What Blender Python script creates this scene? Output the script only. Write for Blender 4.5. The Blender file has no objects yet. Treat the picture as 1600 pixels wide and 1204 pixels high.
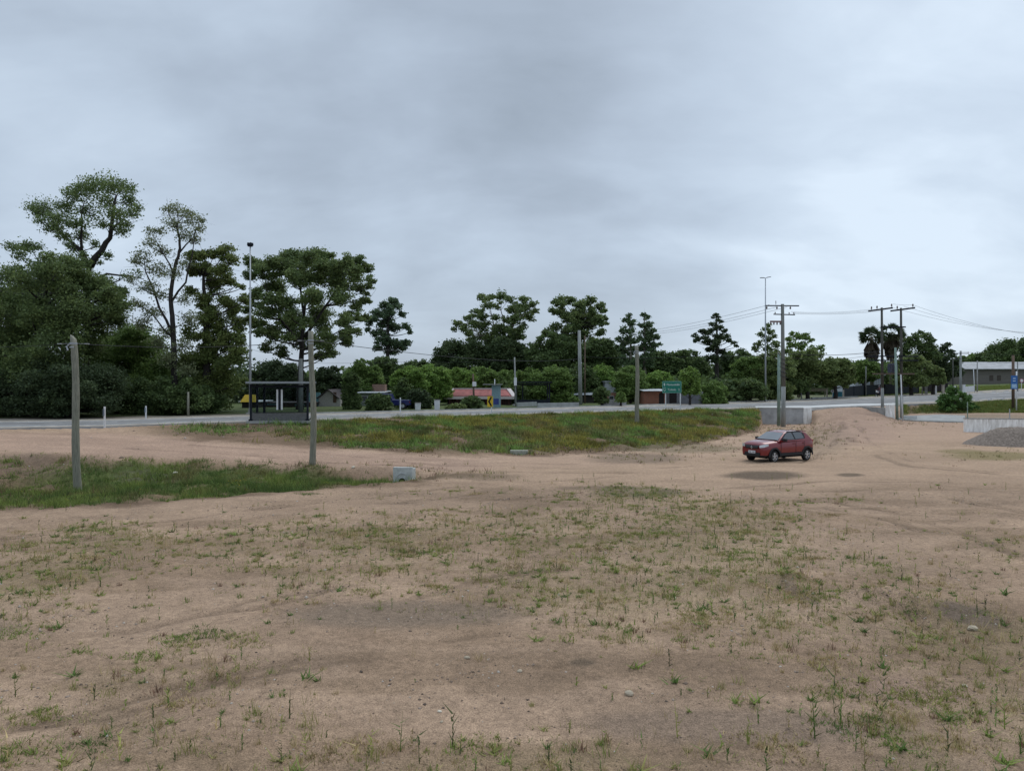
import bpy, bmesh, math, random
import numpy as np
from mathutils import Vector, Matrix

# ------------------------------------------------------------------ camera, sky, sun, exposure
SC = bpy.context.scene
F, H, HOR = 1156.0, 3.8, 598.0          # focal length (photo pixels), eye height, horizon row
cam_d = bpy.data.cameras.new('camera')
cam = bpy.data.objects.new('camera', cam_d)
SC.collection.objects.link(cam)
SC.camera = cam
cam.location = (0, 0, H)
cam.rotation_euler = (math.radians(90), 0, 0)
cam_d.sensor_width = 36
cam_d.lens = 36 * F / 1600
cam_d.shift_y = -4 / 1600
cam_d.clip_start, cam_d.clip_end = 0.1, 4000

SUN_EL, SUN_AZ = math.radians(52), math.radians(35)      # azimuth clockwise from +Y (view direction)
world = bpy.data.worlds.new('World')
SC.world = world
world.use_nodes = True
SC.view_settings.view_transform = 'Standard'
SC.view_settings.look = 'None'
SC.view_settings.exposure = 0.35
SC.view_settings.gamma = 1.0

def build_world():
    nt = world.node_tree
    N, L = nt.nodes, nt.links
    N.clear()
    out = N.new('ShaderNodeOutputWorld')
    sky = N.new('ShaderNodeTexSky'); sky.sky_type = 'NISHITA'; sky.sun_disc = False
    sky.sun_elevation = SUN_EL; sky.sun_rotation = SUN_AZ
    bg1 = N.new('ShaderNodeBackground'); bg1.inputs[1].default_value = 0.1
    L.new(sky.outputs[0], bg1.inputs[0])
    tc = N.new('ShaderNodeTexCoord')
    sep = N.new('ShaderNodeSeparateXYZ'); L.new(tc.outputs['Generated'], sep.inputs[0])
    def M(op, a, b=None, c=None, clamp=False):
        n = N.new('ShaderNodeMath'); n.operation = op; n.use_clamp = clamp
        for i, v in enumerate((a, b, c)):
            if v is None: continue
            if isinstance(v, (int, float)): n.inputs[i].default_value = v
            else: L.new(v, n.inputs[i])
        return n.outputs[0]
    zz = M('MAXIMUM', sep.outputs[2], 0.0)
    den = M('ADD', zz, 0.42)
    u = M('DIVIDE', sep.outputs[0], den); v = M('DIVIDE', sep.outputs[1], den)
    comb = N.new('ShaderNodeCombineXYZ'); L.new(u, comb.inputs[0]); L.new(v, comb.inputs[1])
    def noise(scale, detail, rough, dist=0.0, off=(0, 0, 0), st=(1, 1, 1)):
        mp = N.new('ShaderNodeMapping'); mp.inputs[1].default_value = off; mp.inputs[3].default_value = st
        L.new(comb.outputs[0], mp.inputs[0])
        n = N.new('ShaderNodeTexNoise'); n.inputs['Scale'].default_value = scale
        n.inputs['Detail'].default_value = detail; n.inputs['Roughness'].default_value = rough
        n.inputs['Distortion'].default_value = dist
        L.new(mp.outputs[0], n.inputs['Vector']); return n.outputs[0]
    n1 = noise(1.3, 5, 0.5, 0.2, (3.1, 1.7, 0), (1.0, 1.0, 1))
    n2 = noise(3.4, 7, 0.5, 0.3, (7.3, 2.2, 0), (0.7, 1.25, 1))
    def blob(px, py, sig):
        d = Vector(((px - 800) / F, 1.0, (HOR - py) / F)).normalized()
        vm = N.new('ShaderNodeVectorMath'); vm.operation = 'DOT_PRODUCT'
        L.new(tc.outputs['Generated'], vm.inputs[0]); vm.inputs[1].default_value = d
        a = M('SUBTRACT', vm.outputs['Value'], 1.0)
        return M('EXPONENT', M('DIVIDE', a, sig * sig / 2))
    t = M('ADD', M('MULTIPLY', M('SUBTRACT', n1, 0.5), 1.15), M('MULTIPLY', M('SUBTRACT', n2, 0.5), 0.80))
    n3 = noise(9.0, 6, 0.6, 0.5, (1.3, 5.2, 0), (0.8, 1.3, 1))
    t = M('ADD', t, M('MULTIPLY', M('SUBTRACT', n3, 0.5), 0.16))
    t = M('ADD', t, 0.565)
    for px, py, sig, amp in SKYBLOBS:
        t = M('ADD', t, M('MULTIPLY', blob(px, py, sig), amp))
    ramp = N.new('ShaderNodeValToRGB'); L.new(t, ramp.inputs[0])
    cr = ramp.color_ramp
    stops = [(0.0, (0.24, 0.285, 0.34)), (0.35, (0.335, 0.395, 0.475)), (0.6, (0.415, 0.49, 0.585)),
             (0.85, (0.50, 0.585, 0.685)), (1.0, (0.58, 0.67, 0.77))]
    while len(cr.elements) < len(stops): cr.elements.new(0.5)
    for e, (p, c) in zip(cr.elements, stops):
        e.position = p; e.color = (*c, 1)
    bg2 = N.new('ShaderNodeBackground'); L.new(ramp.outputs[0], bg2.inputs[0]); L.new(M('ADD', 1.0, M('MULTIPLY', M('SUBTRACT', zz, 0.5, clamp=True), 2.6)), bg2.inputs[1])   # overcast: the zenith is brightest
    mix = N.new('ShaderNodeMixShader'); mix.inputs[0].default_value = 0.93
    L.new(bg1.outputs[0], mix.inputs[1]); L.new(bg2.outputs[0], mix.inputs[2])
    L.new(mix.outputs[0], out.inputs[0])

SKYBLOBS = [(40, 60, 0.22, 0.16), (300, 130, .16, -.10), (500, 270, 0.15, -0.22), (400, 270, .12, -.20), (720, 120, 0.22, -0.10), (880, 240, 0.17, -0.18), (640, 400, 0.10, 0.14), (170, 340, .14, .12),
            (1120, 330, .12, -.10), (1200, 440, 0.14, 0.26), (1600, 330, 0.24, 0.26), (1560, 60, 0.25, 0.12), (1280, 120, .2, .02), (1400, 480, 0.14, 0.18), (640, 530, 0.12, -0.16)]
build_world()
sun_d = bpy.data.lights.new('sun', 'SUN')
sun_d.energy = 0.9; sun_d.angle = math.radians(40); sun_d.color = (1.0, 0.95, 0.88)
sun = bpy.data.objects.new('sun', sun_d); SC.collection.objects.link(sun)
sd = Vector((math.sin(SUN_AZ) * math.cos(SUN_EL), math.cos(SUN_AZ) * math.cos(SUN_EL), math.sin(SUN_EL)))
sun.rotation_euler = sd.to_track_quat('Z', 'Y').to_euler()
sun.location = (20, 20, 60)

# ------------------------------------------------------------------ helpers
rng = np.random.default_rng(11)
random.seed(5)
COL = SC.collection

def tag(o, label=None, cat=None, group=None, kind=None):
    if label: o['label'] = label
    if cat: o['category'] = cat
    if group: o['group'] = group
    if kind: o['kind'] = kind
    return o

def empty(name, loc, rz=0.0, label=None, cat=None, group=None):
    o = bpy.data.objects.new(name, None); COL.objects.link(o)
    o.location = loc; o.rotation_euler = (0, 0, rz); o.empty_display_size = 0.3
    return tag(o, label, cat, group)

def W(px, py, Y):
    return Vector(((px - 800) / F * Y, Y, H - (py - HOR) / F * Y))

class MB:
    def __init__(s): s.v = []; s.f = []
    def add(s, vs, fs):
        n = len(s.v); s.v += [tuple(v) for v in vs]; s.f += [tuple(i + n for i in f) for f in fs]; return s
    def box(s, c, size, rz=0.0, taper=1.0):
        hx, hy, hz = size[0] / 2, size[1] / 2, size[2] / 2
        ca, sa = math.cos(rz), math.sin(rz); vs = []
        for dz in (-1, 1):
            k = taper if dz > 0 else 1.0
            for dx, dy in ((-1, -1), (1, -1), (1, 1), (-1, 1)):
                x, y = dx * hx * k, dy * hy * k
                vs.append((c[0] + x * ca - y * sa, c[1] + x * sa + y * ca, c[2] + dz * hz))
        return s.add(vs, [(3, 2, 1, 0), (4, 5, 6, 7), (0, 1, 5, 4), (1, 2, 6, 5), (2, 3, 7, 6), (3, 0, 4, 7)])
    def beam(s, a, b, w, h):
        a, b = Vector(a), Vector(b); d = (b - a).normalized()
        up = Vector((0, 0, 1)) if abs(d.z) < 0.95 else Vector((0, 1, 0))
        sx = d.cross(up).normalized() * w / 2; sz = sx.normalized().cross(d).normalized() * h / 2
        vs = [p + i * sx + j * sz for p in (a, b) for i, j in ((-1, -1), (1, -1), (1, 1), (-1, 1))]
        return s.add(vs, [(3, 2, 1, 0), (4, 5, 6, 7), (0, 1, 5, 4), (1, 2, 6, 5), (2, 3, 7, 6), (3, 0, 4, 7)])
    def tube(s, pts, rad, n=8, cap=True):
        pts = [Vector(p) for p in pts]
        if not hasattr(rad, '__len__'): rad = [rad] * len(pts)
        ref = None; rings = []; vs = []
        for i, p in enumerate(pts):
            d = (pts[min(i + 1, len(pts) - 1)] - pts[max(i - 1, 0)]).normalized()
            if ref is None: ref = d.orthogonal().normalized()
            ref = (ref - d * ref.dot(d)).normalized(); bi = d.cross(ref)
            for k in range(n):
                a = 2 * math.pi * k / n
                vs.append(p + (ref * math.cos(a) + bi * math.sin(a)) * rad[i])
        fs = []
        for i in range(len(pts) - 1):
            for k in range(n):
                a, b = i * n + k, i * n + (k + 1) % n
                fs.append((a, b, b + n, a + n))
        if cap:
            fs.append(tuple(reversed(range(n)))); fs.append(tuple(range((len(pts) - 1) * n, len(pts) * n)))
        return s.add(vs, fs)
    def prism(s, poly, axis_vec):
        n = len(poly); vs = [Vector(p) for p in poly] + [Vector(p) + Vector(axis_vec) for p in poly]
        fs = [tuple(reversed(range(n))), tuple(range(n, 2 * n))] + [(i, (i + 1) % n, (i + 1) % n + n, i + n) for i in range(n)]
        return s.add(vs, fs)
    def quad(s, a, b, c, d): return s.add([a, b, c, d], [(0, 1, 2, 3)])
    def ball(s, c, r, n=8, sq=(1, 1, 1)):
        vs = []; fs = []; m = n // 2
        for i in range(m + 1):
            th = math.pi * i / m
            for k in range(n):
                a = 2 * math.pi * k / n
                vs.append((c[0] + r * sq[0] * math.sin(th) * math.cos(a), c[1] + r * sq[1] * math.sin(th) * math.sin(a), c[2] + r * sq[2] * math.cos(th)))
        for i in range(m):
            for k in range(n):
                fs.append((i * n + k, (i + 1) * n + k, (i + 1) * n + (k + 1) % n, i * n + (k + 1) % n))
        return s.add(vs, fs)
    def build(s, name, mat, parent=None, smooth=False, bevel=0.0, origin=None):
        me = bpy.data.meshes.new(name)
        vs = s.v
        if origin is not None: vs = [(v[0] - origin[0], v[1] - origin[1], v[2] - origin[2]) for v in vs]
        me.from_pydata(vs, [], s.f); me.validate(); me.update()
        me.materials.append(mat)
        if smooth:
            me.polygons.foreach_set('use_smooth', [True] * len(me.polygons))
        o = bpy.data.objects.new(name, me); COL.objects.link(o)
        if origin is not None: o.location = origin
        if parent: o.parent = parent
        if bevel:
            b = o.modifiers.new('edge', 'BEVEL'); b.width = bevel; b.segments = 2; b.limit_method = 'ANGLE'
        return o

def arr_mesh(name, verts, nper, mat, col=None, parent=None, faces=None, smooth=False):
    """mesh of many loose polygons of nper corners (or given faces array), with an optional colour per vertex"""
    me = bpy.data.meshes.new(name)
    verts = np.asarray(verts, np.float32)
    nv = len(verts)
    if faces is None: faces = np.arange(nv, dtype=np.int32).reshape(-1, nper)
    faces = np.asarray(faces, np.int32); nf = len(faces)
    me.vertices.add(nv); me.vertices.foreach_set('co', verts.ravel())
    me.loops.add(nf * nper); me.loops.foreach_set('vertex_index', faces.ravel())
    me.polygons.add(nf)
    me.polygons.foreach_set('loop_start', np.arange(0, nf * nper, nper, dtype=np.int32))
    if smooth: me.polygons.foreach_set('use_smooth', np.ones(nf, bool))
    me.update(calc_edges=True)
    if col is not None:
        at = me.color_attributes.new('col', 'FLOAT_COLOR', 'POINT')
        c4 = np.ones((nv, 4), np.float32); c4[:, :3] = col
        at.data.foreach_set('color', c4.ravel())
    me.materials.append(mat)
    o = bpy.data.objects.new(name, me); COL.objects.link(o)
    if parent: o.parent = parent
    return o

def copy_tree(o, parent=None):
    c = o.copy(); COL.objects.link(c); c.parent = parent
    for ch in [x for x in o.children]:
        copy_tree(ch, c)
    return c

# value noise
_G = rng.random((512, 512))
def vnoise(x, y):
    xi = np.floor(x).astype(int); yi = np.floor(y).astype(int)
    fx = x - xi; fy = y - yi
    fx = fx * fx * (3 - 2 * fx); fy = fy * fy * (3 - 2 * fy)
    a = _G[xi % 512, yi % 512]; b = _G[(xi + 1) % 512, yi % 512]
    c = _G[xi % 512, (yi + 1) % 512]; d = _G[(xi + 1) % 512, (yi + 1) % 512]
    return (a * (1 - fx) + b * fx) * (1 - fy) + (c * (1 - fx) + d * fx) * fy
def fbm(x, y, o=4, g=0.5):
    s = 0; a = 1; t = 0
    for i in range(o):
        s = s + a * vnoise(x * 2 ** i + 17.3 * i, y * 2 ** i + 9.1 * i); t += a; a *= g
    return s / t
def sstep(a, b, x):
    t = np.clip((x - a) / (b - a), 0, 1); return t * t * (3 - 2 * t)

# ------------------------------------------------------------------ materials
MATS = {}
def mat(name, col, rough=0.8, metal=0.0, var=0.25, scale=8.0, bump=0.0, spec=0.3, coat=0.0, dirt=None, streak=None, tcoord='Object'):
    if name in MATS: return MATS[name]
    m = bpy.data.materials.new(name); m.use_nodes = True
    nt = m.node_tree; N, L = nt.nodes, nt.links
    b = N['Principled BSDF']
    b.inputs['Roughness'].default_value = rough; b.inputs['Metallic'].default_value = metal
    b.inputs['Specular IOR Level'].default_value = spec; b.inputs['Coat Weight'].default_value = coat
    tc = N.new('ShaderNodeTexCoord')
    src = tc.outputs[tcoord]
    if streak:
        mp = N.new('ShaderNodeMapping'); mp.inputs[3].default_value = streak; L.new(src, mp.inputs[0]); src2 = mp.outputs[0]
    else: src2 = src
    n = N.new('ShaderNodeTexNoise'); n.inputs['Scale'].default_value = scale; n.inputs['Detail'].default_value = 6
    n.inputs['Roughness'].default_value = 0.65
    L.new(src2, n.inputs['Vector'])
    r = N.new('ShaderNodeValToRGB'); L.new(n.outputs[0], r.inputs[0])
    d = dirt if dirt else tuple(c * (1 - var) for c in col)
    r.color_ramp.elements[0].position = 0.33; r.color_ramp.elements[0].color = (*d, 1)
    r.color_ramp.elements[1].position = 0.62; r.color_ramp.elements[1].color = (*[min(1, c * (1 + var * 0.4)) for c in col], 1)
    L.new(r.outputs[0], b.inputs['Base Color'])
    if bump:
        bp = N.new('ShaderNodeBump'); bp.inputs['Strength'].default_value = bump; bp.inputs['Distance'].default_value = 0.02
        L.new(n.outputs[0], bp.inputs['Height']); L.new(bp.outputs[0], b.inputs['Normal'])
    MATS[name] = m
    return m

def leaf_mat(name, transl=0.25, rough=0.6):
    m = bpy.data.materials.new(name); m.use_nodes = True
    nt = m.node_tree; N, L = nt.nodes, nt.links
    b = N['Principled BSDF']; b.inputs['Roughness'].default_value = rough; b.inputs['Specular IOR Level'].default_value = 0.25
    at = N.new('ShaderNodeAttribute'); at.attribute_name = 'col'
    L.new(at.outputs['Color'], b.inputs['Base Color'])
    tr = N.new('ShaderNodeBsdfTranslucent'); L.new(at.outputs['Color'], tr.inputs[0])
    mx = N.new('ShaderNodeMixShader'); mx.inputs[0].default_value = transl
    L.new(b.outputs[0], mx.inputs[1]); L.new(tr.outputs[0], mx.inputs[2])
    L.new(mx.outputs[0], N['Material Output'].inputs[0])
    return m
LEAF = leaf_mat('foliage', .35); GRASS = leaf_mat('grass_blades', 0.2, 0.8)
BARK = mat('bark', (0.09, 0.075, 0.06), 0.9, var=0.5, scale=3, bump=0.5)
DARKBARK = mat('dark_bark', (0.035, 0.03, 0.027), 0.9, var=0.4, scale=3, bump=0.5)
PALEBARK = mat('pale_bark', (0.16, 0.14, 0.115), 0.9, var=0.5, scale=2, bump=0.4)
WOOD = mat('weathered_timber', (0.215, 0.21, 0.165), 0.85, var=0.42, scale=5, bump=0.5, streak=(6, 6, 0.6))
BROWNWOOD = mat('brown_timber', (0.13, 0.09, 0.065), 0.9, var=0.4, scale=4, streak=(5, 5, 0.5))
CONC = mat('concrete', (0.30, 0.30, 0.285), 0.9, var=0.3, scale=1.6, bump=0.3)
CONCD = mat('grey_concrete', (0.38, 0.385, 0.385), 0.9, var=0.3, scale=1.2, bump=0.3)
CONCP = mat('pole_concrete', (0.26, 0.27, 0.255), 0.9, var=0.35, scale=2.0, bump=0.3, streak=(2, 2, 0.3))
CONCPD = mat('stained_pole_concrete', (0.16, 0.165, 0.15), 0.9, var=0.4, scale=2.0, bump=0.3, streak=(2, 2, 0.3))
GREENP = mat('green_painted_pole', (0.20, 0.27, 0.23), 0.7, var=0.25, scale=2.0)
WHITEW = mat('whitewashed_concrete', (0.80, 0.80, 0.78), 0.85, var=0.2, scale=2.5, dirt=(0.50, 0.485, 0.45), streak=(2.5, 2.5, 0.45))
WHITE = mat('white_paint', (0.62, 0.63, 0.64), 0.6, var=0.15, scale=4)
STEEL = mat('galvanised_steel', (0.36, 0.38, 0.40), 0.5, 0.4, var=0.15, scale=3)
DARKM = mat('dark_steel', (0.014, 0.017, 0.024), 0.7, 0.0, var=0.3, scale=4, spec=.15)
GREYM = mat('grey_steel_trim', (0.25, 0.27, 0.28), 0.5, 0.2, var=0.15)
BLACK = mat('black_rubber', (0.012, 0.012, 0.013), 0.8, var=0.3)
CABLE = mat('cable', (0.03, 0.03, 0.032), 0.6)
CERAM = mat('insulator_ceramic', (0.10, 0.06, 0.05), 0.3)
METR = mat('zinc_roof', (0.50, 0.53, 0.56), 0.5, 0.3, var=0.3, scale=1.5)
YELLOW = mat('yellow_paint', (0.62, 0.42, 0.03), 0.6, var=0.15)

# ------------------------------------------------------------------ terrain
# station px -> [(row, z)] : plateau edge, ditch bottom, track near lip, embankment toe, embankment top, road far edge, far ground
ST = [
 (-1300, [(1200, 0), (1000, -.25), (800, .6), (725, 1.1), (716, 1.2), (690, 1.3)], 1.3),
 (-400, [(822, 0), (785, -.3), (714, .75), (684, 1.15), (678, 1.25), (663, 1.3)], 1.3),
 (0,    [(802, 0), (770, -.3), (705, .75), (674, 1.15), (669, 1.25), (656, 1.3)], 1.3),
 (160,  [(790, 0), (765, -.3), (712, .60), (674, 1.05), (666, 1.27), (654, 1.3)], 1.3),
 (300,  [(780, 0), (758, -.3), (717, .38), (684, .85), (661, 1.3), (650, 1.3)], 1.3),
 (390,  [(774, 0), (755, -.3), (722, .22), (692, .65), (659, 1.3), (648, 1.3)], 1.3),
 (490,  [(766, 0), (750, -.3), (727, .10), (698, .45), (656, 1.3), (646, 1.3)], 1.3),
 (600,  [(758, 0), (752, -.38), (732, .10), (705, .30), (652.5, 1.3), (643.5, 1.3)], 1.3),
 (660,  [(756, 0), (748, -.10), (735, .05), (709, .22), (650.5, 1.3), (642, 1.3)], 1.3),
 (740,  [(752, 0), (745, 0), (735, .02), (711, .10), (648.5, 1.3), (640, 1.3)], 1.3),
 (850,  [(750, 0), (742, 0), (730, 0), (711, -.02), (646, 1.3), (637.5, 1.3)], 1.3),
 (1000, [(750, 0), (740, 0), (725, 0), (703, -.05), (641.5, 1.3), (633, 1.3)], 1.32),
 (1100, [(750, 0), (735, 0), (715, 0), (691, -.1), (639, 1.3), (630, 1.3)], 1.35),
 (1184, [(750, 0), (725, 0), (700, -.05), (675, -.15), (638.0, 1.3), (627, 1.35)], 1.4),
 (1191, [(750, 0), (705, -.02), (668, -.2), (662.4, -.2), (638.6, 1.28), (626.5, 1.35)], 1.45),
 (1267, [(750, 0), (705, -.02), (668, -.15), (661.8, -.15), (638.2, 1.28), (624, 1.4)], 1.5),
 (1276, [(750, 0), (725, 0), (700, .02), (664, .15), (636.8, 1.30), (623, 1.42)], 1.5),
 (1310, [(750, 0), (725, 0), (697, .08), (660, .55), (636.3, 1.32), (621.5, 1.5)], 1.6),
 (1340, [(750, 0), (725, 0), (697, .10), (656, .75), (635.3, 1.34), (620, 1.6)], 1.8),
 (1394, [(750, 0), (725, 0), (692, .10), (655, .52), (633.5, 1.35), (617.5, 1.8)], 2.4),
 (1402, [(750, 0), (725, 0), (692, .08), (657, .30), (633, 1.35), (617, 1.82)], 2.6),
 (1420, [(750, 0), (725, 0), (690, .06), (646, .25), (632, 1.36), (616, 1.9)], 2.9),
 (1500, [(750, 0), (725, 0), (690, .02), (645.5, .35), (629.5, 1.38), (612, 2.2)], 3.45),
 (1600, [(750, 0), (725, 0), (690, 0), (645, .5), (624, 1.55), (607, 2.75)], 3.75),
 (2000, [(760, 0), (730, 0), (690, 0), (640, .8), (618, 2.0), (602, 3.4)], 4.2),
 (2900, [(780, 0), (740, 0), (690, 0), (640, 1.2), (610, 2.6), (596, 4.2)], 4.6)]
_sp = np.array([s[0] for s in ST], float)
_kY = np.array([[ (H - z) * F / (y - HOR) if y != HOR else 300 for y, z in s[1]] for s in ST])
_kY[-1, -1] = 260; _kY[-2, -1] = 200
_kZ = np.array([[z for y, z in s[1]] for s in ST])
_kY = np.c_[_kY, _kY[:, -1] + 45, np.full(len(ST), 600.0)]
_kZ = np.c_[_kZ, [s[2] for s in ST], [s[2] for s in ST]]
for i in range(len(ST)):
    for k in range(1, 8):
        if _kY[i, k] <= _kY[i, k - 1]: _kY[i, k] = _kY[i, k - 1] + 0.5

def prof(px):
    """knot depths and heights at image columns px"""
    px = np.clip(px, _sp[0], _sp[-1])
    ky = np.stack([np.interp(px, _sp, _kY[:, k]) for k in range(8)], -1)
    kz = np.stack([np.interp(px, _sp, _kZ[:, k]) for k in range(8)], -1)
    return ky, kz
def hbase(X, Y):
    X = np.asarray(X, float); Y = np.asarray(Y, float)
    px = X / np.maximum(Y, 14) * F + 800
    ky, kz = prof(px)
    z = np.zeros_like(Y)
    for k in range(7):
        m = (Y >= ky[..., k]) & (Y < ky[..., k + 1])
        t = (Y - ky[..., k]) / (ky[..., k + 1] - ky[..., k])
        z = np.where(m, kz[..., k] + (kz[..., k + 1] - kz[..., k]) * t, z)
    z = np.where(Y >= ky[..., 7], kz[..., 7], z)
    return z
def onroad(X, Y, m=0.0):
    px = X / np.maximum(Y, 14) * F + 800
    ky, _ = prof(px)
    return (Y > ky[..., 4] - m) & (Y < ky[..., 5] + m)
BUMPS = []      # (x, y, rx, ry, dz) local mounds and hollows
def gnoise(X, Y):
    n = (fbm(X * 0.35, Y * 0.35, 4) - 0.5) * 0.16 + (fbm(X * 2.2 + 40, Y * 2.2, 4) - 0.5) * 0.05
    n = n * np.clip(Y / 10, 0.6, 1)
    for bx, by, rx, ry, dz in BUMPS:
        d = ((X - bx) / rx) ** 2 + ((Y - by) / ry) ** 2
        n = n + dz * np.exp(-d * 1.5) * (0.55 + 0.9 * fbm(X * 5, Y * 5, 3))
    return n
def hfull(X, Y):
    X = np.asarray(X, float); Y = np.asarray(Y, float)
    z = hbase(X, Y)
    r = onroad(X, Y, 0.3)
    px = X / np.maximum(Y, 14) * F + 800
    ky, _ = prof(px)
    bank = (sstep(0, 1.2, Y - ky[..., 3]) * (1 - sstep(-1.5, 0, Y - ky[..., 4]))) + (sstep(-0.5, 1.0, Y - ky[..., 0]) * (1 - sstep(-1, 0.5, Y - ky[..., 2]))) * (px < 680)
    n = gnoise(X, Y) + bank * ((fbm(X * 0.8, Y * 0.8, 4) - 0.5) * 0.5)
    nearroad = 1 - sstep(0, 3.0, np.minimum(np.abs(Y - ky[..., 4]), np.abs(Y - ky[..., 5])))
    nearroad = np.where(onroad(X, Y), 1, nearroad)
    return z + n * (1 - nearroad) - np.where(r, 0.12, 0.0)
def hz(x, y): return float(hfull(np.array([x]), np.array([y]))[0])
def hit(px, py):
    """world point on the ground seen at photo pixel (px, py)"""
    Ys = np.geomspace(5, 400, 4000); X = (px - 800) / F * Ys
    g = hbase(X, Ys); r = H - (py - HOR) / F * Ys
    i = np.argmax(r <= g)
    if r[i] > g[i]: i = len(Ys) - 1
    return Vector((X[i], Ys[i], hz(X[i], Ys[i])))
def photo_px(X, Y, Z):
    return X / Y * F + 800, HOR + (H - Z) / Y * F

# soft earth bumps: ridges scraped by a machine, tyre windrows, disturbed soil
for px, py, rx, ry, dz in [(1400, 942, .9, .45, .22), (1440, 965, .35, .9, -.15), (1235, 905, .35, .25, .12), (1345, 935, .8, .3, .10),
                           (1225, 925, .25, .5, -.08), (880, 1035, .3, .2, -.06), (560, 950, 3, .5, -.05), (60, 950, 2.0, .6, .08), (700, 745, 3.2, .5, .12), (560, 738, 2.5, .6, .15)]:
    p = hit(px, py); BUMPS.append((p.x, p.y, rx, ry, dz))

RUTS = [[(620, 812), (660, 795), (730, 784), (830, 778), (960, 772), (1080, 776)], [(0, 842), (180, 822), (380, 800), (560, 778), (700, 762), (860, 752), (1000, 742)], [(0, 855), (200, 833), (400, 810), (600, 788), (760, 770)],
        [(1600, 760), (1450, 752), (1300, 752), (1150, 762), (1020, 766)], [(1600, 800), (1480, 778), (1350, 766), (1220, 770)], [(1600, 742), (1450, 728), (1380, 705), (1350, 680), (1335, 655)], [(1560, 742), (1420, 728), (1350, 705), (1325, 680), (1312, 655)],
        [(1250, 722), (1290, 705), (1310, 680), (1318, 655)], [(600, 720), (760, 728), (900, 732), (1050, 730), (1180, 722)], [(600, 728), (760, 736), (900, 740), (1080, 740)], [(300, 694), (450, 704), (600, 716), (750, 722), (900, 724)], [(200, 700), (400, 712), (560, 724), (700, 732)],
        [(1600, 870), (1500, 830), (1400, 800), (1300, 785), (1180, 778)], [(1600, 885), (1490, 843), (1390, 812), (1290, 795)], [(560, 950), (650, 935), (760, 905), (860, 890)], [(0, 1000), (200, 985), (420, 940), (600, 905)], [(0, 1135), (160, 1110), (330, 1060), (520, 1030), (700, 1000), (900, 970)]]
_RW = []
def rut_field(X, Y):
    if not _RW:
        for line in RUTS:
            w = [hit(*p) for p in line]; _RW.append([(p.x, p.y) for p in w])
    F_ = np.zeros(X.shape)
    for k, line in enumerate(_RW):
        d = np.full(X.shape, 9.0)
        for (ax, ay), (bx, by) in zip(line[:-1], line[1:]):
            t = np.clip(((X - ax) * (bx - ax) + (Y - ay) * (by - ay)) / ((bx - ax) ** 2 + (by - ay) ** 2), 0, 1)
            d = np.minimum(d, np.hypot(X - ax - t * (bx - ax), Y - ay - t * (by - ay)))
        wob = (fbm(X * .7 + k * 3, Y * .7, 2) - .5) * .5
        s_ = np.abs(d + wob - .05); brk = sstep(.30, .5, fbm(X * .4 + k * 9, Y * .4 + 3, 3))
        F_ = np.maximum(F_, np.exp(-(s_ / (.11 if k not in (6,) else .2)) ** 2) * brk)
    return F_

def veg_density(px, py, X, Y):
    """0..1 cover of weeds on the sandy yard, read as a map of the ground"""
    n = fbm(X * 0.45 + 5, Y * 0.45 + 3, 4, 0.6)
    zone = 0.30 * sstep(775, 815, py)
    def g(cx, cy, sx, sy, a): return a * np.exp(-((px - cx) / sx) ** 2 - ((py - cy) / sy) ** 2)
    zone = zone + g(520, 830, 190, 45, .45) + g(870, 830, 220, 70, .50) + g(1120, 820, 100, 35, .9) + g(1000, 770, 90, 14, .8) + g(960, 930, 220, 60, .45)
    zone = zone + g(1240, 785, 90, 8, .5) + g(170, 825, 110, 20, .5) + g(120, 875, 140, 30, .45) + g(40, 930, 80, 60, .5) + g(1160, 900, 90, 60, .6)
    zone = zone + g(1250, 950, 230, 70, .45) + g(1480, 1000, 200, 80, .55) + g(1400, 1130, 260, 80, .45) + g(380, 1050, 160, 40, .5) + g(480, 900, 120, 50, .3)
    zone = zone + g(820, 1195, 360, 40, .6) + g(80, 1170, 200, 80, .4) + g(450, 1140, 130, 60, .4) + g(1550, 1170, 160, 60, .3)
    zone = zone - g(650, 1010, 260, 40, .3) - g(700, 1090, 260, 50, .3) - g(1100, 1060, 200, 40, .2) - g(150, 990, 180, 25, .1) - g(560, 790, 260, 10, .3)
    zone = zone - g(300, 810, 340, 12, .35) - g(1450, 850, 230, 60, .12)
    return np.clip(zone, 0, 1), n

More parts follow.
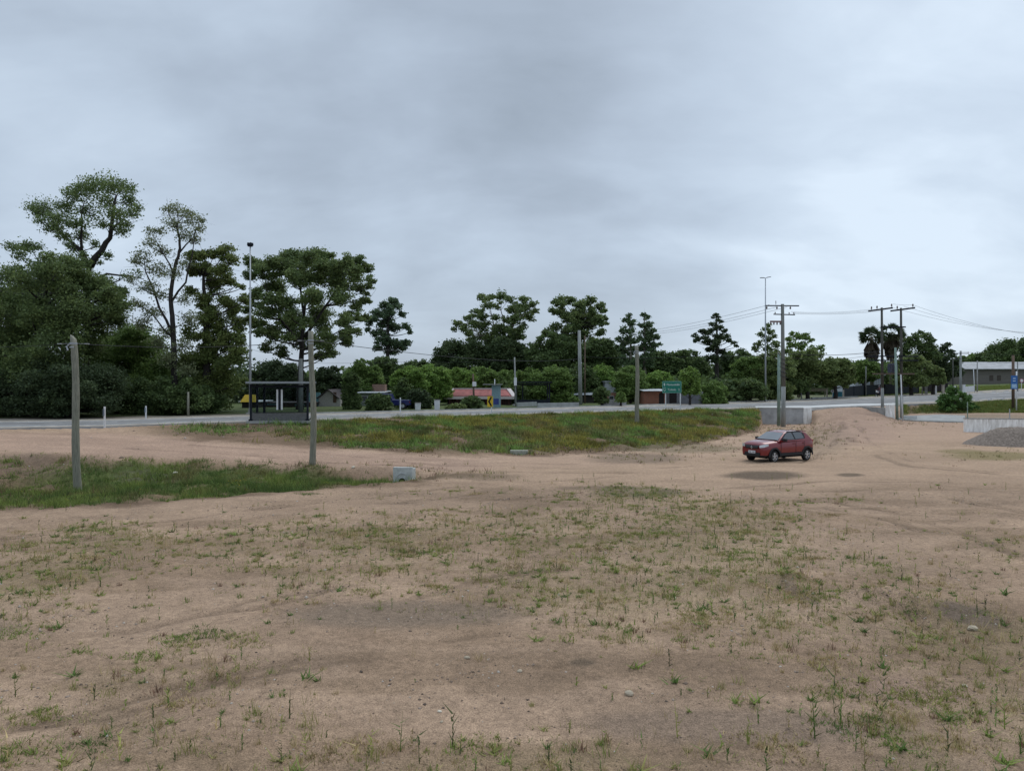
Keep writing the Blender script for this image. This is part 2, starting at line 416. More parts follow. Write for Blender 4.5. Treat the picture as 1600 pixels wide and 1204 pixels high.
def terrain():
    rows = [-25, -15, -8, -3, 0, 2, 3.5, 4.5, 5.2]
    y = 5.6
    while y < 135:
        rows.append(y); y *= 1.0052
    while y < 620: rows.append(y); y *= 1.03
    rows = np.array(rows)
    u = np.concatenate([np.linspace(-1.8, -0.78, 120, endpoint=False), np.linspace(-0.78, 0.78, 640, endpoint=False), np.linspace(0.78, 1.8, 121)])
    U, YY = np.meshgrid(u, rows)
    X = U * np.maximum(YY, 14)
    Z = hfull(X, YY)
    rt = rut_field(X, YY)
    Z = Z - .035 * rt
    nr, nc = X.shape
    V = np.stack([X, YY, Z], -1).reshape(-1, 3)
    idx = np.arange(nr * nc).reshape(nr, nc)
    fc = np.stack([idx[:-1, :-1], idx[:-1, 1:], idx[1:, 1:], idx[1:, :-1]], -1).reshape(-1, 4)
    # base colour map
    px = X / np.maximum(YY, 14) * F + 800
    py = HOR + (H - Z) * F / np.maximum(YY, 5.2)
    ky, _ = prof(px)
    sand = np.array([0.372, 0.256, 0.172]); pink = np.array([0.385, 0.258, 0.188]); wet = np.array([0.115, 0.085, 0.058])
    green = np.array([0.085, 0.105, 0.03]); olive = np.array([0.15, 0.13, 0.05]); dry = np.array([0.26, 0.20, 0.10]); brown = np.array([0.19, 0.125, 0.08])
    def mixc(c, k, a): return c * (1 - a[..., None]) + k * a[..., None]
    C = np.broadcast_to(sand, X.shape + (3,)).copy()
    n0 = fbm(X * 0.12, YY * 0.12, 4); n1 = fbm(X * 0.5 + 9, YY * 0.9, 5, .6); n2 = fbm(X * 3 + 2, YY * 3, 4, .6)
    C *= (0.76 + 0.50 * n0)[..., None]
    C *= (0.72 + 0.54 * n1)[..., None]
    C *= (0.84 + 0.32 * n2)[..., None]
    n3 = sstep(.50, .66, fbm(X * .25 + 31, YY * .8 + 13, 5, .6))
    C = C * (1 - .22 * n3)[..., None] * (1 - n3[..., None] * np.array([0, .01, .04]))
    # track running to the left between the two ditches, and the yard around the car
    tr = sstep(-1, 1, YY - ky[..., 2]) * (1 - sstep(-2, 1, YY - ky[..., 3]))
    C = mixc(C, pink * (0.92 + 0.3 * n1)[..., None], np.clip(tr * 0.75, 0, 1))
    yard = sstep(700, 800, px) * (1 - sstep(745, 775, py)) * sstep(640, 690, py)
    C = mixc(C, sand * 1.24 * (0.9 + 0.2 * n1)[..., None], yard * 0.6)
    ramp = np.exp(-((px - 1340) / 60) ** 4) * sstep(630, 640, py) * (1 - sstep(680, 700, py))
    C = mixc(C, pink * (0.9 + 0.2 * n1)[..., None], ramp * 0.8)
    # wheel ruts along the track
    for off, a in ((0.30, .25), (0.55, .22), (0.8, .18)):
        yc = ky[..., 2] + (ky[..., 3] - ky[..., 2]) * off
        rut = np.exp(-((YY - yc - 0.3 * np.sin(X * .1)) / 0.35) ** 2) * (px < 800)
        C *= (1 + a * rut * (n1 - 0.2))[..., None]
    # weeds cover
    zone, nn = veg_density(px, py, X, YY)
    cov = sstep(0.60, 0.85, nn * 0.75 + zone * 0.42) * (YY < ky[..., 0] + 1) * (YY > 0)
    C = mixc(C, olive * (0.9 + .6 * n2)[..., None], cov * 0.22)
    damp = sstep(0.52, 0.72, fbm(X * .3 + 77, YY * .5 + 5, 4)) * (py > 780)
    C = mixc(C, brown * 1.1, damp * 0.34)
    # ditch
    dt = sstep(-0.8, 0.8, YY - ky[..., 0] - (n1 - .5) * 2) * (1 - sstep(-1.6, 0.3, YY - ky[..., 2] - (n1 - .5) * 2)) * (1 - sstep(640, 700, px + (n1 - .5) * 120))
    gcol = green * (0.7 + 0.7 * n1)[..., None]
    C = mixc(C, brown * (0.6 + 0.8 * n1)[..., None], dt)
    C = mixc(C, gcol, dt * (1 - .85 * sstep(-1.9, -.3, YY - ky[..., 2] + (n1 - .5) * 4)) * sstep(0.2, 1.4, YY - ky[..., 0] + (n1 - .5) * 2) * (1 - .75 * sstep(560, 630, px)) * sstep(0.32, 0.5, fbm(X * .5 + 3, YY * .5 + 31, 4)) * sstep(-60, 120, px + (YY - ky[..., 0]) * -12 + 60))
    # embankment
    eb = sstep(-1.2, 0.6, YY - ky[..., 3] - (n1 - .5) * 3) * (1 - sstep(-1.2, -0.2, YY - ky[..., 4])) * sstep(170, 330, px + (n1 - .5) * 80) * (1 - sstep(1180, 1188, px))
    eb2 = sstep(-0.5, 0.5, YY - ky[..., 3]) * (1 - sstep(-0.8, -0.1, YY - ky[..., 4])) * sstep(1405, 1412, px)
    C = mixc(C, brown * (0.7 + 0.7 * n1)[..., None], np.clip(eb, 0, 1))
    gm = sstep(0.30, 0.50, fbm(X * .35 + 3, YY * .35 + 11, 4) + 0.10 * sstep(400, 800, px))
    C = mixc(C, mixc(gcol * .8, brown * .8, n2), eb * gm * sstep(0.2, 2.4, YY - ky[..., 3] + (n1 - .5) * 3) * (.35 + .65 * sstep(430, 560, px)))
    C = mixc(C, green * 1.2, np.clip(eb2, 0, 1))
    # dirt verge next to the road, far ground; its dark part has dirt and bush shade put into the colour
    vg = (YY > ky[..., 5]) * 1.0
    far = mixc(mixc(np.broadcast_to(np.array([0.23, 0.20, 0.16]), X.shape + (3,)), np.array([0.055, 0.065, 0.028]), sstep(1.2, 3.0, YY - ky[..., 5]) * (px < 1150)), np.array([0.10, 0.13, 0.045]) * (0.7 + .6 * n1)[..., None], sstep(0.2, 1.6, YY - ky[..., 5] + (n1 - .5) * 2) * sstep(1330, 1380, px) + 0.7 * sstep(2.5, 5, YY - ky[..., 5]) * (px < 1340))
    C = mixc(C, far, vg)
    # stains and patches with a place of their own
    def patch(cx, cy, sx, sy, col, a, nz=.5):
        nonlocal C
        d = np.sqrt(((px - cx) / sx) ** 2 + ((py - cy) / sy) ** 2) + (n1 - .5) * nz
        C = mixc(C, np.array(col), a * (1 - sstep(0.55, 1.15, d)) * (YY > 6))
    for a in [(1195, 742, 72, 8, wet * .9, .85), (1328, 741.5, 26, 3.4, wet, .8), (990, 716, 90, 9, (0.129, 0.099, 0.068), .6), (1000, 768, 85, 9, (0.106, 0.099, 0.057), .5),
              (925, 762, 60, 4, wet, .45), (1280, 690, 60, 26, (0.182, 0.144, 0.099), .3), (1060, 700, 110, 9, (0.152, 0.129, 0.072), .6), (760, 745, 60, 7, (0.144, 0.106, 0.068), .5),
              (1560, 712, 85, 8, (0.205, 0.167, 0.068), .75), (1500, 705, 40, 5, (0.205, 0.167, 0.068), .6), (1420, 958, 42, 22, (0.144, 0.106, 0.080), .8), (1228, 925, 16, 26, (0.167, 0.122, 0.091), .7), (880, 1034, 16, 6, wet, .7),
              (650, 960, 190, 26, (0.167, 0.129, 0.095), .6), (1200, 1080, 90, 28, (0.289, 0.190, 0.144), .5), (230, 745, 60, 12, (0.167, 0.137, 0.106), .4), (70, 725, 110, 20, (0.175, 0.122, 0.087), .55),
              (1540, 652, 140, 6, (0.251, 0.190, 0.129), .8), (60, 985, 120, 25, (0.190, 0.152, 0.114), .4), (1000, 1135, 160, 30, (0.190, 0.141, 0.106), .45), (1150, 662, 60, 9, (0.114, 0.114, 0.038), .0)]:
        patch(*a)
    C = C * (1 - .30 * rt)[..., None]
    C = np.clip(C, 0.01, 0.8)
    m = bpy.data.materials.new('sandy_ground'); m.use_nodes = True
    nt = m.node_tree; N, L = nt.nodes, nt.links; b = N['Principled BSDF']; b.inputs['Roughness'].default_value = 0.95; b.inputs['Specular IOR Level'].default_value = 0.15
    at = N.new('ShaderNodeAttribute'); at.attribute_name = 'col'
    tc = N.new('ShaderNodeTexCoord')
    def nz(scale, det, ro=.6, stretch=None):
        n = N.new('ShaderNodeTexNoise'); n.inputs['Scale'].default_value = scale; n.inputs['Detail'].default_value = det; n.inputs['Roughness'].default_value = ro
        L.new(tc.outputs['Object'], n.inputs['Vector']); return n
    na = nz(9, 6, .7); nb = nz(55, 3, .7)
    def rmp(src, a, b_, ca, cb):
        r = N.new('ShaderNodeValToRGB'); L.new(src, r.inputs[0]); r.color_ramp.elements[0].position = a; r.color_ramp.elements[1].position = b_
        r.color_ramp.elements[0].color = (ca, ca, ca, 1); r.color_ramp.elements[1].color = (cb, cb, cb, 1); return r.outputs[0]
    def mul(a_, b_):
        x = N.new('ShaderNodeMix'); x.data_type = 'RGBA'; x.blend_type = 'MULTIPLY'; x.inputs[0].default_value = 1
        L.new(a_, x.inputs[6]); L.new(b_, x.inputs[7]); return x.outputs[2]
    c = mul(at.outputs['Color'], rmp(na.outputs[0], .3, .7, .70, 1.22)); c = mul(c, rmp(nb.outputs[0], .32, .62, .50, 1.24))
    # pale and dark grit
    vo = N.new('ShaderNodeTexVoronoi'); vo.inputs['Scale'].default_value = 26; L.new(tc.outputs['Object'], vo.inputs['Vector'])
    gr = N.new('ShaderNodeMath'); gr.operation = 'LESS_THAN'; L.new(vo.outputs['Distance'], gr.inputs[0])
    nm = nz(1.3, 5, .7); g2 = N.new('ShaderNodeMapRange'); L.new(nm.outputs[0], g2.inputs[0]); g2.inputs[1].default_value = .5; g2.inputs[2].default_value = .75; g2.inputs[3].default_value = 0.02; g2.inputs[4].default_value = .26
    L.new(g2.outputs[0], gr.inputs[1])
    gx = N.new('ShaderNodeMix'); gx.data_type = 'RGBA'; L.new(gr.outputs[0], gx.inputs[0]); L.new(c, gx.inputs[6])
    hsv = N.new('ShaderNodeValToRGB'); L.new(vo.outputs['Color'], hsv.inputs[0]); hsv.color_ramp.elements[0].color = (.11, .08, .065, 1); hsv.color_ramp.elements[1].color = (.42, .36, .30, 1)
    L.new(hsv.outputs[0], gx.inputs[7])
    L.new(gx.outputs[2], b.inputs['Base Color'])
    bp = N.new('ShaderNodeBump'); bp.inputs['Strength'].default_value = .7; bp.inputs['Distance'].default_value = .03
    ad = N.new('ShaderNodeMath'); ad.operation = 'ADD'; L.new(na.outputs[0], ad.inputs[0]); L.new(nb.outputs[0], ad.inputs[1]); L.new(ad.outputs[0], bp.inputs['Height'])
    L.new(bp.outputs[0], b.inputs['Normal'])
    o = arr_mesh('ground', V, 4, m, C.reshape(-1, 3), faces=fc, smooth=True)
    tag(o, kind='structure')
terrain()

# ------------------------------------------------------------------ road
def ribbon(name, px_list, f0, f1, dz, m, kind='structure', skirt=0.3, label=None):
    """strip between fractions f0..f1 of the road's width, following it"""
    P = np.array(px_list, float); ky, kz = prof(P)
    rows = []
    for f, d in ((f0, -skirt), (f0, dz), ((f0 + f1) / 2, dz), (f1, dz), (f1, -skirt)):
        Y = ky[:, 4] + (ky[:, 5] - ky[:, 4]) * f; z = kz[:, 4] + (kz[:, 5] - kz[:, 4]) * f
        rows.append(np.stack([(P - 800) / F * Y, Y, z + d], -1))
    R = np.stack(rows); n = len(P)
    idx = np.arange(5 * n).reshape(5, n)
    fc = np.stack([idx[:-1, :-1], idx[:-1, 1:], idx[1:, 1:], idx[1:, :-1]], -1).reshape(-1, 4)
    o = arr_mesh(name, R.reshape(-1, 3), 4, m, faces=fc)
    return tag(o, label, kind=kind)
ASPH = mat('asphalt', (0.215, 0.21, 0.205), 0.9, var=0.28, scale=0.35, bump=0.1)
SHOUL = mat('gravel_shoulder', (0.34, 0.30, 0.25), 0.95, var=0.35, scale=1.5, bump=0.2)
PAINT = mat('road_paint', (0.66, 0.66, 0.63), 0.8, var=0.5, scale=1.2)
ALLP = list(range(-1200, 2700, 20))
ribbon('road', ALLP, 0.0, 1.0, 0.0, ASPH)
ribbon('road_shoulder', ALLP, -0.0, 0.14, 0.006, SHOUL, skirt=0.0)
ribbon('far_road_shoulder', ALLP, 0.72, 1.0, 0.006, SHOUL, skirt=0.0)
ribbon('edge_line', ALLP, 0.17, 0.183, 0.012, PAINT, skirt=0.0)
ribbon('far_edge_line', ALLP, 0.67, 0.683, 0.012, PAINT, skirt=0.0)
ribbon('far_kerb', [p for p in ALLP if 470 < p < 1290], 0.985, 1.0, 0.10, CONC, skirt=0.2)
def dashes():
    mb = MB(); px = -300.0
    while px < 1700:
        a, b = prof(np.array([px]))
        Y0 = a[0, 4] + (a[0, 5] - a[0, 4]) * .43
        L = 4.0
        X0 = (px - 800) / F * Y0; z0 = b[0, 4] + (b[0, 5] - b[0, 4]) * .43 + .012
        px2 = px
        for _ in range(600):
            px2 += 1.0; a2, b2 = prof(np.array([px2])); Y1 = a2[0, 4] + (a2[0, 5] - a2[0, 4]) * .43; X1 = (px2 - 800) / F * Y1
            if math.hypot(X1 - X0, Y1 - Y0) > L: break
        z1 = b2[0, 4] + (b2[0, 5] - b2[0, 4]) * .43 + .012
        d = Vector((X1 - X0, Y1 - Y0, 0)).normalized(); n = Vector((-d.y, d.x, 0)) * .08
        A, B = Vector((X0, Y0, z0)), Vector((X1, Y1, z1))
        mb.quad(A - n, B - n, B + n, A + n)
        px = px2 + (px2 - px) * 1.6
    tag(mb.build('centre_line', PAINT), kind='structure')
dashes()
# pale concrete edge of the driveway crossing and the concrete apron on the right
def slab_poly(name, pts, z0, th, m, kind='structure'):
    mb = MB(); mb.prism([(p[0], p[1], p[2] - th) for p in pts], (0, 0, th)); return tag(mb.build(name, m), kind=kind)
def edge_pts(px, f, dz=0.0):
    a, b = prof(np.array([float(px)])); Y = a[0, 4] + (a[0, 5] - a[0, 4]) * f; z = b[0, 4] + (b[0, 5] - b[0, 4]) * f
    return Vector(((px - 800) / F * Y, Y, z + dz))
PALEC = mat('pale_concrete', (0.50, 0.50, 0.48), 0.9, var=0.2, scale=1.0)
mbp = MB()
for a, b in zip([1180, 1220, 1265, 1310, 1350], [1220, 1265, 1310, 1350, 1400]):
    pa, pb = edge_pts(a, 0.0, .11), edge_pts(b, 0.0, .11); qa, qb = edge_pts(a, .16, .10), edge_pts(b, .16 if b < 1390 else .06, .10)
    mbp.add([pa - Vector((0, .2, .0)), pb - Vector((0, .2, 0)), qb, qa, pa - Vector((0, .2, .3)), pb - Vector((0, .2, .3))], [(0, 1, 2, 3), (4, 5, 1, 0)])
tag(mbp.build('driveway_pavement', PALEC), kind='structure')
def ground_sheet(name, cols, y_near, y_far, m, dz=0.05, n=24):
    """thin concrete sheet lying on the ground between photo rows"""
    P = np.linspace(cols[0], cols[-1], n); V = []
    yn = np.interp(P, cols, y_near); yf = np.interp(P, cols, y_far)
    for p, a, b in zip(P, yn, yf):
        A, B = hit(p, a), hit(p, b)
        for t in np.linspace(0, 1, 9):
            x, y = A.x + (B.x - A.x) * t, A.y + (B.y - A.y) * t
            V.append((x, y, float(hbase(np.array([x]), np.array([y]))[0]) + dz + .04))
    idx = np.arange(n * 9).reshape(n, 9)
    fc = np.stack([idx[:-1, :-1], idx[1:, :-1], idx[1:, 1:], idx[:-1, 1:]], -1).reshape(-1, 4)
    o = arr_mesh(name, V, 4, m, faces=fc)
    s = o.modifiers.new('thick', 'SOLIDIFY'); s.thickness = .15; s.offset = -1
    return tag(o, kind='structure')
ground_sheet('concrete_path', [1404, 1430, 1470, 1508], [655, 658, 659.5, 660], [654, 650, 648.5, 650], CONC)

# ------------------------------------------------------------------ scattered plants (ground cover)
def blades(P, hgt, wid, lean, n_per, col, colvar, spread, r=rng, curl=0.5):
    """blade triangles around the points P: returns verts (k*n,3,3) and colours"""
    k = len(P)
    hgt = np.broadcast_to(hgt, (k,)); wid = np.broadcast_to(wid, (k,)); spread = np.broadcast_to(spread, (k,)); lean = np.broadcast_to(lean, (k,))
    n = k * n_per; rep = lambda a: np.repeat(a, n_per, axis=0)
    base = rep(P) + np.c_[r.normal(0, 1, (n, 2)) * rep(spread)[:, None], np.zeros(n)]
    a = r.uniform(0, 2 * np.pi, n); h = rep(hgt) * r.uniform(.5, 1.2, n); ln = rep(lean) * r.uniform(.2, 1.3, n)
    w = rep(wid) * r.uniform(.6, 1.3, n)
    b2 = r.uniform(0, 2 * np.pi, n)
    side = np.c_[np.cos(b2), np.sin(b2), np.zeros(n)] * w[:, None] / 2
    tip = base + np.c_[np.cos(a) * ln * h, np.sin(a) * ln * h, h]
    V = np.stack([base - side, base + side, tip], 1)
    c = (rep(np.broadcast_to(col, (k, 3))) * (1 + r.normal(0, colvar, (n, 1)))).clip(.005, .8)
    return V, np.repeat(c[:, None, :], 3, 1)

def scatter(n, x0, x1, y0, y1, fn, r=rng):
    X = r.uniform(x0, x1, n); Y = r.uniform(y0, y1, n)
    keep = r.random(n) < fn(X, Y)
    X, Y = X[keep], Y[keep]
    return np.c_[X, Y, hfull(X, Y)]

def emit(name, parts, label, m=GRASS, kind='stuff', cat='grass'):
    V = np.concatenate([p[0].reshape(-1, 3) for p in parts]); C = np.concatenate([p[1].reshape(-1, 3) for p in parts])
    o = arr_mesh(name, V, 3, m, C)
    return tag(o, label, cat, kind=kind)

G1 = np.array([0.19, 0.24, 0.055]); G2 = np.array([0.105, 0.165, 0.04]); G3 = np.array([0.26, 0.255, 0.08]); DRY = np.array([0.40, 0.31, 0.15]); DARKG = np.array([0.08, 0.095, 0.035]); RED = np.array([0.17, 0.09, 0.06])

def pick(k, cols, w):
    i = rng.choice(len(cols), k, p=np.array(w) / sum(w)); return np.array(cols)[i]

def weeds():
    def dens(X, Y):
        px = X / Y * F + 800; py = HOR + H * F / Y
        z, n = veg_density(px, py, X, Y); ky, _ = prof(px)
        n = .5 + 1.35 * (.5 * n + .5 * fbm(X * 1.3 + 15, Y * 1.3 + 8, 3) - .5)
        d = sstep(0.38, 0.80, n * 0.62 + z * 0.55) * 1.0 + 0.05 * z
        return d * (Y < ky[..., 0]) * (np.abs(px - 800) < 1100)
    parts = []
    # low short grass patches: many tiny plants in clusters
    P0 = scatter(15000, -26, 26, 6.2, 30, lambda X, Y: dens(X, Y) ** 1.3 * 1.0)
    rep = 5
    P = np.repeat(P0, rep, 0) + np.c_[rng.normal(0, .09, (len(P0) * rep, 2)), np.zeros(len(P0) * rep)]
    P[:, 2] = hfull(P[:, 0], P[:, 1])
    parts.append(blades(P, rng.uniform(.02, .055, len(P)), .009, 1.0, 4, pick(len(P), [G1, G3, G2, DRY], [3, 5, 1.5, 3.5]), .25, .035))
    # rosettes of long leaves flat on the soil
    P = scatter(30000, -24, 24, 6.2, 28, lambda X, Y: dens(X, Y) * .20 + .004)
    s = np.minimum(rng.lognormal(-2.75, .5, len(P)), .13)
    parts.append(blades(P, s * .8, s * .20, 1.9, 16, pick(len(P), [G1, G2, G3], [4, 3, 3]), .22, s * .25))
    # grass tufts
    P = scatter(30000, -24, 24, 6.2, 28, lambda X, Y: dens(X, Y) * .16 + .003)
    s = np.minimum(rng.lognormal(-2.25, .45, len(P)), .22)
    parts.append(blades(P, s, .008, .55, 20, pick(len(P), [G1, G3, DRY, RED], [3, 4, 5, 1]), .22, s * .3))
    # single upright stalks with small leaves
    P = scatter(30000, -26, 26, 6.2, 30, lambda X, Y: dens(X, Y) * .24 + .012)
    hgt = np.minimum(rng.lognormal(-1.95, .5, len(P)), .38) * (1 + .6 * (P[:, 1] < 8.6))
    V, C = blades(P, hgt, .014, .12, 1, pick(len(P), [G1, G2, G3, DRY, DARKG], [2, 3, 3, 2, 2]), .2, .0)
    parts.append((V, C))
    lv = []; lc = []
    for k in range(9):
        t = (k + .5) / 9
        Q = P.copy(); Q[:, 2] += hgt * t * .75
        v, c = blades(Q, hgt * .18, .022, 1.5, 1, C[:, 0], .15, .0)
        lv.append(v); lc.append(c)
    parts.append((np.concatenate(lv), np.concatenate(lc)))
    # dry grass hair
    P = scatter(30000, -24, 24, 6.2, 28, lambda X, Y: dens(X, Y) * .22 + .002)
    parts.append(blades(P, rng.uniform(.06, .20, len(P)), .006, .4, 6, pick(len(P), [DRY, DRY * .7, G3], [3, 2, 2]), .2, .05))
    # mats of short grass spreading in uneven patches
    P0 = scatter(2600, -24, 24, 6.2, 29, lambda X, Y: dens(X, Y) * .45 + .006)
    rad = rng.uniform(.08, .42, len(P0)); cnt = (rad * rad * 700 + 14).astype(int)
    P = np.repeat(P0, cnt, 0); rr_m = np.repeat(rad, cnt); a_ = rng.uniform(0, 6.28, len(P)); q_ = np.sqrt(rng.random(len(P))) * rr_m * (1 + .5 * np.sin(a_ * 3 + P[:, 0] * 9))
    P = P + np.c_[np.cos(a_) * q_, np.sin(a_) * q_ * .8, np.zeros(len(P))]; P[:, 2] = hfull(P[:, 0], P[:, 1])
    cm = np.repeat(pick(len(P0), [G1, G3, G2, DRY, DRY * .7], [3, 4, 1.5, 3, 1]), cnt, 0)
    parts.append(blades(P, rng.uniform(.02, .06, len(P)) * (1 + .6 * rng.random(len(P)) ** 6), .012, 1.1, 3, cm, .25, .02))
    # dead bits of stalk and leaf litter lying flat
    P = scatter(26000, -26, 26, 6.2, 28, lambda X, Y: .22 + .6 * dens(X, Y))
    P = P[P[:, 1] < prof(P[:, 0] / P[:, 1] * F + 800)[0][:, 0]]
    P[:, 2] += .004
    parts.append(blades(P, .012, .012, 4.5, 2, pick(len(P), [(.10, .075, .05), (.06, .045, .03), DRY * .8, (.05, .05, .025)], [4, 3, 2, 1]), .25, .03))
    emit('weeds', parts, 'sparse green weeds and dry grass tufts scattered over the sandy yard')
weeds()

def flat_px(X, Y):
    px = X / Y * F + 800
    return px, HOR + (H - hbase(X, Y)) * F / Y
def ditch_grass():
    def m(X, Y):
        px = X / Y * F + 800; ky, _ = prof(px)
        n = fbm(X * .5 + 3, Y * .5 + 31, 4)
        a = sstep(0.1, 1.3, Y - ky[..., 0] + (fbm(X * .8, Y * .8 + 2, 3) - .5) * 1.6) * (1 - .88 * sstep(-1.9, -.3, Y - ky[..., 2] + (fbm(X * .8 + 9, Y * .8, 3) - .5) * 4)) * (1 - sstep(-.3, .5, Y - ky[..., 2])) * (1 - .75 * sstep(560, 630, px)) * (px < 655) * (px > -350)
        barren = sstep(0, 2.0, Y - ky[..., 1]) * (1 - sstep(90, 240, px)) * (fbm(X * 1.1, Y * 1.1 + 7, 3) > .44)
        return a * sstep(0.30, 0.46, n) * (1 - .85 * barren)
    parts = []
    P = scatter(42000, -34, -3, 20, 37, m)
    tone = sstep(.35, .65, fbm(P[:, 0] * .7, P[:, 1] * .7 + 60, 3))
    c = G1 * .95 * (1 - tone[:, None]) + G2 * tone[:, None] * .85
    br = sstep(.55, .7, fbm(P[:, 0] * 1.1 + 20, P[:, 1] * 1.1, 3))[:, None]
    c = c * (1 - .6 * br) + np.array([.2, .15, .07]) * .6 * br
    tall = sstep(.42, .66, fbm(P[:, 0] * 1.6 + 4, P[:, 1] * 1.6 + 9, 3))
    parts.append(blades(P, rng.uniform(.04, .12, len(P)) * (1 + 2.0 * tall), .018, .8, 7, c, .32, .06))
    P = scatter(16000, -34, -3, 20, 37, lambda X, Y: m(X, Y) * .28)
    parts.append(blades(P, rng.uniform(.14, .36, len(P)), .018, .45, 8, pick(len(P), [G1 * .8, G2, G3 * .7, DARKG, RED * .8], [3, 4, 2, 2, .8]), .22, .05))
    # yellow flowers
    P = scatter(4000, -34, -3, 20, 34, lambda X, Y: m(X, Y) * .6 * np.exp(-((X / Y * F + 800 - 385) / 28) ** 2 - ((flat_px(X, Y)[1] - 758) / 8) ** 2))
    Q = P.copy(); Q[:, 2] += rng.uniform(.05, .2, len(P))
    parts.append(blades(Q, .035, .035, 1.2, 3, (.42, .33, .03), .25, .06))
    P = scatter(900, -34, -3, 20, 34, lambda X, Y: m(X, Y) * .25)
    Q = P.copy(); Q[:, 2] += .12
    parts.append(blades(Q, .03, .035, 1.2, 2, (.45, .36, .05), .15, .03))
    emit('ditch_grass', parts, 'lush green grass and yellow flowers filling the roadside ditch')
ditch_grass()

def bank_grass():
    def m(X, Y):
        px = X / Y * F + 800; ky, _ = prof(px)
        n = fbm(X * .35 + 3, Y * .35 + 11, 4) + .10 * sstep(400, 800, px)
        a = sstep(0.2, 2.6, Y - ky[..., 3] + (fbm(X * .9, Y * .9 + 40, 3) - .5) * 4) * (1 - sstep(-1.6, -.4, Y - ky[..., 4])) * sstep(230, 330, px) * (px < 1186) * (.30 + .70 * sstep(430, 560, px))
        return a * sstep(0.30, 0.48, n)
    parts = []
    P = scatter(110000, -26, 27, 36, 76, m)
    px, py = flat_px(P[:, 0], P[:, 1])
    tone = fbm(P[:, 0] * .45 + 8, P[:, 1] * .45 + 60, 4)
    yel = sstep(.47, .62, tone + .10 * sstep(700, 1000, px))[:, None]
    c = (G2 * 1.25) * (1 - yel) + np.array([.20, .18, .04]) * yel
    rd = sstep(.52, .66, fbm(P[:, 0] * .6 + 30, P[:, 1] * .6, 3))[:, None]
    c = 1.15 * c * (1 - rd * .5) + np.array([.15, .10, .05]) * rd * .5
    tall = sstep(.42, .68, fbm(P[:, 0] * 1.1 + 4, P[:, 1] * 1.1 + 9, 3))
    dk = sstep(.5, .7, fbm(P[:, 0] * .9 + 64, P[:, 1] * .9 + 9, 3))[:, None]
    c = c * (1.25 - .6 * dk)
    parts.append(blades(P, rng.uniform(.06, .18, len(P)) * (1 + 1.6 * tall), .04, .7, 5, c, .32, .10))
    P = scatter(9000, -26, 27, 36, 76, lambda X, Y: m(X, Y) * .5)
    parts.append(blades(P, rng.uniform(.2, .45, len(P)), .03, .5, 7, pick(len(P), [G1 * .8, G2, G3 * .8, DARKG, RED, (.3, .24, .03)], [3, 5, 3, 3, 2, .5]), .25, .12))
    # dry weeds at the toe, in front of the headwall and beside the ramp
    def toe(X, Y):
        px, py = flat_px(X, Y)
        g = lambda cx, cy, sx, sy: np.exp(-((px - cx) / sx) ** 2 - ((py - cy) / sy) ** 2)
        return np.clip(g(1275, 685, 50, 24) + g(1200, 672, 60, 8) + g(1060, 698, 110, 12) + .6 * g(900, 706, 120, 5) + g(1000, 716, 80, 5) + .8 * g(740, 742, 80, 9) + .8 * g(640, 735, 60, 10) + g(440, 728, 150, 6) + .4 * g(1420, 660, 60, 6) + .5 * g(1560, 712, 90, 9), 0, 1) * sstep(.4, .6, fbm(X * 1.5, Y * 1.5, 3))
    P = scatter(30000, -26, 40, 27, 74, lambda X, Y: toe(X, Y) * .8)
    parts.append(blades(P, rng.uniform(.06, .22, len(P)), .022, .6, 6, pick(len(P), [DRY * .8, G3 * .8, DARKG, RED, G1 * .7], [4, 3, 2, 2, 1]), .25, .07))
    # right hand bank
    def rb(X, Y):
        px = X / Y * F + 800; ky, _ = prof(px)
        return sstep(-0.3, .5, Y - ky[..., 3]) * (1 - sstep(-.6, 0, Y - ky[..., 4])) * (px > 1408) * (px < 1700)
    P = scatter(60000, 42, 80, 74, 105, rb)
    parts.append(blades(P, rng.uniform(.12, .3, len(P)), .06, .7, 6, pick(len(P), [G1 * .8, G2, G3 * .8, np.array([.16, .14, .03])], [3, 3, 2, 2]), .25, .15))
    def rf(X, Y):
        px = X / Y * F + 800; ky, _ = prof(px)
        return sstep(.3, 1.5, Y - ky[..., 5]) * (1 - sstep(20, 30, Y - ky[..., 5])) * sstep(1330, 1370, px) * (px < 1750)
    P = scatter(60000, 50, 130, 112, 180, rf)
    parts.append(blades(P, rng.uniform(.1, .25, len(P)), .08, .7, 5, pick(len(P), [G1, G1 * .8, G3 * .8], [3, 3, 2]), .2, .25))
    # leafy low clumps with broader leaves
    P = scatter(5200, -26, 27, 38, 76, lambda X, Y: m(X, Y) * .55)
    k = rng.uniform(.10, .34, len(P)); cc = pick(len(P), [G1 * .75, G2, G2 * .7, G3 * .8, (.17, .15, .03)], [3, 4, 2, 2, 1.5])
    rp = 26; Q = np.repeat(P, rp, 0); kk = np.repeat(k, rp); d = rng.normal(size=(len(Q), 3)); d /= np.linalg.norm(d, axis=1)[:, None]
    Q = Q + d * np.array([1.25, 1.25, .75]) * (kk * rng.random(len(Q)) ** .4)[:, None]; Q[:, 2] = np.maximum(Q[:, 2], np.repeat(P[:, 2], rp)) + .02
    parts.append(blades(Q, .07, .06, 1.2, 1, np.repeat(cc, rp, 0), .25, .0))
    # dead stems and dark litter along the foot of the slope
    def foot(X, Y):
        px = X / Y * F + 800; ky, _ = prof(px)
        return np.exp(-((Y - ky[..., 3] - .6 - (fbm(X * .5, Y * .5 + 9, 2) - .5) * 2) / .8) ** 2) * sstep(480, 600, px) * (px < 1188) * sstep(.40, .55, fbm(X * .7 + 4, Y * .7, 3))
    P = scatter(26000, -16, 27, 36, 66, foot)
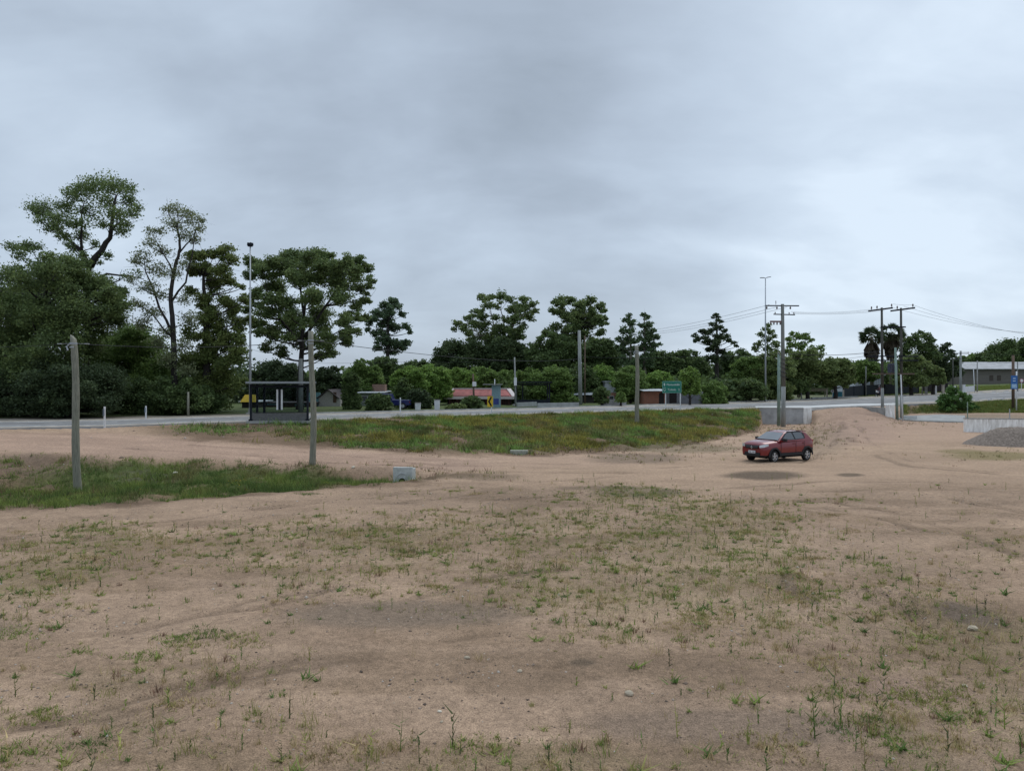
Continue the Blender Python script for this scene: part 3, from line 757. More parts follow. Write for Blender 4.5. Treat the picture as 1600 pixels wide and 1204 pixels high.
    parts.append(blades(P, rng.uniform(.04, .16, len(P)), .03, .9, 4, pick(len(P), [RED * .8, DRY * .55, (.09, .06, .04), G3 * .6], [3, 3, 3, 2]), .25, .08))
    emit('embankment_grass', parts, 'green and yellowing grass covering the slope below the road')
bank_grass()

# ------------------------------------------------------------------ stones
def stones_mesh(P, size, cols, name, label, cat, kind):
    base = np.array([(1, 0, 0), (-1, 0, 0), (0, 1, 0), (0, -1, 0), (0, 0, 1), (0, 0, -1)], float)
    tris = np.array([(0, 2, 4), (2, 1, 4), (1, 3, 4), (3, 0, 4), (2, 0, 5), (1, 2, 5), (3, 1, 5), (0, 3, 5)])
    k = len(P); V = base[None] * (size[:, None, None] * rng.uniform(.5, 1.2, (k, 6, 1))); V[:, :, 2] *= .65
    a = rng.uniform(0, 6.28, k); ca, sa = np.cos(a)[:, None], np.sin(a)[:, None]
    x, y = V[:, :, 0] * ca - V[:, :, 1] * sa, V[:, :, 0] * sa + V[:, :, 1] * ca
    V = np.stack([x, y, V[:, :, 2]], -1) + P[:, None, :]
    fc = (tris[None] + (np.arange(k) * 6)[:, None, None]).reshape(-1, 3)
    o = arr_mesh(name, V.reshape(-1, 3), 3, STONE, np.repeat(cols, 6, 0), faces=fc)
    return tag(o, label, cat, kind=kind)
STONE = leaf_mat('stone_surface', 0.0, 0.9)
def gravel():
    def near_line(X, Y, pts, w):
        d = np.full(X.shape, 9.0)
        for (a, b), (c, e) in zip(pts[:-1], pts[1:]):
            A, B = hit(a, b), hit(c, e); ax, ay, bx, by = A.x, A.y, B.x, B.y
            t = np.clip(((X - ax) * (bx - ax) + (Y - ay) * (by - ay)) / ((bx - ax) ** 2 + (by - ay) ** 2), 0, 1)
            d = np.minimum(d, np.hypot(X - ax - t * (bx - ax), Y - ay - t * (by - ay)))
        return np.exp(-(d / w) ** 2)
    lines = [[(560, 972), (700, 962), (830, 945), (900, 925)], [(0, 985), (60, 990), (200, 975)], [(1300, 930), (1360, 940), (1440, 960)], [(610, 1062), (700, 1058), (790, 1042), (840, 1030)], [(0, 1075), (120, 1090)], [(700, 930), (860, 900)],
             [(1000, 1085), (1200, 1075)], [(0, 975), (140, 965), (230, 945)], [(740, 795), (800, 778), (900, 770), (1060, 768)], [(1120, 1010), (1200, 960)]]
    def d(X, Y):
        r = sstep(.50, .75, fbm(X * .9 + 50, Y * .9, 4)) * .22 + .05
        for l in lines: r = r + near_line(X, Y, l, .13) * 1.0
        p = hit(1400, 945); r = r + np.exp(-((X - p.x) / .8) ** 2 - ((Y - p.y) / .4) ** 2) * .8
        p = hit(1235, 908); r = r + np.exp(-((X - p.x) / .3) ** 2 - ((Y - p.y) / .25) ** 2) * .7
        ky, _ = prof(X / Y * F + 800)
        return np.clip(r, 0, 1) * (Y < ky[..., 0] + .5)
    P = scatter(150000, -24, 24, 6.2, 26, d)
    s = np.clip(rng.lognormal(-4.45, .55, len(P)), .004, .04)
    c = .8 * pick(len(P), [(.36, .28, .22), (.22, .16, .12), (.56, .49, .42), (.12, .09, .07)], [4, 4, 2, 3]) * rng.uniform(.8, 1.15, (len(P), 1))
    stones_mesh(P, s, c, 'gravel', 'small stones and crumbs of soil strewn over the sandy yard', 'gravel', 'stuff')
    # rubble on the banks
    def b(X, Y):
        px, py = flat_px(X, Y)
        g = lambda cx, cy, sx, sy: np.exp(-((px - cx) / sx) ** 2 - ((py - cy) / sy) ** 2)
        return np.clip(g(60, 728, 110, 16) + .4 * g(170, 722, 80, 8) + g(1137, 648, 20, 6) * 1.5 + .25 * g(640, 706, 120, 4) + .1 * g(700, 690, 300, 14) + .25 * g(260, 678, 110, 8) + .9 * g(1592, 634, 14, 6), 0, 1)
    P = scatter(42000, -36, 75, 24, 104, lambda X, Y: b(X, Y) * .5)
    s = np.clip(rng.lognormal(-3.1, .55, len(P)), .015, .2)
    c = pick(len(P), [(.34, .28, .24), (.24, .17, .13), (.42, .39, .36), (.15, .12, .10)], [4, 4, 2, 2]) * rng.uniform(.8, 1.1, (len(P), 1))
    stones_mesh(P, s, c, 'rubble', 'broken stones and soil clods lying on the banks', 'rubble', 'stuff')
gravel()
def rock(px, py, r, label, colr=(.42, .38, .33), grp=None):
    p = hit(px, py); mb = MB(); mb.ball((0, 0, 0), r, 10, (1, .75, .5))
    q = random.random() * 50
    mb.v = [tuple(np.array(v) * (1 + .3 * (vnoise(np.array([v[0] / r * 1.7 + q]), np.array([v[1] / r * 1.7 + v[2] / r * 2.3 + q]))[0] - .5))) for v in mb.v]
    o = mb.build('stone', mat('stone_%d' % int(colr[0] * 100), (colr[0], colr[1] * .93, colr[2] * .8), .95, var=.3, scale=12, bump=.3, spec=.05)); o.location = p + Vector((0, 0, r * .25)); o.rotation_euler = (0, 0, random.random() * 3)
    tag(o, label, 'stone', grp or 'loose stones lying on the sandy yard')
rock(983, 1084, .065, 'flat pale stone lying alone on bare sand, largest of the yard stones')
rock(730, 1026, .045, 'pale stone on bare sand behind the two thin gravel ridges')
rock(687, 1107, .028, 'small bright white pebble on bare sand near the front of the yard', (.7, .68, .64))
rock(690, 1122, .026, 'small beige pebble just in front of the bright white pebble')
rock(1508, 1067, .04, 'pale stone among green weeds at the right of the yard', (.5, .46, .4))
rock(1520, 978, .09, 'broad pale stone beside the tangled grey weeds at right')
rock(274, 737, .11, 'white rounded stone in the ditch grass between the two timber posts', (.62, .62, .6))
rock(552, 733, .12, 'pale block of stone at the ditch lip left of the pipe headwall', (.55, .53, .5))
rock(812, 1044, .04, 'small grey stone at the end of the thin gravel ridge')
rock(669, 695, .22, 'grey boulder at the foot of the embankment beside the dirt track', (.3, .26, .23))
rock(563, 696, .11, 'white stone at the foot of the embankment right of the timber post', (.5, .47, .43))

# ------------------------------------------------------------------ trees
def leaves_for(clumps, Y, s, layers, cols, depth, seed, up=0.5, sub=0.42):
    """loose leaves gathered in small tufts through every clump (px, py, r[, layers factor])"""
    r = np.random.default_rng(seed); VV = []; CC = []; cent = []; loose = layers < 1.6
    if loose: sub = .62
    cols = np.array(cols, float)
    xs = np.array([c[0] for c in clumps]); cx = xs.mean(); hw = max(8, (xs.max() - xs.min()) / 2)
    for c in clumps:
        px, py, rp = c[:3]; lf = c[3] if len(c) > 3 else 1.0
        R = rp * 1.22 * Y / F
        edge = math.sqrt(max(0.05, 1 - min(1, abs(px - cx) / (hw + rp)) ** 2))
        dy = r.uniform(-1, 1) * hw * Y / F * depth * edge
        ctr = np.array(W(px, py, Y + dy)); cent.append(ctr); R *= (Y + dy) / Y
        n = int(layers * 2.1 * lf * math.pi * R * R / (s * s * .36)); n = max(n, 12)
        k = max(6, int(14 * (1 if R < 1.2 else (R / 1.2) ** 1.5)))
        d = r.normal(size=(k, 3)); d /= np.linalg.norm(d, axis=1)[:, None]
        d *= (r.random(k) ** .45)[:, None] * R * .78
        d[:, 2] *= .82; d[:, 2] += .08 * R
        tc = r.uniform(0, 1, k)
        rs = R * sub * r.uniform(.7, 1.2, k)
        i = r.integers(0, k, n)
        q = r.normal(size=(n, 3)); q /= np.linalg.norm(q, axis=1)[:, None]
        q[:, 2] = np.where(q[:, 2] < 0, q[:, 2] * (1 - up * .5), q[:, 2])
        q *= (r.random(n) ** .55 * rs[i] * 1.15)[:, None] * np.array([1.15, 1.15, .8])
        strag = r.random(n) < (.22 if loose else .14)
        q[strag] *= (1.25 if loose else 1.5)
        P = ctr + d[i] + q
        sz = s * r.uniform(.55, 1.35, n)
        a = r.normal(size=(n, 3)); a[:, 2] *= .7; a /= np.linalg.norm(a, axis=1)[:, None]
        b = np.cross(a, r.normal(size=(n, 3))); b /= np.linalg.norm(b, axis=1)[:, None]
        a *= sz[:, None] / 2; b *= (sz * .34)[:, None]
        VV.append(np.stack([P - a, P + b, P + a, P - b], 1))
        t = np.clip(tc[i] * .6 + r.uniform(-.1, .5, n), 0, .999) * (len(cols) - 1)
        f = t.astype(int); g = (t - f)[:, None]
        col = cols[f] * (1 - g) + cols[np.minimum(f + 1, len(cols) - 1)] * g
        col = col * 1.75 * r.uniform(.75, 1.25, (n, 1))
        CC.append(np.repeat(col[:, None], 4, 1))
    return np.concatenate(VV).reshape(-1, 3), np.concatenate(CC).reshape(-1, 3), cent

def bez(a, b, c, n=6):
    return [a * (1 - t) ** 2 + b * 2 * t * (1 - t) + c * t * t for t in np.linspace(0, 1, n)]

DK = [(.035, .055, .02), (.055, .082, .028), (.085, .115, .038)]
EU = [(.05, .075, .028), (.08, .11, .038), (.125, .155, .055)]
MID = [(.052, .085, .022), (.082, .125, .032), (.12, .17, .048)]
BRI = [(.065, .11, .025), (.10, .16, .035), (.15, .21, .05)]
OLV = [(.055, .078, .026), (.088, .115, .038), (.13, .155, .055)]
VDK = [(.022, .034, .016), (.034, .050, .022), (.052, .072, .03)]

TREEN = [0]
def tree(name, label, Y, trunk, clumps, cols=EU, layers=3.0, s=None, bark=BARK, r0=.28, cat='tree', group='trees and bushes beyond the road', depth=.7, twigs=0, limbs=(), up=.5):
    TREEN[0] += 1; seed = 100 + TREEN[0]
    rr = np.random.default_rng(seed + 900)
    s = s or max(.15, .0027 * Y)
    tp = [W(px, py, Y) for px, py in trunk]
    if layers >= 2.2 and 'dome' not in name and len(clumps) > 10:
        ex = []
        for i, a in enumerate(clumps):
            for b in clumps[i + 1:]:
                d_ = math.hypot(a[0] - b[0], a[1] - b[1])
                if .75 * (a[2] + b[2]) < d_ < 1.5 * (a[2] + b[2]) and rr.random() < .33:
                    ex.append(((a[0] + b[0]) / 2, (a[1] + b[1]) / 2 + 2, (a[2] + b[2]) * .33, .6))
        clumps = list(clumps) + ex
    base = Vector((tp[0].x, Y, hz(tp[0].x, Y)))
    root = empty(name, base, 0, label, cat, group)
    V, C, cent = leaves_for(clumps, Y, s, layers, cols, depth, seed, up)
    crown = arr_mesh('crown', V - np.array(base), 4, LEAF, C, parent=root)
    mb = MB()
    p0 = base - Vector((0, 0, .3)); pts = [p0] + [p for p in tp[1:]]
    L = len(pts); rad = [r0 * (1 - .72 * i / max(1, L - 1)) for i in range(L)]
    # smooth trunk line
    fine = []; fr = []
    for i in range(L - 1):
        for t in np.linspace(0, 1, 5, endpoint=False):
            fine.append(pts[i].lerp(pts[i + 1], t) + Vector(rr.normal(0, r0 * .10, 3)) * (1 if i + t > 0 else 0)); fr.append(rad[i] * (1 - t) + rad[i + 1] * t)
    fine.append(pts[-1]); fr.append(rad[-1])
    fr[0] *= 1.35
    mb.tube([p - base for p in fine], fr, 8)
    for lb in limbs:
        lp = [W(a, b, Y) for a, b in lb[0]]; q = []
        for i in range(len(lp) - 1):
            for t in (0, .5): q.append(lp[i].lerp(lp[i + 1], t) - base + Vector(rr.normal(0, .06, 3)))
        q.append(lp[-1] - base)
        mb.tube(q, [lb[1] * (1 - .75 * i / (len(q) - 1)) for i in range(len(q))], 6)
        fine += [x + base for x in q]; fr += [lb[1] * (1 - .75 * i / (len(q) - 1)) for i in range(len(q))]
    for c in cent:
        c = Vector(c)
        cand = [(i, p) for i, p in enumerate(fine) if p.z < c.z - .15 * (c - p).length] or [(0, fine[0])]
        i, p = min(cand, key=lambda ip: (ip[1] - c).length + .25 * abs((c.z - ip[1].z)))
        mid = p.lerp(c, .5) + Vector((rr.normal(0, .25), rr.normal(0, .25), -.12 * (c - p).length))
        br = min(fr[i] * .6, max(.03, .018 * (c - p).length + .02))
        q = bez(p, mid, c, 6)
        mb.tube([x - base for x in q], [br * (1 - .7 * t) for t in np.linspace(0, 1, 6)], 5, cap=False)
        for _ in range(twigs):
            t0 = rr.uniform(.5, 1); j = min(5, int(t0 * 5)); a = q[j]
            e = c + Vector(rr.normal(0, 1, 3)).normalized() * rr.uniform(.6, 1.4); e.z = max(e.z, a.z - .2)
            m2 = a.lerp(e, .5) + Vector(rr.normal(0, .12, 3))
            mb.tube([a - base, m2 - base, e - base], [br * .35, br * .25, br * .12], 4, cap=False)
    mb.build('trunk', bark, root, smooth=True)
    return root

def dome(cx, top, bot, hw, r=None, seed=1, fill=.62):
    """clumps filling a rounded bush or crown between rows top and bot"""
    q = random.Random(seed * 7 + int(cx)); h = bot - top; r = r or max(4.5, min(hw, h) * .27); out = []
    n = int(3.1 * hw * h / (r * r) * fill)
    for _ in range(max(n, 6)):
        for _ in range(30):
            x = q.uniform(-1, 1); y = q.uniform(0, 1)
            if abs(x) ** 2.2 + max(0, (.55 - y) / .55) ** 2.2 < .95: break
        rr = r * q.uniform(.65, 1.2)
        out.append((cx + x * (hw - rr * .6), top + rr * .7 + y * (h - rr * 1.3), rr))
    # lumpy skyline
    for k in range(7):
        a = math.pi * (k + .5 + q.uniform(-.3, .3)) / 7; rr = r * q.uniform(.5, .85)
        out.append((cx - math.cos(a) * (hw - rr * .5), top + rr * .9 + (1 - math.sin(a)) * h * .5, rr))
    return out

BT = 'tall trees on the far side of the road'
tree('tall_eucalyptus', 'tall tree with bare forked limbs and an airy crown rising above the dark mass', 63,
     [(132, 655), (136, 560), (138, 480), (137, 435), (142, 415)],
     [(65, 327, 17), (90, 345, 16), (54, 330, 11), (106, 328, 16), (122, 352, 15), (112, 308, 13), (134, 298, 17), (150, 291, 17), (175, 292, 18), (196, 296, 13), (202, 315, 13), (165, 318, 15), (185, 338, 17),
      (206, 335, 11), (140, 332, 13), (130, 370, 12), (160, 352, 10), (190, 362, 11), (97, 368, 11), (150, 384, 8), (128, 400, 8), (168, 400, 8), (108, 384, 8), (155, 410, 6), (80, 358, 12), (120, 390, 8), (196, 352, 10), (120, 298, 10), (60, 345, 8), (215, 325, 7), (200, 430, 9, .5), (175, 440, 8, .5), (215, 425, 8, .5)],
     EU, 1.25, bark=DARKBARK, r0=.34, group=BT, depth=.5, twigs=3,
     limbs=[([(140, 420), (128, 392), (100, 368), (75, 345)], .22), ([(141, 417), (158, 392), (172, 370), (178, 330), (182, 305)], .30), ([(138, 440), (165, 428), (195, 430), (225, 436)], .12), ([(172, 365), (195, 340)], .12), ([(128, 392), (126, 350), (132, 315)], .13)])
tree('dense_eucalyptus', 'broad dark dense tree filling the far left corner below the forked crown', 58,
     [(60, 655), (62, 560), (70, 480), (75, 430)],
     [(25, 395, 18, .4), (48, 388, 16, .6), (10, 430, 18, .4), (70, 418, 24), (100, 414, 24), (35, 440, 26, .7), (78, 455, 30), (118, 438, 26), (150, 455, 26), (172, 478, 25), (188, 458, 14), (110, 485, 32), (60, 495, 34), (20, 480, 30),
      (20, 530, 36), (148, 505, 28), (90, 535, 36), (180, 498, 18), (130, 540, 30), (-30, 480, 40), (-20, 560, 50), (50, 580, 42), (100, 590, 38), (130, 415, 14), (-70, 500, 50), (-90, 430, 40), (20, 600, 40), (70, 620, 34), (-60, 600, 50), (196, 475, 9), (160, 440, 12)],
     [(.045, .065, .025), (.07, .098, .034), (.11, .14, .045)], 2.3, bark=DARKBARK, r0=.6, group=BT, depth=.7)
tree('bright_green_tree', 'round bright green tree behind the dark mass, left of the thin sparse tree', 66, [(215, 652), (215, 600), (213, 560)],
     [(165, 560, 26), (190, 535, 24), (212, 525, 20), (238, 545, 24), (215, 560, 30), (180, 590, 30), (245, 585, 26), (215, 610, 32), (160, 535, 18), (258, 565, 16), (200, 628, 24)], MID, 3.2, group=BT)
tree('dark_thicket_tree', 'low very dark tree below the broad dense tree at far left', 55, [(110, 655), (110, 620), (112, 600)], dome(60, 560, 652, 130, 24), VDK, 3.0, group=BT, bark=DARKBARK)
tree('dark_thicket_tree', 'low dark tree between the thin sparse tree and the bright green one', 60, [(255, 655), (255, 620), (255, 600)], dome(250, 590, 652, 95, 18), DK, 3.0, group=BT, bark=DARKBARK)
tree('sparse_tree', 'tall thin tree with sparse pale foliage and visible branches left of the floodlight mast', 60,
     [(272, 655), (272, 560), (270, 500), (266, 465), (272, 420), (282, 388), (277, 348)],
     [(275, 328, 12), (290, 335, 11), (262, 330, 9), (300, 345, 13), (312, 358, 9), (270, 352, 14), (290, 368, 13), (252, 365, 9), (238, 362, 9), (235, 378, 11), (255, 392, 13), (226, 402, 13), (245, 422, 15), (212, 408, 10), (230, 448, 15),
      (270, 430, 12), (215, 478, 12), (240, 488, 14), (287, 415, 12), (222, 508, 14), (262, 520, 12), (250, 460, 12), (290, 468, 12), (205, 438, 10), (295, 500, 13), (245, 535, 14), (305, 375, 9), (315, 345, 6), (285, 540, 14), (262, 560, 16), (290, 580, 14)],
     [(.07, .085, .045), (.11, .125, .06), (.15, .165, .085)], .80, s=.15, bark=DARKBARK, r0=.27, group=BT, depth=.4, twigs=7,
     limbs=[([(271, 520), (250, 480), (235, 440), (225, 405)], .13), ([(268, 470), (290, 440), (300, 400), (305, 360)], .10), ([(272, 530), (245, 500), (222, 480)], .09), ([(272, 425), (255, 395), (240, 370)], .08), ([(280, 395), (300, 370), (312, 350)], .07)])
tree('round_topped_tree', 'dark leafy tree with a square-topped crown just left of the floodlight mast', 62,
     [(322, 655), (322, 560), (323, 480), (318, 430)],
     [(303, 403, 12), (320, 400, 10), (335, 397, 10), (352, 393, 12), (362, 408, 11), (345, 422, 15), (315, 422, 15), (335, 447, 17), (320, 472, 15), (360, 440, 10), (350, 475, 15), (366, 485, 12), (300, 455, 10), (335, 498, 19), (370, 508, 14),
      (310, 520, 19), (350, 530, 21), (383, 470, 9), (378, 450, 6), (330, 560, 26), (370, 558, 16), (300, 570, 22), (376, 535, 12), (345, 600, 27), (310, 610, 24), (372, 596, 13), (390, 500, 8), (300, 425, 9), (340, 630, 20)],
     [(.05, .07, .022), (.08, .105, .03), (.12, .14, .045)], 3.0, bark=DARKBARK, r0=.4, group=BT, depth=.6, twigs=1)
tree('spreading_eucalyptus', 'large spreading tree with umbrella-like foliage clumps above the near bus shelter', 70,
     [(468, 655), (470, 575), (473, 520), (478, 460)],
     [(392, 412, 13), (408, 424, 16), (425, 410, 12), (440, 420, 18), (448, 402, 12), (463, 400, 15), (482, 403, 13), (495, 400, 14), (512, 402, 12), (500, 425, 18), (530, 417, 13), (543, 405, 10), (560, 408, 10), (572, 420, 11), (552, 430, 15), (525, 440, 18),
      (470, 438, 20), (430, 448, 18), (400, 460, 13), (392, 432, 11), (445, 475, 20), (490, 463, 20), (530, 465, 17), (562, 452, 11), (577, 447, 8), (570, 470, 9), (555, 480, 11), (415, 490, 16), (400, 505, 12), (455, 505, 20), (500, 500, 20), (535, 503, 14),
      (550, 520, 12), (425, 523, 16), (470, 533, 18), (510, 533, 16), (540, 533, 12), (415, 545, 9), (440, 550, 11), (500, 557, 10), (404, 520, 10), (520, 553, 10), (584, 440, 5), (572, 497, 8), (560, 500, 8), (420, 470, 12), (385, 485, 8)],
     EU, 3.0, bark=DARKBARK, r0=.35, group=BT, depth=.75, twigs=1, up=.75, limbs=[([(473, 540), (440, 500), (415, 450)], .18), ([(474, 530), (510, 480), (545, 430)], .18), ([(476, 500), (470, 450), (462, 415)], .15), ([(474, 545), (515, 525), (548, 510)], .11)])
tree('clumpy_eucalyptus', 'smaller upright tree with separate rounded clumps standing right of the large spreading tree', 92,
     [(605, 640), (606, 580), (606, 540), (607, 500)],
     [(612, 471, 8), (600, 477, 8), (620, 480, 8), (590, 490, 9), (609, 492, 11), (628, 492, 7), (582, 500, 7), (600, 508, 11), (618, 514, 9), (634, 512, 8), (641, 518, 5), (586, 523, 8), (600, 530, 12), (620, 536, 10), (636, 536, 7), (630, 545, 6), (590, 543, 8), (611, 550, 11), (576, 505, 6), (575, 515, 5)],
     [(.035, .058, .032), (.055, .085, .043), (.085, .118, .058)], 2.7, bark=DARKBARK, r0=.35, group=BT, up=.7)
tree('open_crowned_tree', 'tall tree with an open airy crown showing pale branches above the red-roofed house', 112,
     [(788, 640), (789, 580), (788, 530), (783, 505)],
     [(756, 467, 9), (768, 463, 7), (783, 463, 9), (795, 468, 8), (763, 479, 9), (820, 470, 9), (833, 476, 8), (836, 486, 6), (815, 483, 11), (800, 485, 9), (790, 500, 8), (808, 500, 10), (826, 498, 9), (812, 515, 9), (745, 488, 9), (755, 496, 9), (733, 497, 8), (715, 508, 8), (724, 513, 8), (740, 508, 10),
      (733, 520, 7), (758, 510, 10), (773, 518, 10), (797, 518, 9), (776, 480, 6), (785, 530, 11), (802, 530, 10), (768, 530, 11), (815, 527, 8), (752, 526, 9), (790, 513, 8), (775, 498, 8), (738, 530, 9), (785, 545, 12), (710, 515, 5)],
     EU, 2.2, bark=PALEBARK, r0=.3, group=BT, depth=.6, up=.7, twigs=2, limbs=[([(788, 540), (772, 510), (765, 480)], .16), ([(788, 545), (800, 510), (815, 480)], .16), ([(788, 550), (760, 525), (725, 510)], .14), ([(788, 530), (786, 500), (783, 470)], .14)])
tree('dark_cypress', 'dense dark rounded conifer at the left foot of the open airy tree', 108, [(710, 640), (710, 600), (710, 560)], [(688, 552, 11), (700, 545, 12), (712, 538, 9), (722, 546, 13), (740, 545, 15), (700, 562, 14), (722, 566, 16), (745, 562, 16), (683, 565, 9), (690, 578, 12), (735, 580, 14), (712, 582, 14)],
     [(.028, .045, .02), (.045, .066, .026), (.07, .09, .035)], 2.8, s=.3, bark=DARKBARK, group=BT)
tree('dark_cypress', 'dense dark rounded conifer directly below the open airy crown', 110, [(785, 640), (785, 600), (785, 560)], dome(785, 526, 590, 42, 12), [(.028, .045, .02), (.045, .066, .026), (.07, .09, .035)], 2.6, s=.3, bark=DARKBARK, group=BT)
tree('broad_eucalyptus', 'tall dark tree with a broad flat crown behind the tall concrete pole', 110,
     [(906, 640), (906, 580), (906, 530), (904, 500)],
     [(868, 474, 8), (880, 468, 8), (893, 471, 9), (863, 487, 7), (876, 489, 10), (906, 478, 10), (917, 471, 8), (927, 470, 6), (937, 478, 8), (942, 487, 6), (929, 489, 9), (909, 494, 13), (890, 497, 11), (934, 502, 9), (945, 507, 6), (895, 511, 13), (920, 511, 12), (937, 521, 8),
      (868, 513, 9), (880, 524, 11), (905, 529, 13), (928, 534, 10), (855, 522, 8), (905, 546, 13), (886, 541, 12), (922, 546, 11), (900, 500, 11), (946, 498, 4)],
     EU, 3.2, bark=DARKBARK, r0=.32, group=BT, up=.7)
tree('dark_broadleaf_tree', 'dark rounded tree between the open airy tree and the broad flat-crowned tree', 106, [(860, 640), (860, 600), (860, 560)], dome(865, 520, 585, 42, 12), DK, 2.6, s=.32, bark=DARKBARK, group=BT)
tree('dark_broadleaf_tree', 'dark ragged tree filling the gap right of the broad flat-crowned tree', 104, [(935, 640), (935, 600), (935, 560)], dome(940, 528, 590, 32, 9), DK, 2.3, s=.32, bark=DARKBARK, group=BT)
tree('young_poplar', 'left of two pale green upright poplars behind the brick building', 98, [(984, 630), (985, 560), (984, 500)],
     [(983, 494, 5), (979, 502, 6), (988, 506, 7), (974, 516, 7), (985, 520, 8), (967, 530, 6), (978, 534, 8), (990, 533, 7), (972, 546, 8), (985, 550, 9), (964, 543, 5), (978, 565, 11), (990, 572, 9)], [(.035, .055, .028), (.06, .09, .04), (.09, .13, .06)], 2.6, s=.28, group=BT, bark=PALEBARK, r0=.25, twigs=1)
tree('young_poplar', 'right of two pale green upright poplars behind the brick building', 99, [(1008, 630), (1007, 560), (1007, 500)],
     [(1004, 492, 4), (1010, 497, 6), (1003, 508, 7), (1014, 508, 6), (1008, 518, 8), (1020, 518, 6), (1026, 526, 6), (1012, 530, 9), (1000, 530, 6), (1022, 540, 7), (1030, 538, 4), (1006, 545, 9), (1018, 553, 8), (1003, 562, 10), (1015, 570, 10)], [(.035, .055, .028), (.06, .09, .04), (.09, .13, .06)], 2.6, s=.28, group=BT, bark=PALEBARK, r0=.25, twigs=1)
tree('bunya_conifer', 'nearly black conifer with a stepped pointed crown and drooping branch ends', 100, [(1121, 630), (1120, 580), (1120, 540), (1120, 500)],
     [(1119, 493, 4.5), (1114, 496, 2.5), (1124, 496, 2.5), (1121, 501, 3.5), (1113, 507, 4.5), (1127, 503, 3), (1112, 517, 5), (1119, 511, 4), (1125, 513, 5), (1132, 517, 4.5), (1096, 518, 4.5), (1104, 521, 6), (1086, 525, 4.5), (1091, 530, 5), (1124, 527, 7), (1136, 526, 5), (1104, 533, 7), (1119, 538, 8),
      (1139, 533, 5), (1147, 536, 4.5), (1151, 541, 3.5), (1110, 547, 8), (1127, 550, 7), (1118, 562, 8), (1120, 577, 8), (1120, 592, 7), (1108, 560, 6), (1132, 560, 6), (1085, 533, 3.5), (1120, 606, 6)], VDK, 3.0, s=.28, bark=DARKBARK, r0=.35, group=BT, depth=.8, up=.75)
tree('feathery_tree', 'pale airy tree top just left of the tall double street lamp', 120, [(1198, 620), (1199, 570), (1199, 530)], [(1200, 508, 5), (1195, 515, 5), (1204, 518, 6), (1190, 524, 6), (1210, 526, 5), (1200, 530, 7), (1186, 538, 7), (1212, 538, 7), (1199, 545, 8), (1180, 546, 6), (1215, 550, 7)], EU, 2.0, group=BT, r0=.25)
tree('small_crowned_tree', 'tree top with two rounded heads showing right of the tall utility pole', 122, [(1248, 620), (1248, 570), (1248, 540)], [(1240, 523, 6), (1232, 530, 6), (1248, 528, 7), (1260, 526, 7), (1266, 532, 5), (1238, 540, 8), (1254, 542, 9), (1270, 546, 7), (1283, 545, 6), (1230, 550, 7)], MID, 2.3, group=BT, r0=.25)
BB = 'bushes and low trees behind the houses'
def bush(label, cx, top, bot, hw, Y, cols=MID, layers=2.5, r=None, name='leafy_tree', s=None, seed=1):
    tree(name, label, Y, [(cx, bot), (cx, (top + bot) / 2 + 4), (cx + 1, top + (bot - top) * .35)], dome(cx, top, bot, hw, r, seed), cols, layers, s=s, r0=.16, group=BB, bark=DARKBARK, cat='tree')
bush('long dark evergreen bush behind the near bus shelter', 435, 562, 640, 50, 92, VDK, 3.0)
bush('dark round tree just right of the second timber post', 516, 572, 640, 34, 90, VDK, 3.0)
bush('dark rounded tree in front of the white gabled cottage', 550, 580, 644, 16, 70, DK, 2.6)
bush('green feathery tree above the cottage with the stepped roofs', 568, 560, 625, 30, 84, MID, 2.5)
bush('round green tree below the smaller clumpy tree', 603, 556, 620, 30, 88, DK, 2.5)
bush('yellow-green leafy tree behind the blue pickup', 640, 572, 630, 30, 80, BRI, 2.5)
bush('yellow-green leafy tree left of the red-roofed house', 678, 568, 630, 28, 84, BRI, 2.5)
bush('light green tree above the left end of the red roof', 715, 573, 628, 32, 94, BRI, 2.5)
bush('light green tree above the middle of the red roof', 752, 573, 628, 30, 96, MID, 2.5)
bush('mid green tree above the right end of the red roof', 790, 577, 630, 28, 98, MID, 2.5)
bush('mid green tree behind the far bus shelter', 828, 574, 636, 30, 92, MID, 2.6)
bush('dark green tree right of the far bus shelter', 866, 570, 634, 30, 90, MID, 2.6)
bush('rounded tree behind the concrete pole', 905, 566, 630, 28, 94, DK, 2.6)
bush('bright green tree above the shiny tin roof', 943, 568, 628, 24, 96, BRI, 2.5)
bush('leafy tree between the tin roof and the brick building', 985, 572, 628, 28, 90, MID, 2.6)
bush('leafy tree behind the green road sign', 1030, 578, 630, 26, 92, BRI, 2.5)
bush('dark tree line crown behind the green road sign', 1035, 548, 600, 34, 118, DK, 2.5)
bush('dark crown between the poplars and the black conifer', 1075, 546, 600, 34, 120, DK, 2.5)
bush('dark crown right of the black conifer', 1152, 545, 610, 32, 118, DK, 2.6)
bush('slender yellow-green tree above the grey block wall', 1078, 572, 618, 16, 84, [(.06, .10, .02), (.09, .14, .03), (.12, .17, .04)], 1.5, 5)
bush('low dense green bush right of the grey block wall', 1114, 594, 634, 24, 88, MID, 2.4)
bush('low far crown left of the open airy tree', 660, 562, 600, 45, 125, DK, 2.3)
bush('low far crown behind the two poplars', 1000, 556, 600, 40, 122, DK, 2.3)
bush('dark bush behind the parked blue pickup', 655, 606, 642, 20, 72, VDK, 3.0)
bush('dark bush in front of the stepped-roof cottage', 592, 614, 644, 20, 67, DK, 2.4)
bush('small round-headed tree before the tin-roofed house', 940, 604, 631, 13, 80, DK, 1.9)
bush('small tree at the left wall of the brick building', 970, 612, 630, 8, 80, MID, 1.6, 3)
bush('small street tree left of the concrete pole', 896, 619, 632, 8, 80, MID, 1.6, 3)
bush('clipped green hedge before the red-roofed house', 737, 618, 641, 18, 70, DK, 2.0, name='hedge_bush')
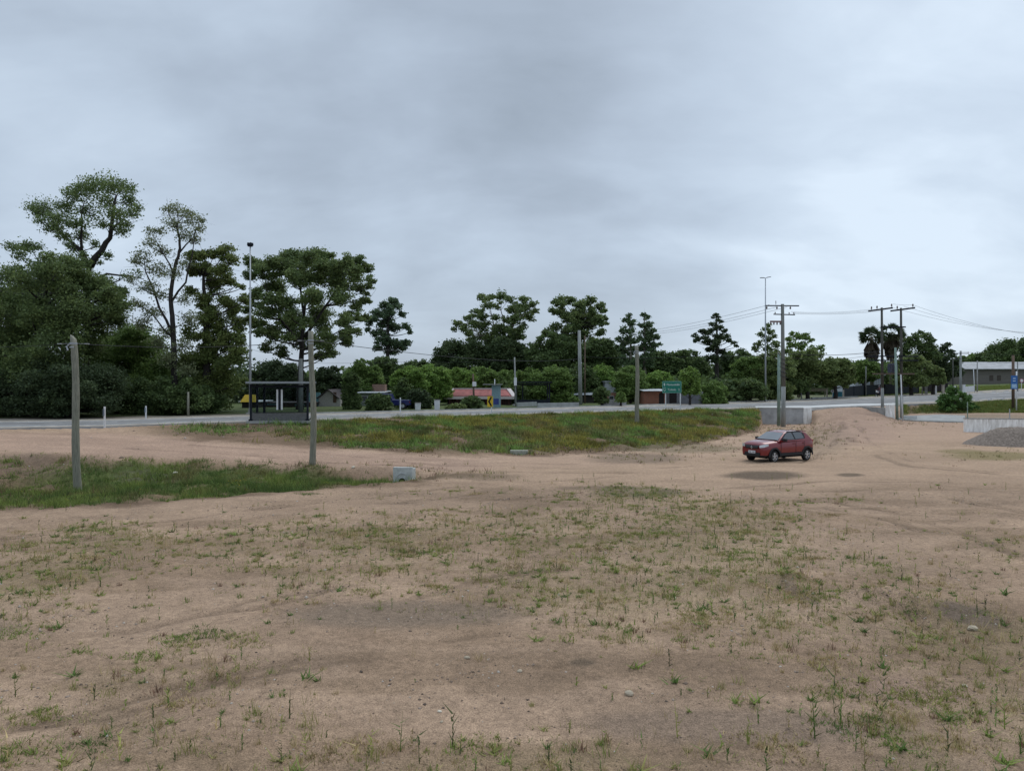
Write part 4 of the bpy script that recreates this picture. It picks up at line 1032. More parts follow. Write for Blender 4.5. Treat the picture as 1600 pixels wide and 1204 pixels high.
bush('low yellow-green shrub at the left corner of the red-roofed house', 712, 630, 642, 16, 69, OLV, 2.6, 4, name='hedge_bush')
bush('thin leafy tree at the right side of the stepped-roof cottage', 630, 590, 640, 14, 74, DK, 2.4)
bush('dark low tree behind the chevron sign post', 812, 600, 640, 14, 88, DK, 2.6)
BW = 'broad domed trees across the junction'
def domet(label, cx, top, bot, hw, Y, cols, layers=3.0, r=None, seed=1, name='domed_tree'):
    tree(name, label, Y, [(cx, bot + 5), (cx, bot - 5), (cx - 4, (top + bot) / 2)], dome(cx, top, bot, hw, r, seed), cols, layers, r0=.35, group=BW, bark=DARKBARK)
domet('domed green tree left of the tall double street lamp', 1172, 556, 622, 36, 104, MID)
domet('dark domed tree between the street lamp and the utility pole', 1207, 548, 624, 34, 103, OLV)
domet('broad olive domed tree right of the utility pole', 1262, 546, 606, 48, 108, OLV, seed=2)
domet('low rounded end of the domed trees, above the turquoise gate', 1306, 558, 606, 30, 110, OLV, seed=3)
domet('low dark tree in front of the domed trees, left of the street lamp', 1165, 592, 628, 34, 97, DK)
domet('shaded low tree behind the utility pole base', 1232, 590, 618, 30, 106, DK)
domet('olive round tree below the left palm', 1350, 562, 600, 26, 122, MID)
domet('pale olive domed tree right of the transformer poles', 1424, 553, 604, 32, 118, OLV, seed=4)
domet('brownish low tree right of the pale olive dome', 1458, 570, 602, 18, 120, OLV)
tree('dark_pine', 'dark layered tree with pointed leafy tips right of the transformer poles', 135, [(1445, 600), (1445, 570), (1440, 540)],
     [(1420, 532, 8), (1432, 525, 7), (1440, 521, 5), (1448, 527, 7), (1457, 533, 6), (1430, 540, 11), (1450, 545, 12), (1415, 545, 9), (1440, 560, 14), (1462, 556, 10), (1425, 565, 12), (1412, 560, 9)], DK, 2.6, group=BW, bark=DARKBARK)
tree('dark_pine', 'dark tree with a leaning pointed top behind the small pole with lamps', 136, [(1478, 600), (1478, 570), (1478, 550)],
     [(1480, 538, 4), (1475, 543, 6), (1470, 551, 8), (1484, 550, 5), (1488, 557, 7), (1475, 563, 11), (1494, 568, 8), (1465, 572, 11), (1485, 578, 11), (1500, 583, 7), (1478, 590, 10)], VDK, 2.8, group=BW, bark=DARKBARK)
FB = 'trees behind the long grey warehouse'
def fart(label, cx, top, bot, hw, Y, cols=DK, seed=1):
    tree('hillside_tree', label, Y, [(cx, bot), (cx, bot - 8), (cx, (top + bot) / 2)], dome(cx, top, bot, hw, None, seed), cols, 2.6, s=.6, r0=.4, group=FB, bark=DARKBARK)
fart('large dark tree dome behind the right end of the warehouse', 1600, 528, 585, 60, 225)
fart('dark tree dome behind the middle of the warehouse', 1552, 545, 585, 30, 228)
fart('low dark tree behind the left end of the warehouse', 1524, 553, 585, 22, 230, MID)
fart('low tree at the left corner of the warehouse', 1503, 556, 590, 16, 232, MID)
fart('big tree dome at the far right edge behind the warehouse', 1690, 520, 590, 70, 230)

# the wood that closes the view behind the houses
def woodland():
    r = np.random.default_rng(77); cl = []
    segs = [(-500, 400, 95, 30, 572), (380, 700, 150, 12, 582), (640, 1160, 150, 13, 576), (1120, 1345, 150, 12, 572), (1330, 1520, 190, 9, 568), (1500, 2000, 260, 8, 572), (392, 1130, 101, 10, 592)]
    VV = []; CC = []
    for x0, x1, Y, rr, top in segs:
        c = []
        x = x0
        while x < x1:
            for row in np.arange(top + rr * .7, 632 if Y < 100 else (636 if Y < 110 else (622 if Y < 160 else 598)), rr * 1.1):
                c.append((x + r.uniform(-.5, .5) * rr, row + r.uniform(-.4, .4) * rr, rr * r.uniform(.8, 1.3)))
            x += rr * 1.25
        V, C, _ = leaves_for(c, Y, .0065 * Y, 1.3, DK if Y > 100 else VDK, .0, int(Y) + int(abs(x0)))
        V = V.reshape(-1, 4, 3); V[:, :, 1] += r.uniform(-6, 6, (len(V), 1)); VV.append(V.reshape(-1, 3)); CC.append(C)
    o = arr_mesh('woodland', np.concatenate(VV), 4, LEAF, np.concatenate(CC)); tag(o, 'dark distant wood closing the view behind the houses and trees', 'wood', kind='stuff')
woodland()

# big near shrub on the right verge
p = hit(1492, 642)
tree('roadside_shrub', 'dense dark green leafy shrub growing on the grass verge beside the right-hand road', p.y, [(1492, 642), (1492, 630), (1490, 618)],
     [(1488, 607, 5), (1482, 613, 6), (1492, 612, 6), (1475, 622, 8), (1488, 622, 8), (1502, 619, 7), (1512, 624, 7), (1470, 630, 7), (1480, 633, 8), (1495, 632, 9), (1508, 633, 8), (1517, 632, 5), (1488, 638, 7), (1502, 639, 7), (1472, 637, 5), (1515, 638, 5), (1526, 637, 4)],
     [(.035, .07, .02), (.055, .105, .03), (.085, .15, .04)], 3.2, s=.22, r0=.08, group='shrubs on the verge', cat='shrub')
p = hit(768, 652)
tree('roadside_shrub', 'dark green bush at the foot of the yellow chevron sign', p.y - .4, [(768, 656), (768, 654), (768, 652)], [(760, 655, 6), (768, 652, 5), (775, 655, 7), (783, 657, 5), (770, 660, 6), (755, 658, 4), (785, 661, 5)],
     MID, 2.2, s=.16, r0=.03, group='shrubs on the verge', cat='shrub')

# fan palms
def palm(label, cx, top, skirt_bot, Y, rp, base_py):
    root_p = W(cx, base_py, Y); base = Vector((root_p.x, Y, hz(root_p.x, Y)))
    root = empty('fan_palm', base, 0, label, 'palm', 'fan palms')
    r = np.random.default_rng(int(cx)); R = rp * Y / F
    ctr = W(cx, top + rp, Y) - base
    mb = MB(); n = 10
    mb.tube([Vector((0, 0, -.3)), Vector((.1, 0, ctr.z * .5)), ctr], [.32, .25, .22], 9)
    mb.build('trunk', PALEBARK, root, smooth=True)
    V = []; C = []
    def fan(o, d, L, col, droop):
        d = d.normalized(); side = Matrix.Rotation(r.uniform(-1.2, 1.2), 3, d) @ d.cross(Vector((0, 0, 1)));
        if side.length < .1: side = Vector((1, 0, 0))
        side.normalize(); nrm = side.cross(d)
        pet = o + d * L * .5
        V.append([o - side * .03, o + side * .03, pet]); C.append([(.16, .17, .07)] * 3)
        for k in range(15):
            a = math.radians(-80 + 160 * k / 14)
            dir2 = (d * math.cos(a) + side * math.sin(a)); l2 = L * .55 * (1 - .25 * abs(k - 7) / 7) * r.uniform(.85, 1.1)
            tip = pet + dir2 * l2 + Vector((0, 0, -droop * l2)) + nrm * r.normal(0, .04)
            w = side * math.cos(a) - d * math.sin(a)
            mid = pet + dir2 * l2 * .45
            V.append([pet, mid + w * .09, tip]); V.append([pet, tip, mid - w * .09])
            cc = tuple(np.array(col) * r.uniform(.7, 1.3)); C.append([cc] * 3); C.append([cc] * 3)
    for k in range(46):
        az = r.uniform(0, 2 * math.pi); el = math.asin(r.uniform(-.45, 1))
        d = Vector((math.cos(az) * math.cos(el), math.sin(az) * math.cos(el), math.sin(el)))
        fan(ctr + Vector((0, 0, -.1)), d, R * r.uniform(.85, 1.05), (.05, .075, .03) if el > -.2 else (.09, .09, .045), .15 + .25 * (1 - math.sin(el)) * .5)
    arr_mesh('crown', np.array(V).reshape(-1, 3), 3, LEAF, np.array(C).reshape(-1, 3), parent=root)
    V = []; C = []
    zb = W(cx, skirt_bot, Y).z - base.z
    for k in range(90):
        az = r.uniform(0, 2 * math.pi); t = r.uniform(0, 1); z0 = ctr.z - .2 - (ctr.z - zb) * .55 * t
        rad = R * .5 * (1 - t * .6); d = Vector((math.cos(az) * rad, math.sin(az) * rad, 0))
        o = Vector((0, 0, z0)); tip = Vector((d.x, d.y, z0 - (ctr.z - zb) * .38)); w = Vector((-math.sin(az), math.cos(az), 0)) * .28
        for q in range(3):
            j = Vector(r.normal(0, .12, 3)); cc = np.array((.10, .08, .055)) * r.uniform(.6, 1.3)
            V.append([o + d * .3, tip + w + j, tip - w * .2 + j * .5 - Vector((0, 0, .3))]); C.append([cc] * 3)
            V.append([o + d * .3, tip - w + j, tip + w * .3 - Vector((0, 0, .2))]); C.append([cc] * 3)
    sk = arr_mesh('dead_frond_skirt', np.array(V).reshape(-1, 3), 3, LEAF, np.array(C).reshape(-1, 3), parent=root)
palm('shorter fan palm, left of the two, with a shaggy brown skirt', 1362, 504, 574, 126, 22, 610)
palm('taller fan palm, right of the two, between the twin power poles', 1392, 498, 560, 128, 23, 610)

# ------------------------------------------------------------------ timber posts and power poles
def timber_post(px0, py0, px1, py1, label, r=.13, slant=False, bend=0.0):
    b = hit(px0, py0); t = W(px1, py1, b.y)
    root = empty('timber_post', b, 0, label, 'post', 'bare timber posts carrying a cable')
    mb = MB(); n = 14; pts = []; rad = []
    for i in range(n + 1):
        k = i / n; p = (t - b) * k
        p.x += math.sin(k * 7 + px0) * .035 + bend * math.sin(k * 3.14) ; p.z -= .3 * (1 - k)
        pts.append(p); rad.append(r * (1 - .22 * k) * (1 + .04 * math.sin(k * 23)))
    mb.tube(pts, rad, 14)
    if slant:
        top = pts[-1]
        for i in range(len(mb.v) - 14, len(mb.v)):
            v = mb.v[i]; mb.v[i] = (v[0], v[1], v[2] - (v[0] - top.x + r * .8) * 1.1 + .05)
    mb.build('shaft', WOOD, root, smooth=True)
    # clamp band and strain insulators
    c = MB(); zc = t.z - b.z - (.30 if slant else .42)
    c.tube([(pts[-1].x, 0, zc - .03), (pts[-1].x, 0, zc + .03)], r * .92, 14); c.tube([(pts[-1].x, 0, zc - .16), (pts[-1].x, 0, zc - .12)], r * .92, 14)
    c.build('clamp_band', STEEL, root)
    i_ = MB(); i_.tube([(pts[-1].x - .12, -.02, zc - .02), (pts[-1].x - .22, -.05, zc - .12), (pts[-1].x - .16, -.08, zc - .26)], .03, 6)
    i_.build('hook', STEEL, root)
    for sx in (-1, 1):
        q = MB(); q.tube([(pts[-1].x + sx * .12, 0, zc), (pts[-1].x + sx * .45, 0, zc - .01)], .005, 6); q.tube([(pts[-1].x + sx * .42, 0, zc - .01), (pts[-1].x + sx * .60, 0, zc - .015)], .015, 8)
        q.build('strain_clamp', mat('clamp_grey', (.33, .34, .34), .5), root)
    return b, b + Vector((pts[-1].x, 0, zc))
b1, a1 = timber_post(122, 768, 115, 524, 'timber post with a slanted cut top standing in the grassy ditch, nearest the left edge', .145, True)
b2, a2 = timber_post(489, 726, 486, 517, 'timber post with a split frayed top right of the near bus shelter', .145, False, .03)
b3, a3 = timber_post(996, 662, 995, 540, 'timber post standing in the embankment grass left of the green road sign', .17)

def wire(pts, r=.012, sag=0.0, name='overhead_cable', label='', n=18, group='overhead cables'):
    mb = MB()
    for a, b in zip(pts[:-1], pts[1:]):
        a, b = Vector(a), Vector(b); q = []
        for i in range(n + 1):
            t = i / n; p = a.lerp(b, t); p.z -= sag * 4 * t * (1 - t); q.append(p)
        mb.tube(q, r, 5)
    o = mb.build(name, CABLE); tag(o, label, 'cable', group); return o

def crossarm(root, z, half, ang, off=0.0, w=.12, m=None, name='crossarm'):
    d = Vector((math.cos(ang), math.sin(ang), 0)); c = Vector((0, 0, z)) + d * off
    mb = MB(); mb.beam(c - d * half, c + d * half, w, w); return mb.build(name, m or DARKM, root), c, d
def insulator(root, p, h=.35, r=.06, hang=False):
    mb = MB(); s = -1 if hang else 1; p = Vector(p)
    mb.tube([p, p + Vector((0, 0, s * h * .3)), p + Vector((0, 0, s * h * .35)), p + Vector((0, 0, s * h * .6)), p + Vector((0, 0, s * h * .65)), p + Vector((0, 0, s * h))], [r * .3, r * .3, r, r * .6, r, r * .5], 8)
    mb.build('insulator', CERAM, root)

# main utility pole with crossarms in front of the headwall
pb = hit(1224, 666); top = W(1222, 475, pb.y); HP = top.z - pb.z
up = empty('utility_pole', pb, 0, 'tall concrete utility pole with three tiers of crossarms in front of the concrete headwall', 'utility pole', 'utility poles')
mb = MB(); mb.tube([(0, 0, -.3), (.0, 0, HP * .33)], [.21, .19], 16); mb.build('lower_shaft', CONCP, up, smooth=True)
mb = MB(); mb.tube([(0, 0, HP * .33), (-.05, 0, HP * .66), (-.08, 0, HP)], [.195, .165, .14], 16); mb.build('upper_shaft', CONCPD, up, smooth=True)
ca, c, d = crossarm(up, HP - .15, 1.55, .05, -.1, .10)
for t in (-1.45, -.5, .75): insulator(up, c + d * t + Vector((0, 0, -.03)), .28, .09, True)
insulator(up, c + d * -.6 + Vector((.0, 0, .02)), .45, .04)
ca, c, d = crossarm(up, HP - .95, 1.1, .25, .1, .09)
for t in (-.95, .5, 1.0): insulator(up, c + d * t, .22, .06)
ca, c, d = crossarm(up, HP - 1.6, .65, .1, -.6, .14, mat('rusty_fitting', (.13, .06, .055), .8))
for t in (-.6, -.3, 0, .3): insulator(up, c + d * t, .3, .08, True)
mb = MB()
for k in range(5):
    z = HP * (.42 + k * .035); mb.tube([(-.35, -.1, z), (-.15, -.3, z - .12), (.3, -.15, z - .25)], .03, 6)
mb.build('cable_loops', CABLE, up)
p2 = hit(1214, 664); t2 = W(1215, 553, p2.y - .3)
gp = empty('service_pole', (t2.x, p2.y - .6, p2.z), 0, 'pale green concrete pole leaning close to the left of the tall utility pole', 'pole', 'utility poles')
mb = MB(); mb.tube([(0, 0, -.3), (.02, 0, t2.z - p2.z)], [.17, .13], 14); mb.build('shaft', GREENP, gp, smooth=True)
mb = MB(); mb.tube([(0, 0, t2.z - p2.z), (.05, 0, t2.z - p2.z + .03)], .20, 10); mb.build('cap', CONC, gp)

# twin pole transformer station on the right
TB = []
tw = hit(1381, 650); Yt = 72.0
for px0, py0, label in ((1379, 640, 'left power pole of the pair, its dark crossarm tilted up to the right'), (1409, 652, 'right power pole of the pair, its dark crossarm tilted up to the right')):
    b = W(px0, py0, Yt); b.z = hz(b.x, Yt) ; ht = W(px0 - 1.5, 480.5 if px0 < 1390 else 481, Yt).z - b.z
    r_ = empty('power_pole', b, 0, label, 'utility pole', 'utility poles')
    mb = MB(); mb.tube([(0, 0, -.3), (-.02, 0, 2.4)], [.15, .135], 14); mb.build('lower_shaft', CONCP, r_, smooth=True)
    mb = MB(); mb.tube([(-.02, 0, 2.4), (-.08, 0, ht)], [.14, .10], 14); mb.build('upper_shaft', mat('dark_pole_shaft', (.07, .07, .06), .9, var=.3), r_, smooth=True)
    o = -.15 if px0 < 1390 else .15
    A = MB(); c0 = Vector((0, 0, ht - .15)); dd = Vector((.98, 0, .13)); A.beam(c0 + dd * (o - 1.25), c0 + dd * (o + 1.15), .13, .15); A.build('crossarm', DARKM, r_)
    for t in ((-.95, -.4, 1.05) if px0 < 1390 else (-.6, .95)): insulator(r_, c0 + dd * (o + t) + Vector((0, 0, .06)), .34, .08)
    TB.append((b, ht, c0 + b, dd))
bl, br_ = TB[0][0], TB[1][0]
ts = empty('transformer_platform', ((bl.x + br_.x) / 2, Yt, bl.z), 0, 'dark transformer and its beams hung between the twin power poles', 'transformer')
hw = (br_.x - bl.x) / 2; zt = W(1390, 575, Yt).z - bl.z
mb = MB(); mb.box((.0, -.05, zt), (.75, .5, .9)); mb.build('tank', mat('transformer_grey', (.05, .055, .085), .6, var=.3), ts, bevel=.04)
mb = MB()
for k in range(6): mb.box((-.3 + k * .12, -.38, zt), (.03, .14, .7))
mb.build('cooling_fins', mat('fin_grey', (.09, .095, .12), .6), ts)
mb = MB()
for k in range(3): mb.tube([(-.2 + k * .2, -.05, zt + .45), (-.2 + k * .2, -.05, zt + .72)], [.05, .03], 8)
mb.build('bushings', CERAM, ts)
for z, nm in ((zt - .55, 'support_beam'), (zt + 1.15, 'beam'), (W(0, 563, Yt).z - bl.z, 'beam'), (W(0, 511, Yt).z - bl.z, 'beam')):
    mb = MB(); ex = 1.1 if nm == 'support_beam' else .25
    if nm == 'beam' and z < zt + 1.5: ex = 1.5
    mb.beam((-hw - ex, -.25, z), (hw + ex, -.25, z), .08, .12); mb.build(nm, DARKM if nm == 'beam' else mat('brown_steel', (.11, .08, .065), .8), ts)
for px0, pt, pbot, m_, rr, lb in ((1399, 543, 653, GREENP, .13, 'pale green pole standing between the twin power poles'), (1407.5, 585, 652, WHITE, .06, 'slim white post close to the right power pole')):
    b = W(px0 + 3, pbot, 69); b.z = hz(b.x, 69); h_ = W(px0, pt, 69).z - b.z
    mb = MB(); mb.tube([(0, 0, -.3), (W(px0, pt, 69).x - b.x, 0, h_)], [rr, rr * .75], 12)
    o = mb.build('green_pole' if m_ is GREENP else 'white_post', m_, smooth=True); o.location = b; tag(o, lb, 'pole', 'utility poles')

def simple_pole(name, label, px0, pbot, ptop, r, m_, Y=None, arms=(), pxt=None, cat='pole', grp='utility poles'):
    b = hit(px0, pbot) if Y is None else W(px0, pbot, Y)
    if Y is not None: b.z = hz(b.x, Y)
    t = W(px0 if pxt is None else pxt, ptop, b.y)
    r_ = empty(name, b, 0, label, cat, grp)
    mb = MB(); mb.tube([(0, 0, -.3), ((t.x - b.x) * .5, 0, (t.z - b.z) * .5), (t.x - b.x, 0, t.z - b.z)], [r, r * .85, r * .7], 12); mb.build('shaft', m_, r_, smooth=True)
    for z_, half, nm in arms:
        zz = W(0, z_, b.y).z - b.z
        mb = MB(); mb.beam((t.x - b.x - half, -.1, zz), (t.x - b.x + half, -.1, zz), .08, .1); mb.build('crossarm', DARKM, r_)
        for sx in (-.9, 0, .9): insulator(r_, (t.x - b.x + sx * half, -.1, zz + .05), .2, .05)
    return r_, b, t
r_, b906, t906 = simple_pole('utility_pole', 'tall square-topped concrete pole beyond the road at the end of the low white wall', 907, 634, 516, .24, CONCP, Y=84, arms=(), pxt=905)
r2, b805, t805 = simple_pole('utility_pole', 'grey pole with a white meter box beside the far bus shelter', 806, 638, 558, .10, CONCP, Y=78, pxt=804)
mb = MB(); mb.box((-.05, -.2, W(0, 596, 78).z - b805.z), (.30, .25, .85)); mb.build('meter_box', WHITE, r2, bevel=.03)
r3, b740, t740 = simple_pole('utility_pole', 'timber pole with a white box in front of the red-roofed house', 741, 638, 584, .12, BROWNWOOD, Y=74, pxt=739)
mb = MB(); mb.box((.02, -.2, W(0, 600, 74).z - b740.z), (.38, .25, .45)); mb.build('meter_box', WHITE, r3, bevel=.03)
simple_pole('utility_pole', 'thin dark timber pole just right of the tall square-topped pole', 914, 636, 524, .09, BROWNWOOD, Y=88)
simple_pole('utility_pole', 'slim steel mast rising behind the red roof', 773, 625, 592, .06, WHITE, Y=82)
simple_pole('utility_pole', 'thin leaning pale pole under the broad olive dome', 1253, 617, 592, .10, CONC, Y=106, pxt=1249)
simple_pole('utility_pole', 'slender dark pole in front of the dark pine left of the warehouse', 1489, 603, 560, .12, mat('dark_pole_shaft', (.07, .07, .06), .9), Y=118)
r4, b1501, t1501 = simple_pole('utility_pole', 'concrete pole with crossarms above the roadside shrub', 1501, 608, 548, .20, CONCP, Y=112, arms=((552, 1.2, ''), (560, .8, '')), pxt=1501)
simple_pole('utility_pole', 'thin pole with lamp before the grey warehouse', 1527, 602, 563, .12, CONC, Y=128)
simple_pole('utility_pole', 'leaning thin white pole left of the warehouse lamp pole', 1523, 602, 576, .07, WHITE, Y=126, pxt=1521)
simple_pole('utility_pole', 'pale slender pole between the pale olive dome and the grey gate pillars', 1441, 604, 578, .12, CONC, Y=122)
simple_pole('utility_pole', 'short leaning grey pole near the dark fence left of the palms', 1353, 608, 572, .12, CONCPD, Y=119)
simple_pole('utility_pole', 'thin pole behind the warehouse end near the right edge', 1590, 602, 565, .10, CONCPD, Y=125)
r5, b294, t294 = simple_pole('utility_pole', 'short pale pole standing in the dark trees near the round-topped tree', 294, 650, 612, .10, WOOD, Y=56)
r6, b470, t470 = simple_pole('utility_pole', 'grey trunk-like pole seen through the near bus shelter', 470, 645, 560, .22, CONCPD, Y=64)

# street lamps
def mast(px, pbot, ptop, Y, label, r, kind):
    b = W(px, pbot, Y); b.z = hz(b.x, Y); h_ = W(px, ptop, Y).z - b.z
    root = empty('street_lamp' if kind else 'floodlight_mast', b, 0, label, 'street lamp', 'tall lamp masts beside the road')
    mb = MB(); mb.tube([(0, 0, 0), (0, 0, h_ * .5), (0, 0, h_)], [r, r * .72, r * .42], 12); mb.build('mast', STEEL, root, smooth=True)
    mb = MB(); mb.box((0, 0, .05), (.5, .5, .1)); mb.tube([(0, 0, .1), (0, 0, .5)], [r * 1.5, r * 1.1], 12); mb.build('base', CONC, root)
    if kind:
        for s_ in (-1, 1):
            a = MB(); a.beam((0, 0, h_ - .05), (s_ * .3, s_ * .08, h_ + (.06 if s_ > 0 else .0)), .06, .06); arm = a.build('arm', DARKM, root)
            l = MB(); l.beam((s_ * .22, s_ * .06, h_ + (.06 if s_ > 0 else 0)), (s_ * .74, s_ * .16, h_ + (.15 if s_ > 0 else -.02)), .26, .07); l.build('lamp_head', DARKM, root, bevel=.02)
    else:
        l = MB(); l.tube([(0, 0, h_), (0, 0, h_ + .12)], [.20, .25], 10); l.build('bracket', DARKM, root)
        for k in range(4):
            a = k * math.pi / 2 + .5; l = MB(); l.box((math.cos(a) * .15, math.sin(a) * .15, h_ + .19), (.20, .16, .22), a, .8); l.build('floodlight', DARKM, root, bevel=.02)
    return root
mast(391, 646, 385, 60, 'tall steel mast with a cluster of floodlights behind the near bus shelter', .11, 0)
mast(1196, 627, 434, 97, 'tall steel mast with two flat lamp heads behind the headwall', .13, 1)

# cables
CG = 'overhead cables'
pL = W(-260, 536, 24)
wire([pL, a1], .007, .15, label='thin cable leaving the left edge towards the slant-topped timber post', group=CG)
wire([a1, a2], .014, .22, label='dark cable spanning the two timber posts on the left', group=CG)
wire([a2, b906 + Vector((0, 0, W(0, 560, 84).z - b906.z))], .016, .55, label='dark cable from the split-topped timber post to the tall concrete pole', group=CG)
wire([W(380, 565, 66), W(640, 565, 80), W(804, 562, 78)], .012, .15, label='thin cable behind the trees above the cottages', group=CG)
wire([Vector((b906.x, 84, W(0, 557, 84).z)), W(1120, 554, 84), W(1222, 551, pb.y)], .018, .25, label='low cable from the tall concrete pole to the main utility pole', group=CG)
wire([W(1222, 551, pb.y), W(1378, 548, Yt)], .024, .30, label='thick low cable from the main utility pole to the twin poles', group=CG)
wire([W(1222, 557, pb.y), W(1378, 551, Yt)], .014, .45, label='thin low cable just under the thick one at the twin poles', group=CG)
for k, (dx, dy2) in enumerate(((-20, 476), (-8, 479.5), (8, 479.5))):
    wire([W(1222 + dx, dy2, pb.y), W(960 + k * 8, 519 + k * 2.5, 150)], .014, .7, label=['uppermost', 'middle', 'lowest'][k] + ' of three high wires running left from the main utility pole', group=CG)
for k in range(3):
    wire([W(1222 + 14 + k * 2, 487 + k * 1.5, pb.y), W(1362 + k * 10, 484 + (k - 1) * 1.0, Yt)], .010, .18, label=['uppermost', 'middle', 'lowest'][k] + ' of three high wires between the main utility pole and the twin poles', group=CG)
for k, x in enumerate((-.9, .2, 1.1)):
    c0 = TB[1][2]; dd = TB[1][3]
    wire([c0 + dd * x + Vector((0, 0, .3)), W(1660 + k * 6, 520 + k * 3.5, 96)], .011, .75, label=['lowest', 'middle', 'uppermost'][k] + ' of three high wires leaving the twin poles to the right', group=CG)
wire([TB[0][2] + Vector((1.0, 0, .5)), TB[1][2] + Vector((1.0, 0, .45))], .010, .05, label='short jumper wire joining the crossarms of the twin poles', group=CG)
wire([W(1489, 560, 118), W(1700, 566, 118)], .02, .5, label='wire running past the warehouse roof to the right edge', group=CG)
wire([W(1501, 549, 112), W(1700, 549, 112)], .016, .5, label='higher wire above the warehouse from the crossarm pole', group=CG)

# ------------------------------------------------------------------ bus shelters
def lerp3(a, b, t): return Vector(a).lerp(Vector(b), t)
def shelter(origin, rz, L, label, near=True):
    root = empty('bus_shelter', origin, rz, label, 'bus shelter', 'dark steel bus shelters')
    D = 1.5; Hh = 2.45
    mb = MB(); mb.box((L / 2, D / 2, .06), (L + .5, D + .5, .16)); mb.build('base_slab', CONC, root)
    mb = MB(); mb.box((L / 2, D / 2 - .1, Hh + .06), (L + .35, D + .7, .07)); mb.build('roof', DARKM, root)
    mb = MB(); mb.box((L / 2, -.48, Hh + .115), (L + .4, .06, .13)); mb.box((L / 2, D + .28, Hh + .115), (L + .4, .06, .13)); mb.build('roof_edge', GREYM if near else DARKM, root)
    for x, y in ((0, 0), (L, 0), (.72, D * .3), (0, D), (L, D)):
        mb = MB(); mb.box((x, y, .14 + (Hh - .14) / 2), (.13, .10, Hh - .14)); mb.box((x, y, .2), (.24, .2, .10)); mb.build('post', DARKM, root)
    mb = MB(); mb.box((L / 2, 0.0, .38), (L - .14, .07, .48)); mb.build('lower_panel', mat('shelter_panel', (.12, .12, .118), .8) if near else DARKM, root)
    mb = MB(); mb.box((L / 2, 0.0, .66), (L - .14, .08, .05)); mb.box((L / 2, .0, Hh - .12), (L - .14, .08, .16)); mb.build('rail', DARKM, root)
    g = bpy.data.materials.get('shelter_glass')
    if g is None:
        g = bpy.data.materials.new('shelter_glass'); g.use_nodes = True; nt = g.node_tree; nt.nodes.clear()
        o = nt.nodes.new('ShaderNodeOutputMaterial'); t = nt.nodes.new('ShaderNodeBsdfTransparent'); t.inputs[0].default_value = (.72, .77, .78, 1); gl = nt.nodes.new('ShaderNodeBsdfGlossy'); gl.inputs['Roughness'].default_value = .05
        mx = nt.nodes.new('ShaderNodeMixShader'); fr = nt.nodes.new('ShaderNodeFresnel'); fr.inputs[0].default_value = 1.12
        nt.links.new(fr.outputs[0], mx.inputs[0]); nt.links.new(t.outputs[0], mx.inputs[1]); nt.links.new(gl.outputs[0], mx.inputs[2]); nt.links.new(mx.outputs[0], o.inputs[0])
    if near:
        mb = MB(); mb.box((L / 2, .0, 1.50), (L - .14, .012, 1.62)); mb.build('glass_pane', g, root)
        for dx in (-.14, .14):
            mb = MB(); mb.box((L * .505 + dx, -.03, 1.48), (.11, .03, 1.28)); mb.build('information_panel', WHITE, root)
        mb = MB(); mb.box((L * .505, -.02, 1.5), (.15, .025, 1.34)); mb.build('panel_frame', DARKM, root)
    mb = MB(); mb.box((L / 2, D * .55, .55), (L * .7, .4, .05)); mb.box((L * .25, D * .55, .34), (.06, .3, .4)); mb.box((L * .75, D * .55, .34), (.06, .3, .4)); mb.build('bench', DARKM, root)
    return root
A = hit(389, 661.5); B = W(479, 657.5, A.y)
A.y += 0.2
za = float(hbase(np.array([A.x]), np.array([A.y + 1]))[0])
dirv = Vector((1, .08, 0)).normalized()
shelter(Vector((A.x + .05, A.y, za - .04)), math.atan2(dirv.y, dirv.x), (B.x - A.x) - .1, 'near bus shelter with grey lower panel and two white strips beside the timber post')
S2 = W(807, 640, 80); S2.z = hz(S2.x, 80)
sh2 = shelter(S2, .1, 3.6, 'far open bus shelter beyond the road, right of the red-roofed house', False)

# ------------------------------------------------------------------ signs
def sign_text(txt, size, loc, parent, m, align='LEFT', name='lettering'):
    cu = bpy.data.curves.new(name, 'FONT'); cu.body = txt; cu.size = size; cu.align_x = align; cu.align_y = 'CENTER'; cu.extrude = .003
    cu.materials.append(m); o = bpy.data.objects.new(name, cu); COL.objects.link(o); bpy.context.view_layer.update()
    me_ = bpy.data.meshes.new_from_object(o.evaluated_get(bpy.context.evaluated_depsgraph_get())); bpy.data.objects.remove(o)
    o = bpy.data.objects.new(name, me_); COL.objects.link(o); o.parent = parent
    o.location = loc; o.rotation_euler = (math.radians(90), 0, 0); return o
SIGNG = mat('sign_green', (.012, .16, .115), .5, var=.1)
SIGNW = mat('sign_white', (.62, .68, .66), .5, var=.05)
g1 = hit(1040, 641); g2 = hit(1063, 644)
gs = empty('road_sign', g1, 0, 'green direction sign on two white posts above the embankment', 'road sign')
s_ = g1.y / F
for dx, dz in ((0, 0), ((1062 - 1039) * s_, -.15)):
    mb = MB(); mb.box((dx, 0, 1.1 + dz / 2), (.09, .06, 2.3 - dz)); mb.build('post', WHITE, gs)
zc = W(0, 604.5, g1.y).z - g1.z; wS = 30 * s_; hS = 18.6 * s_; xc = (1049.5 - 1040) * s_
mb = MB(); mb.box((xc, -.06, zc), (wS, .04, hS)); bd = mb.build('sign_board', SIGNG, gs)
mb = MB()
for dz in (-hS / 2 + .04, hS / 2 - .04): mb.box((xc, -.083, zc + dz), (wS - .04, .006, .035))
for dx in (-wS / 2 + .04, wS / 2 - .04): mb.box((xc + dx, -.083, zc), (.035, .006, hS - .04))
mb.build('border', mat('sign_border', (.25, .45, .40), .5), gs)
x0 = xc - wS / 2
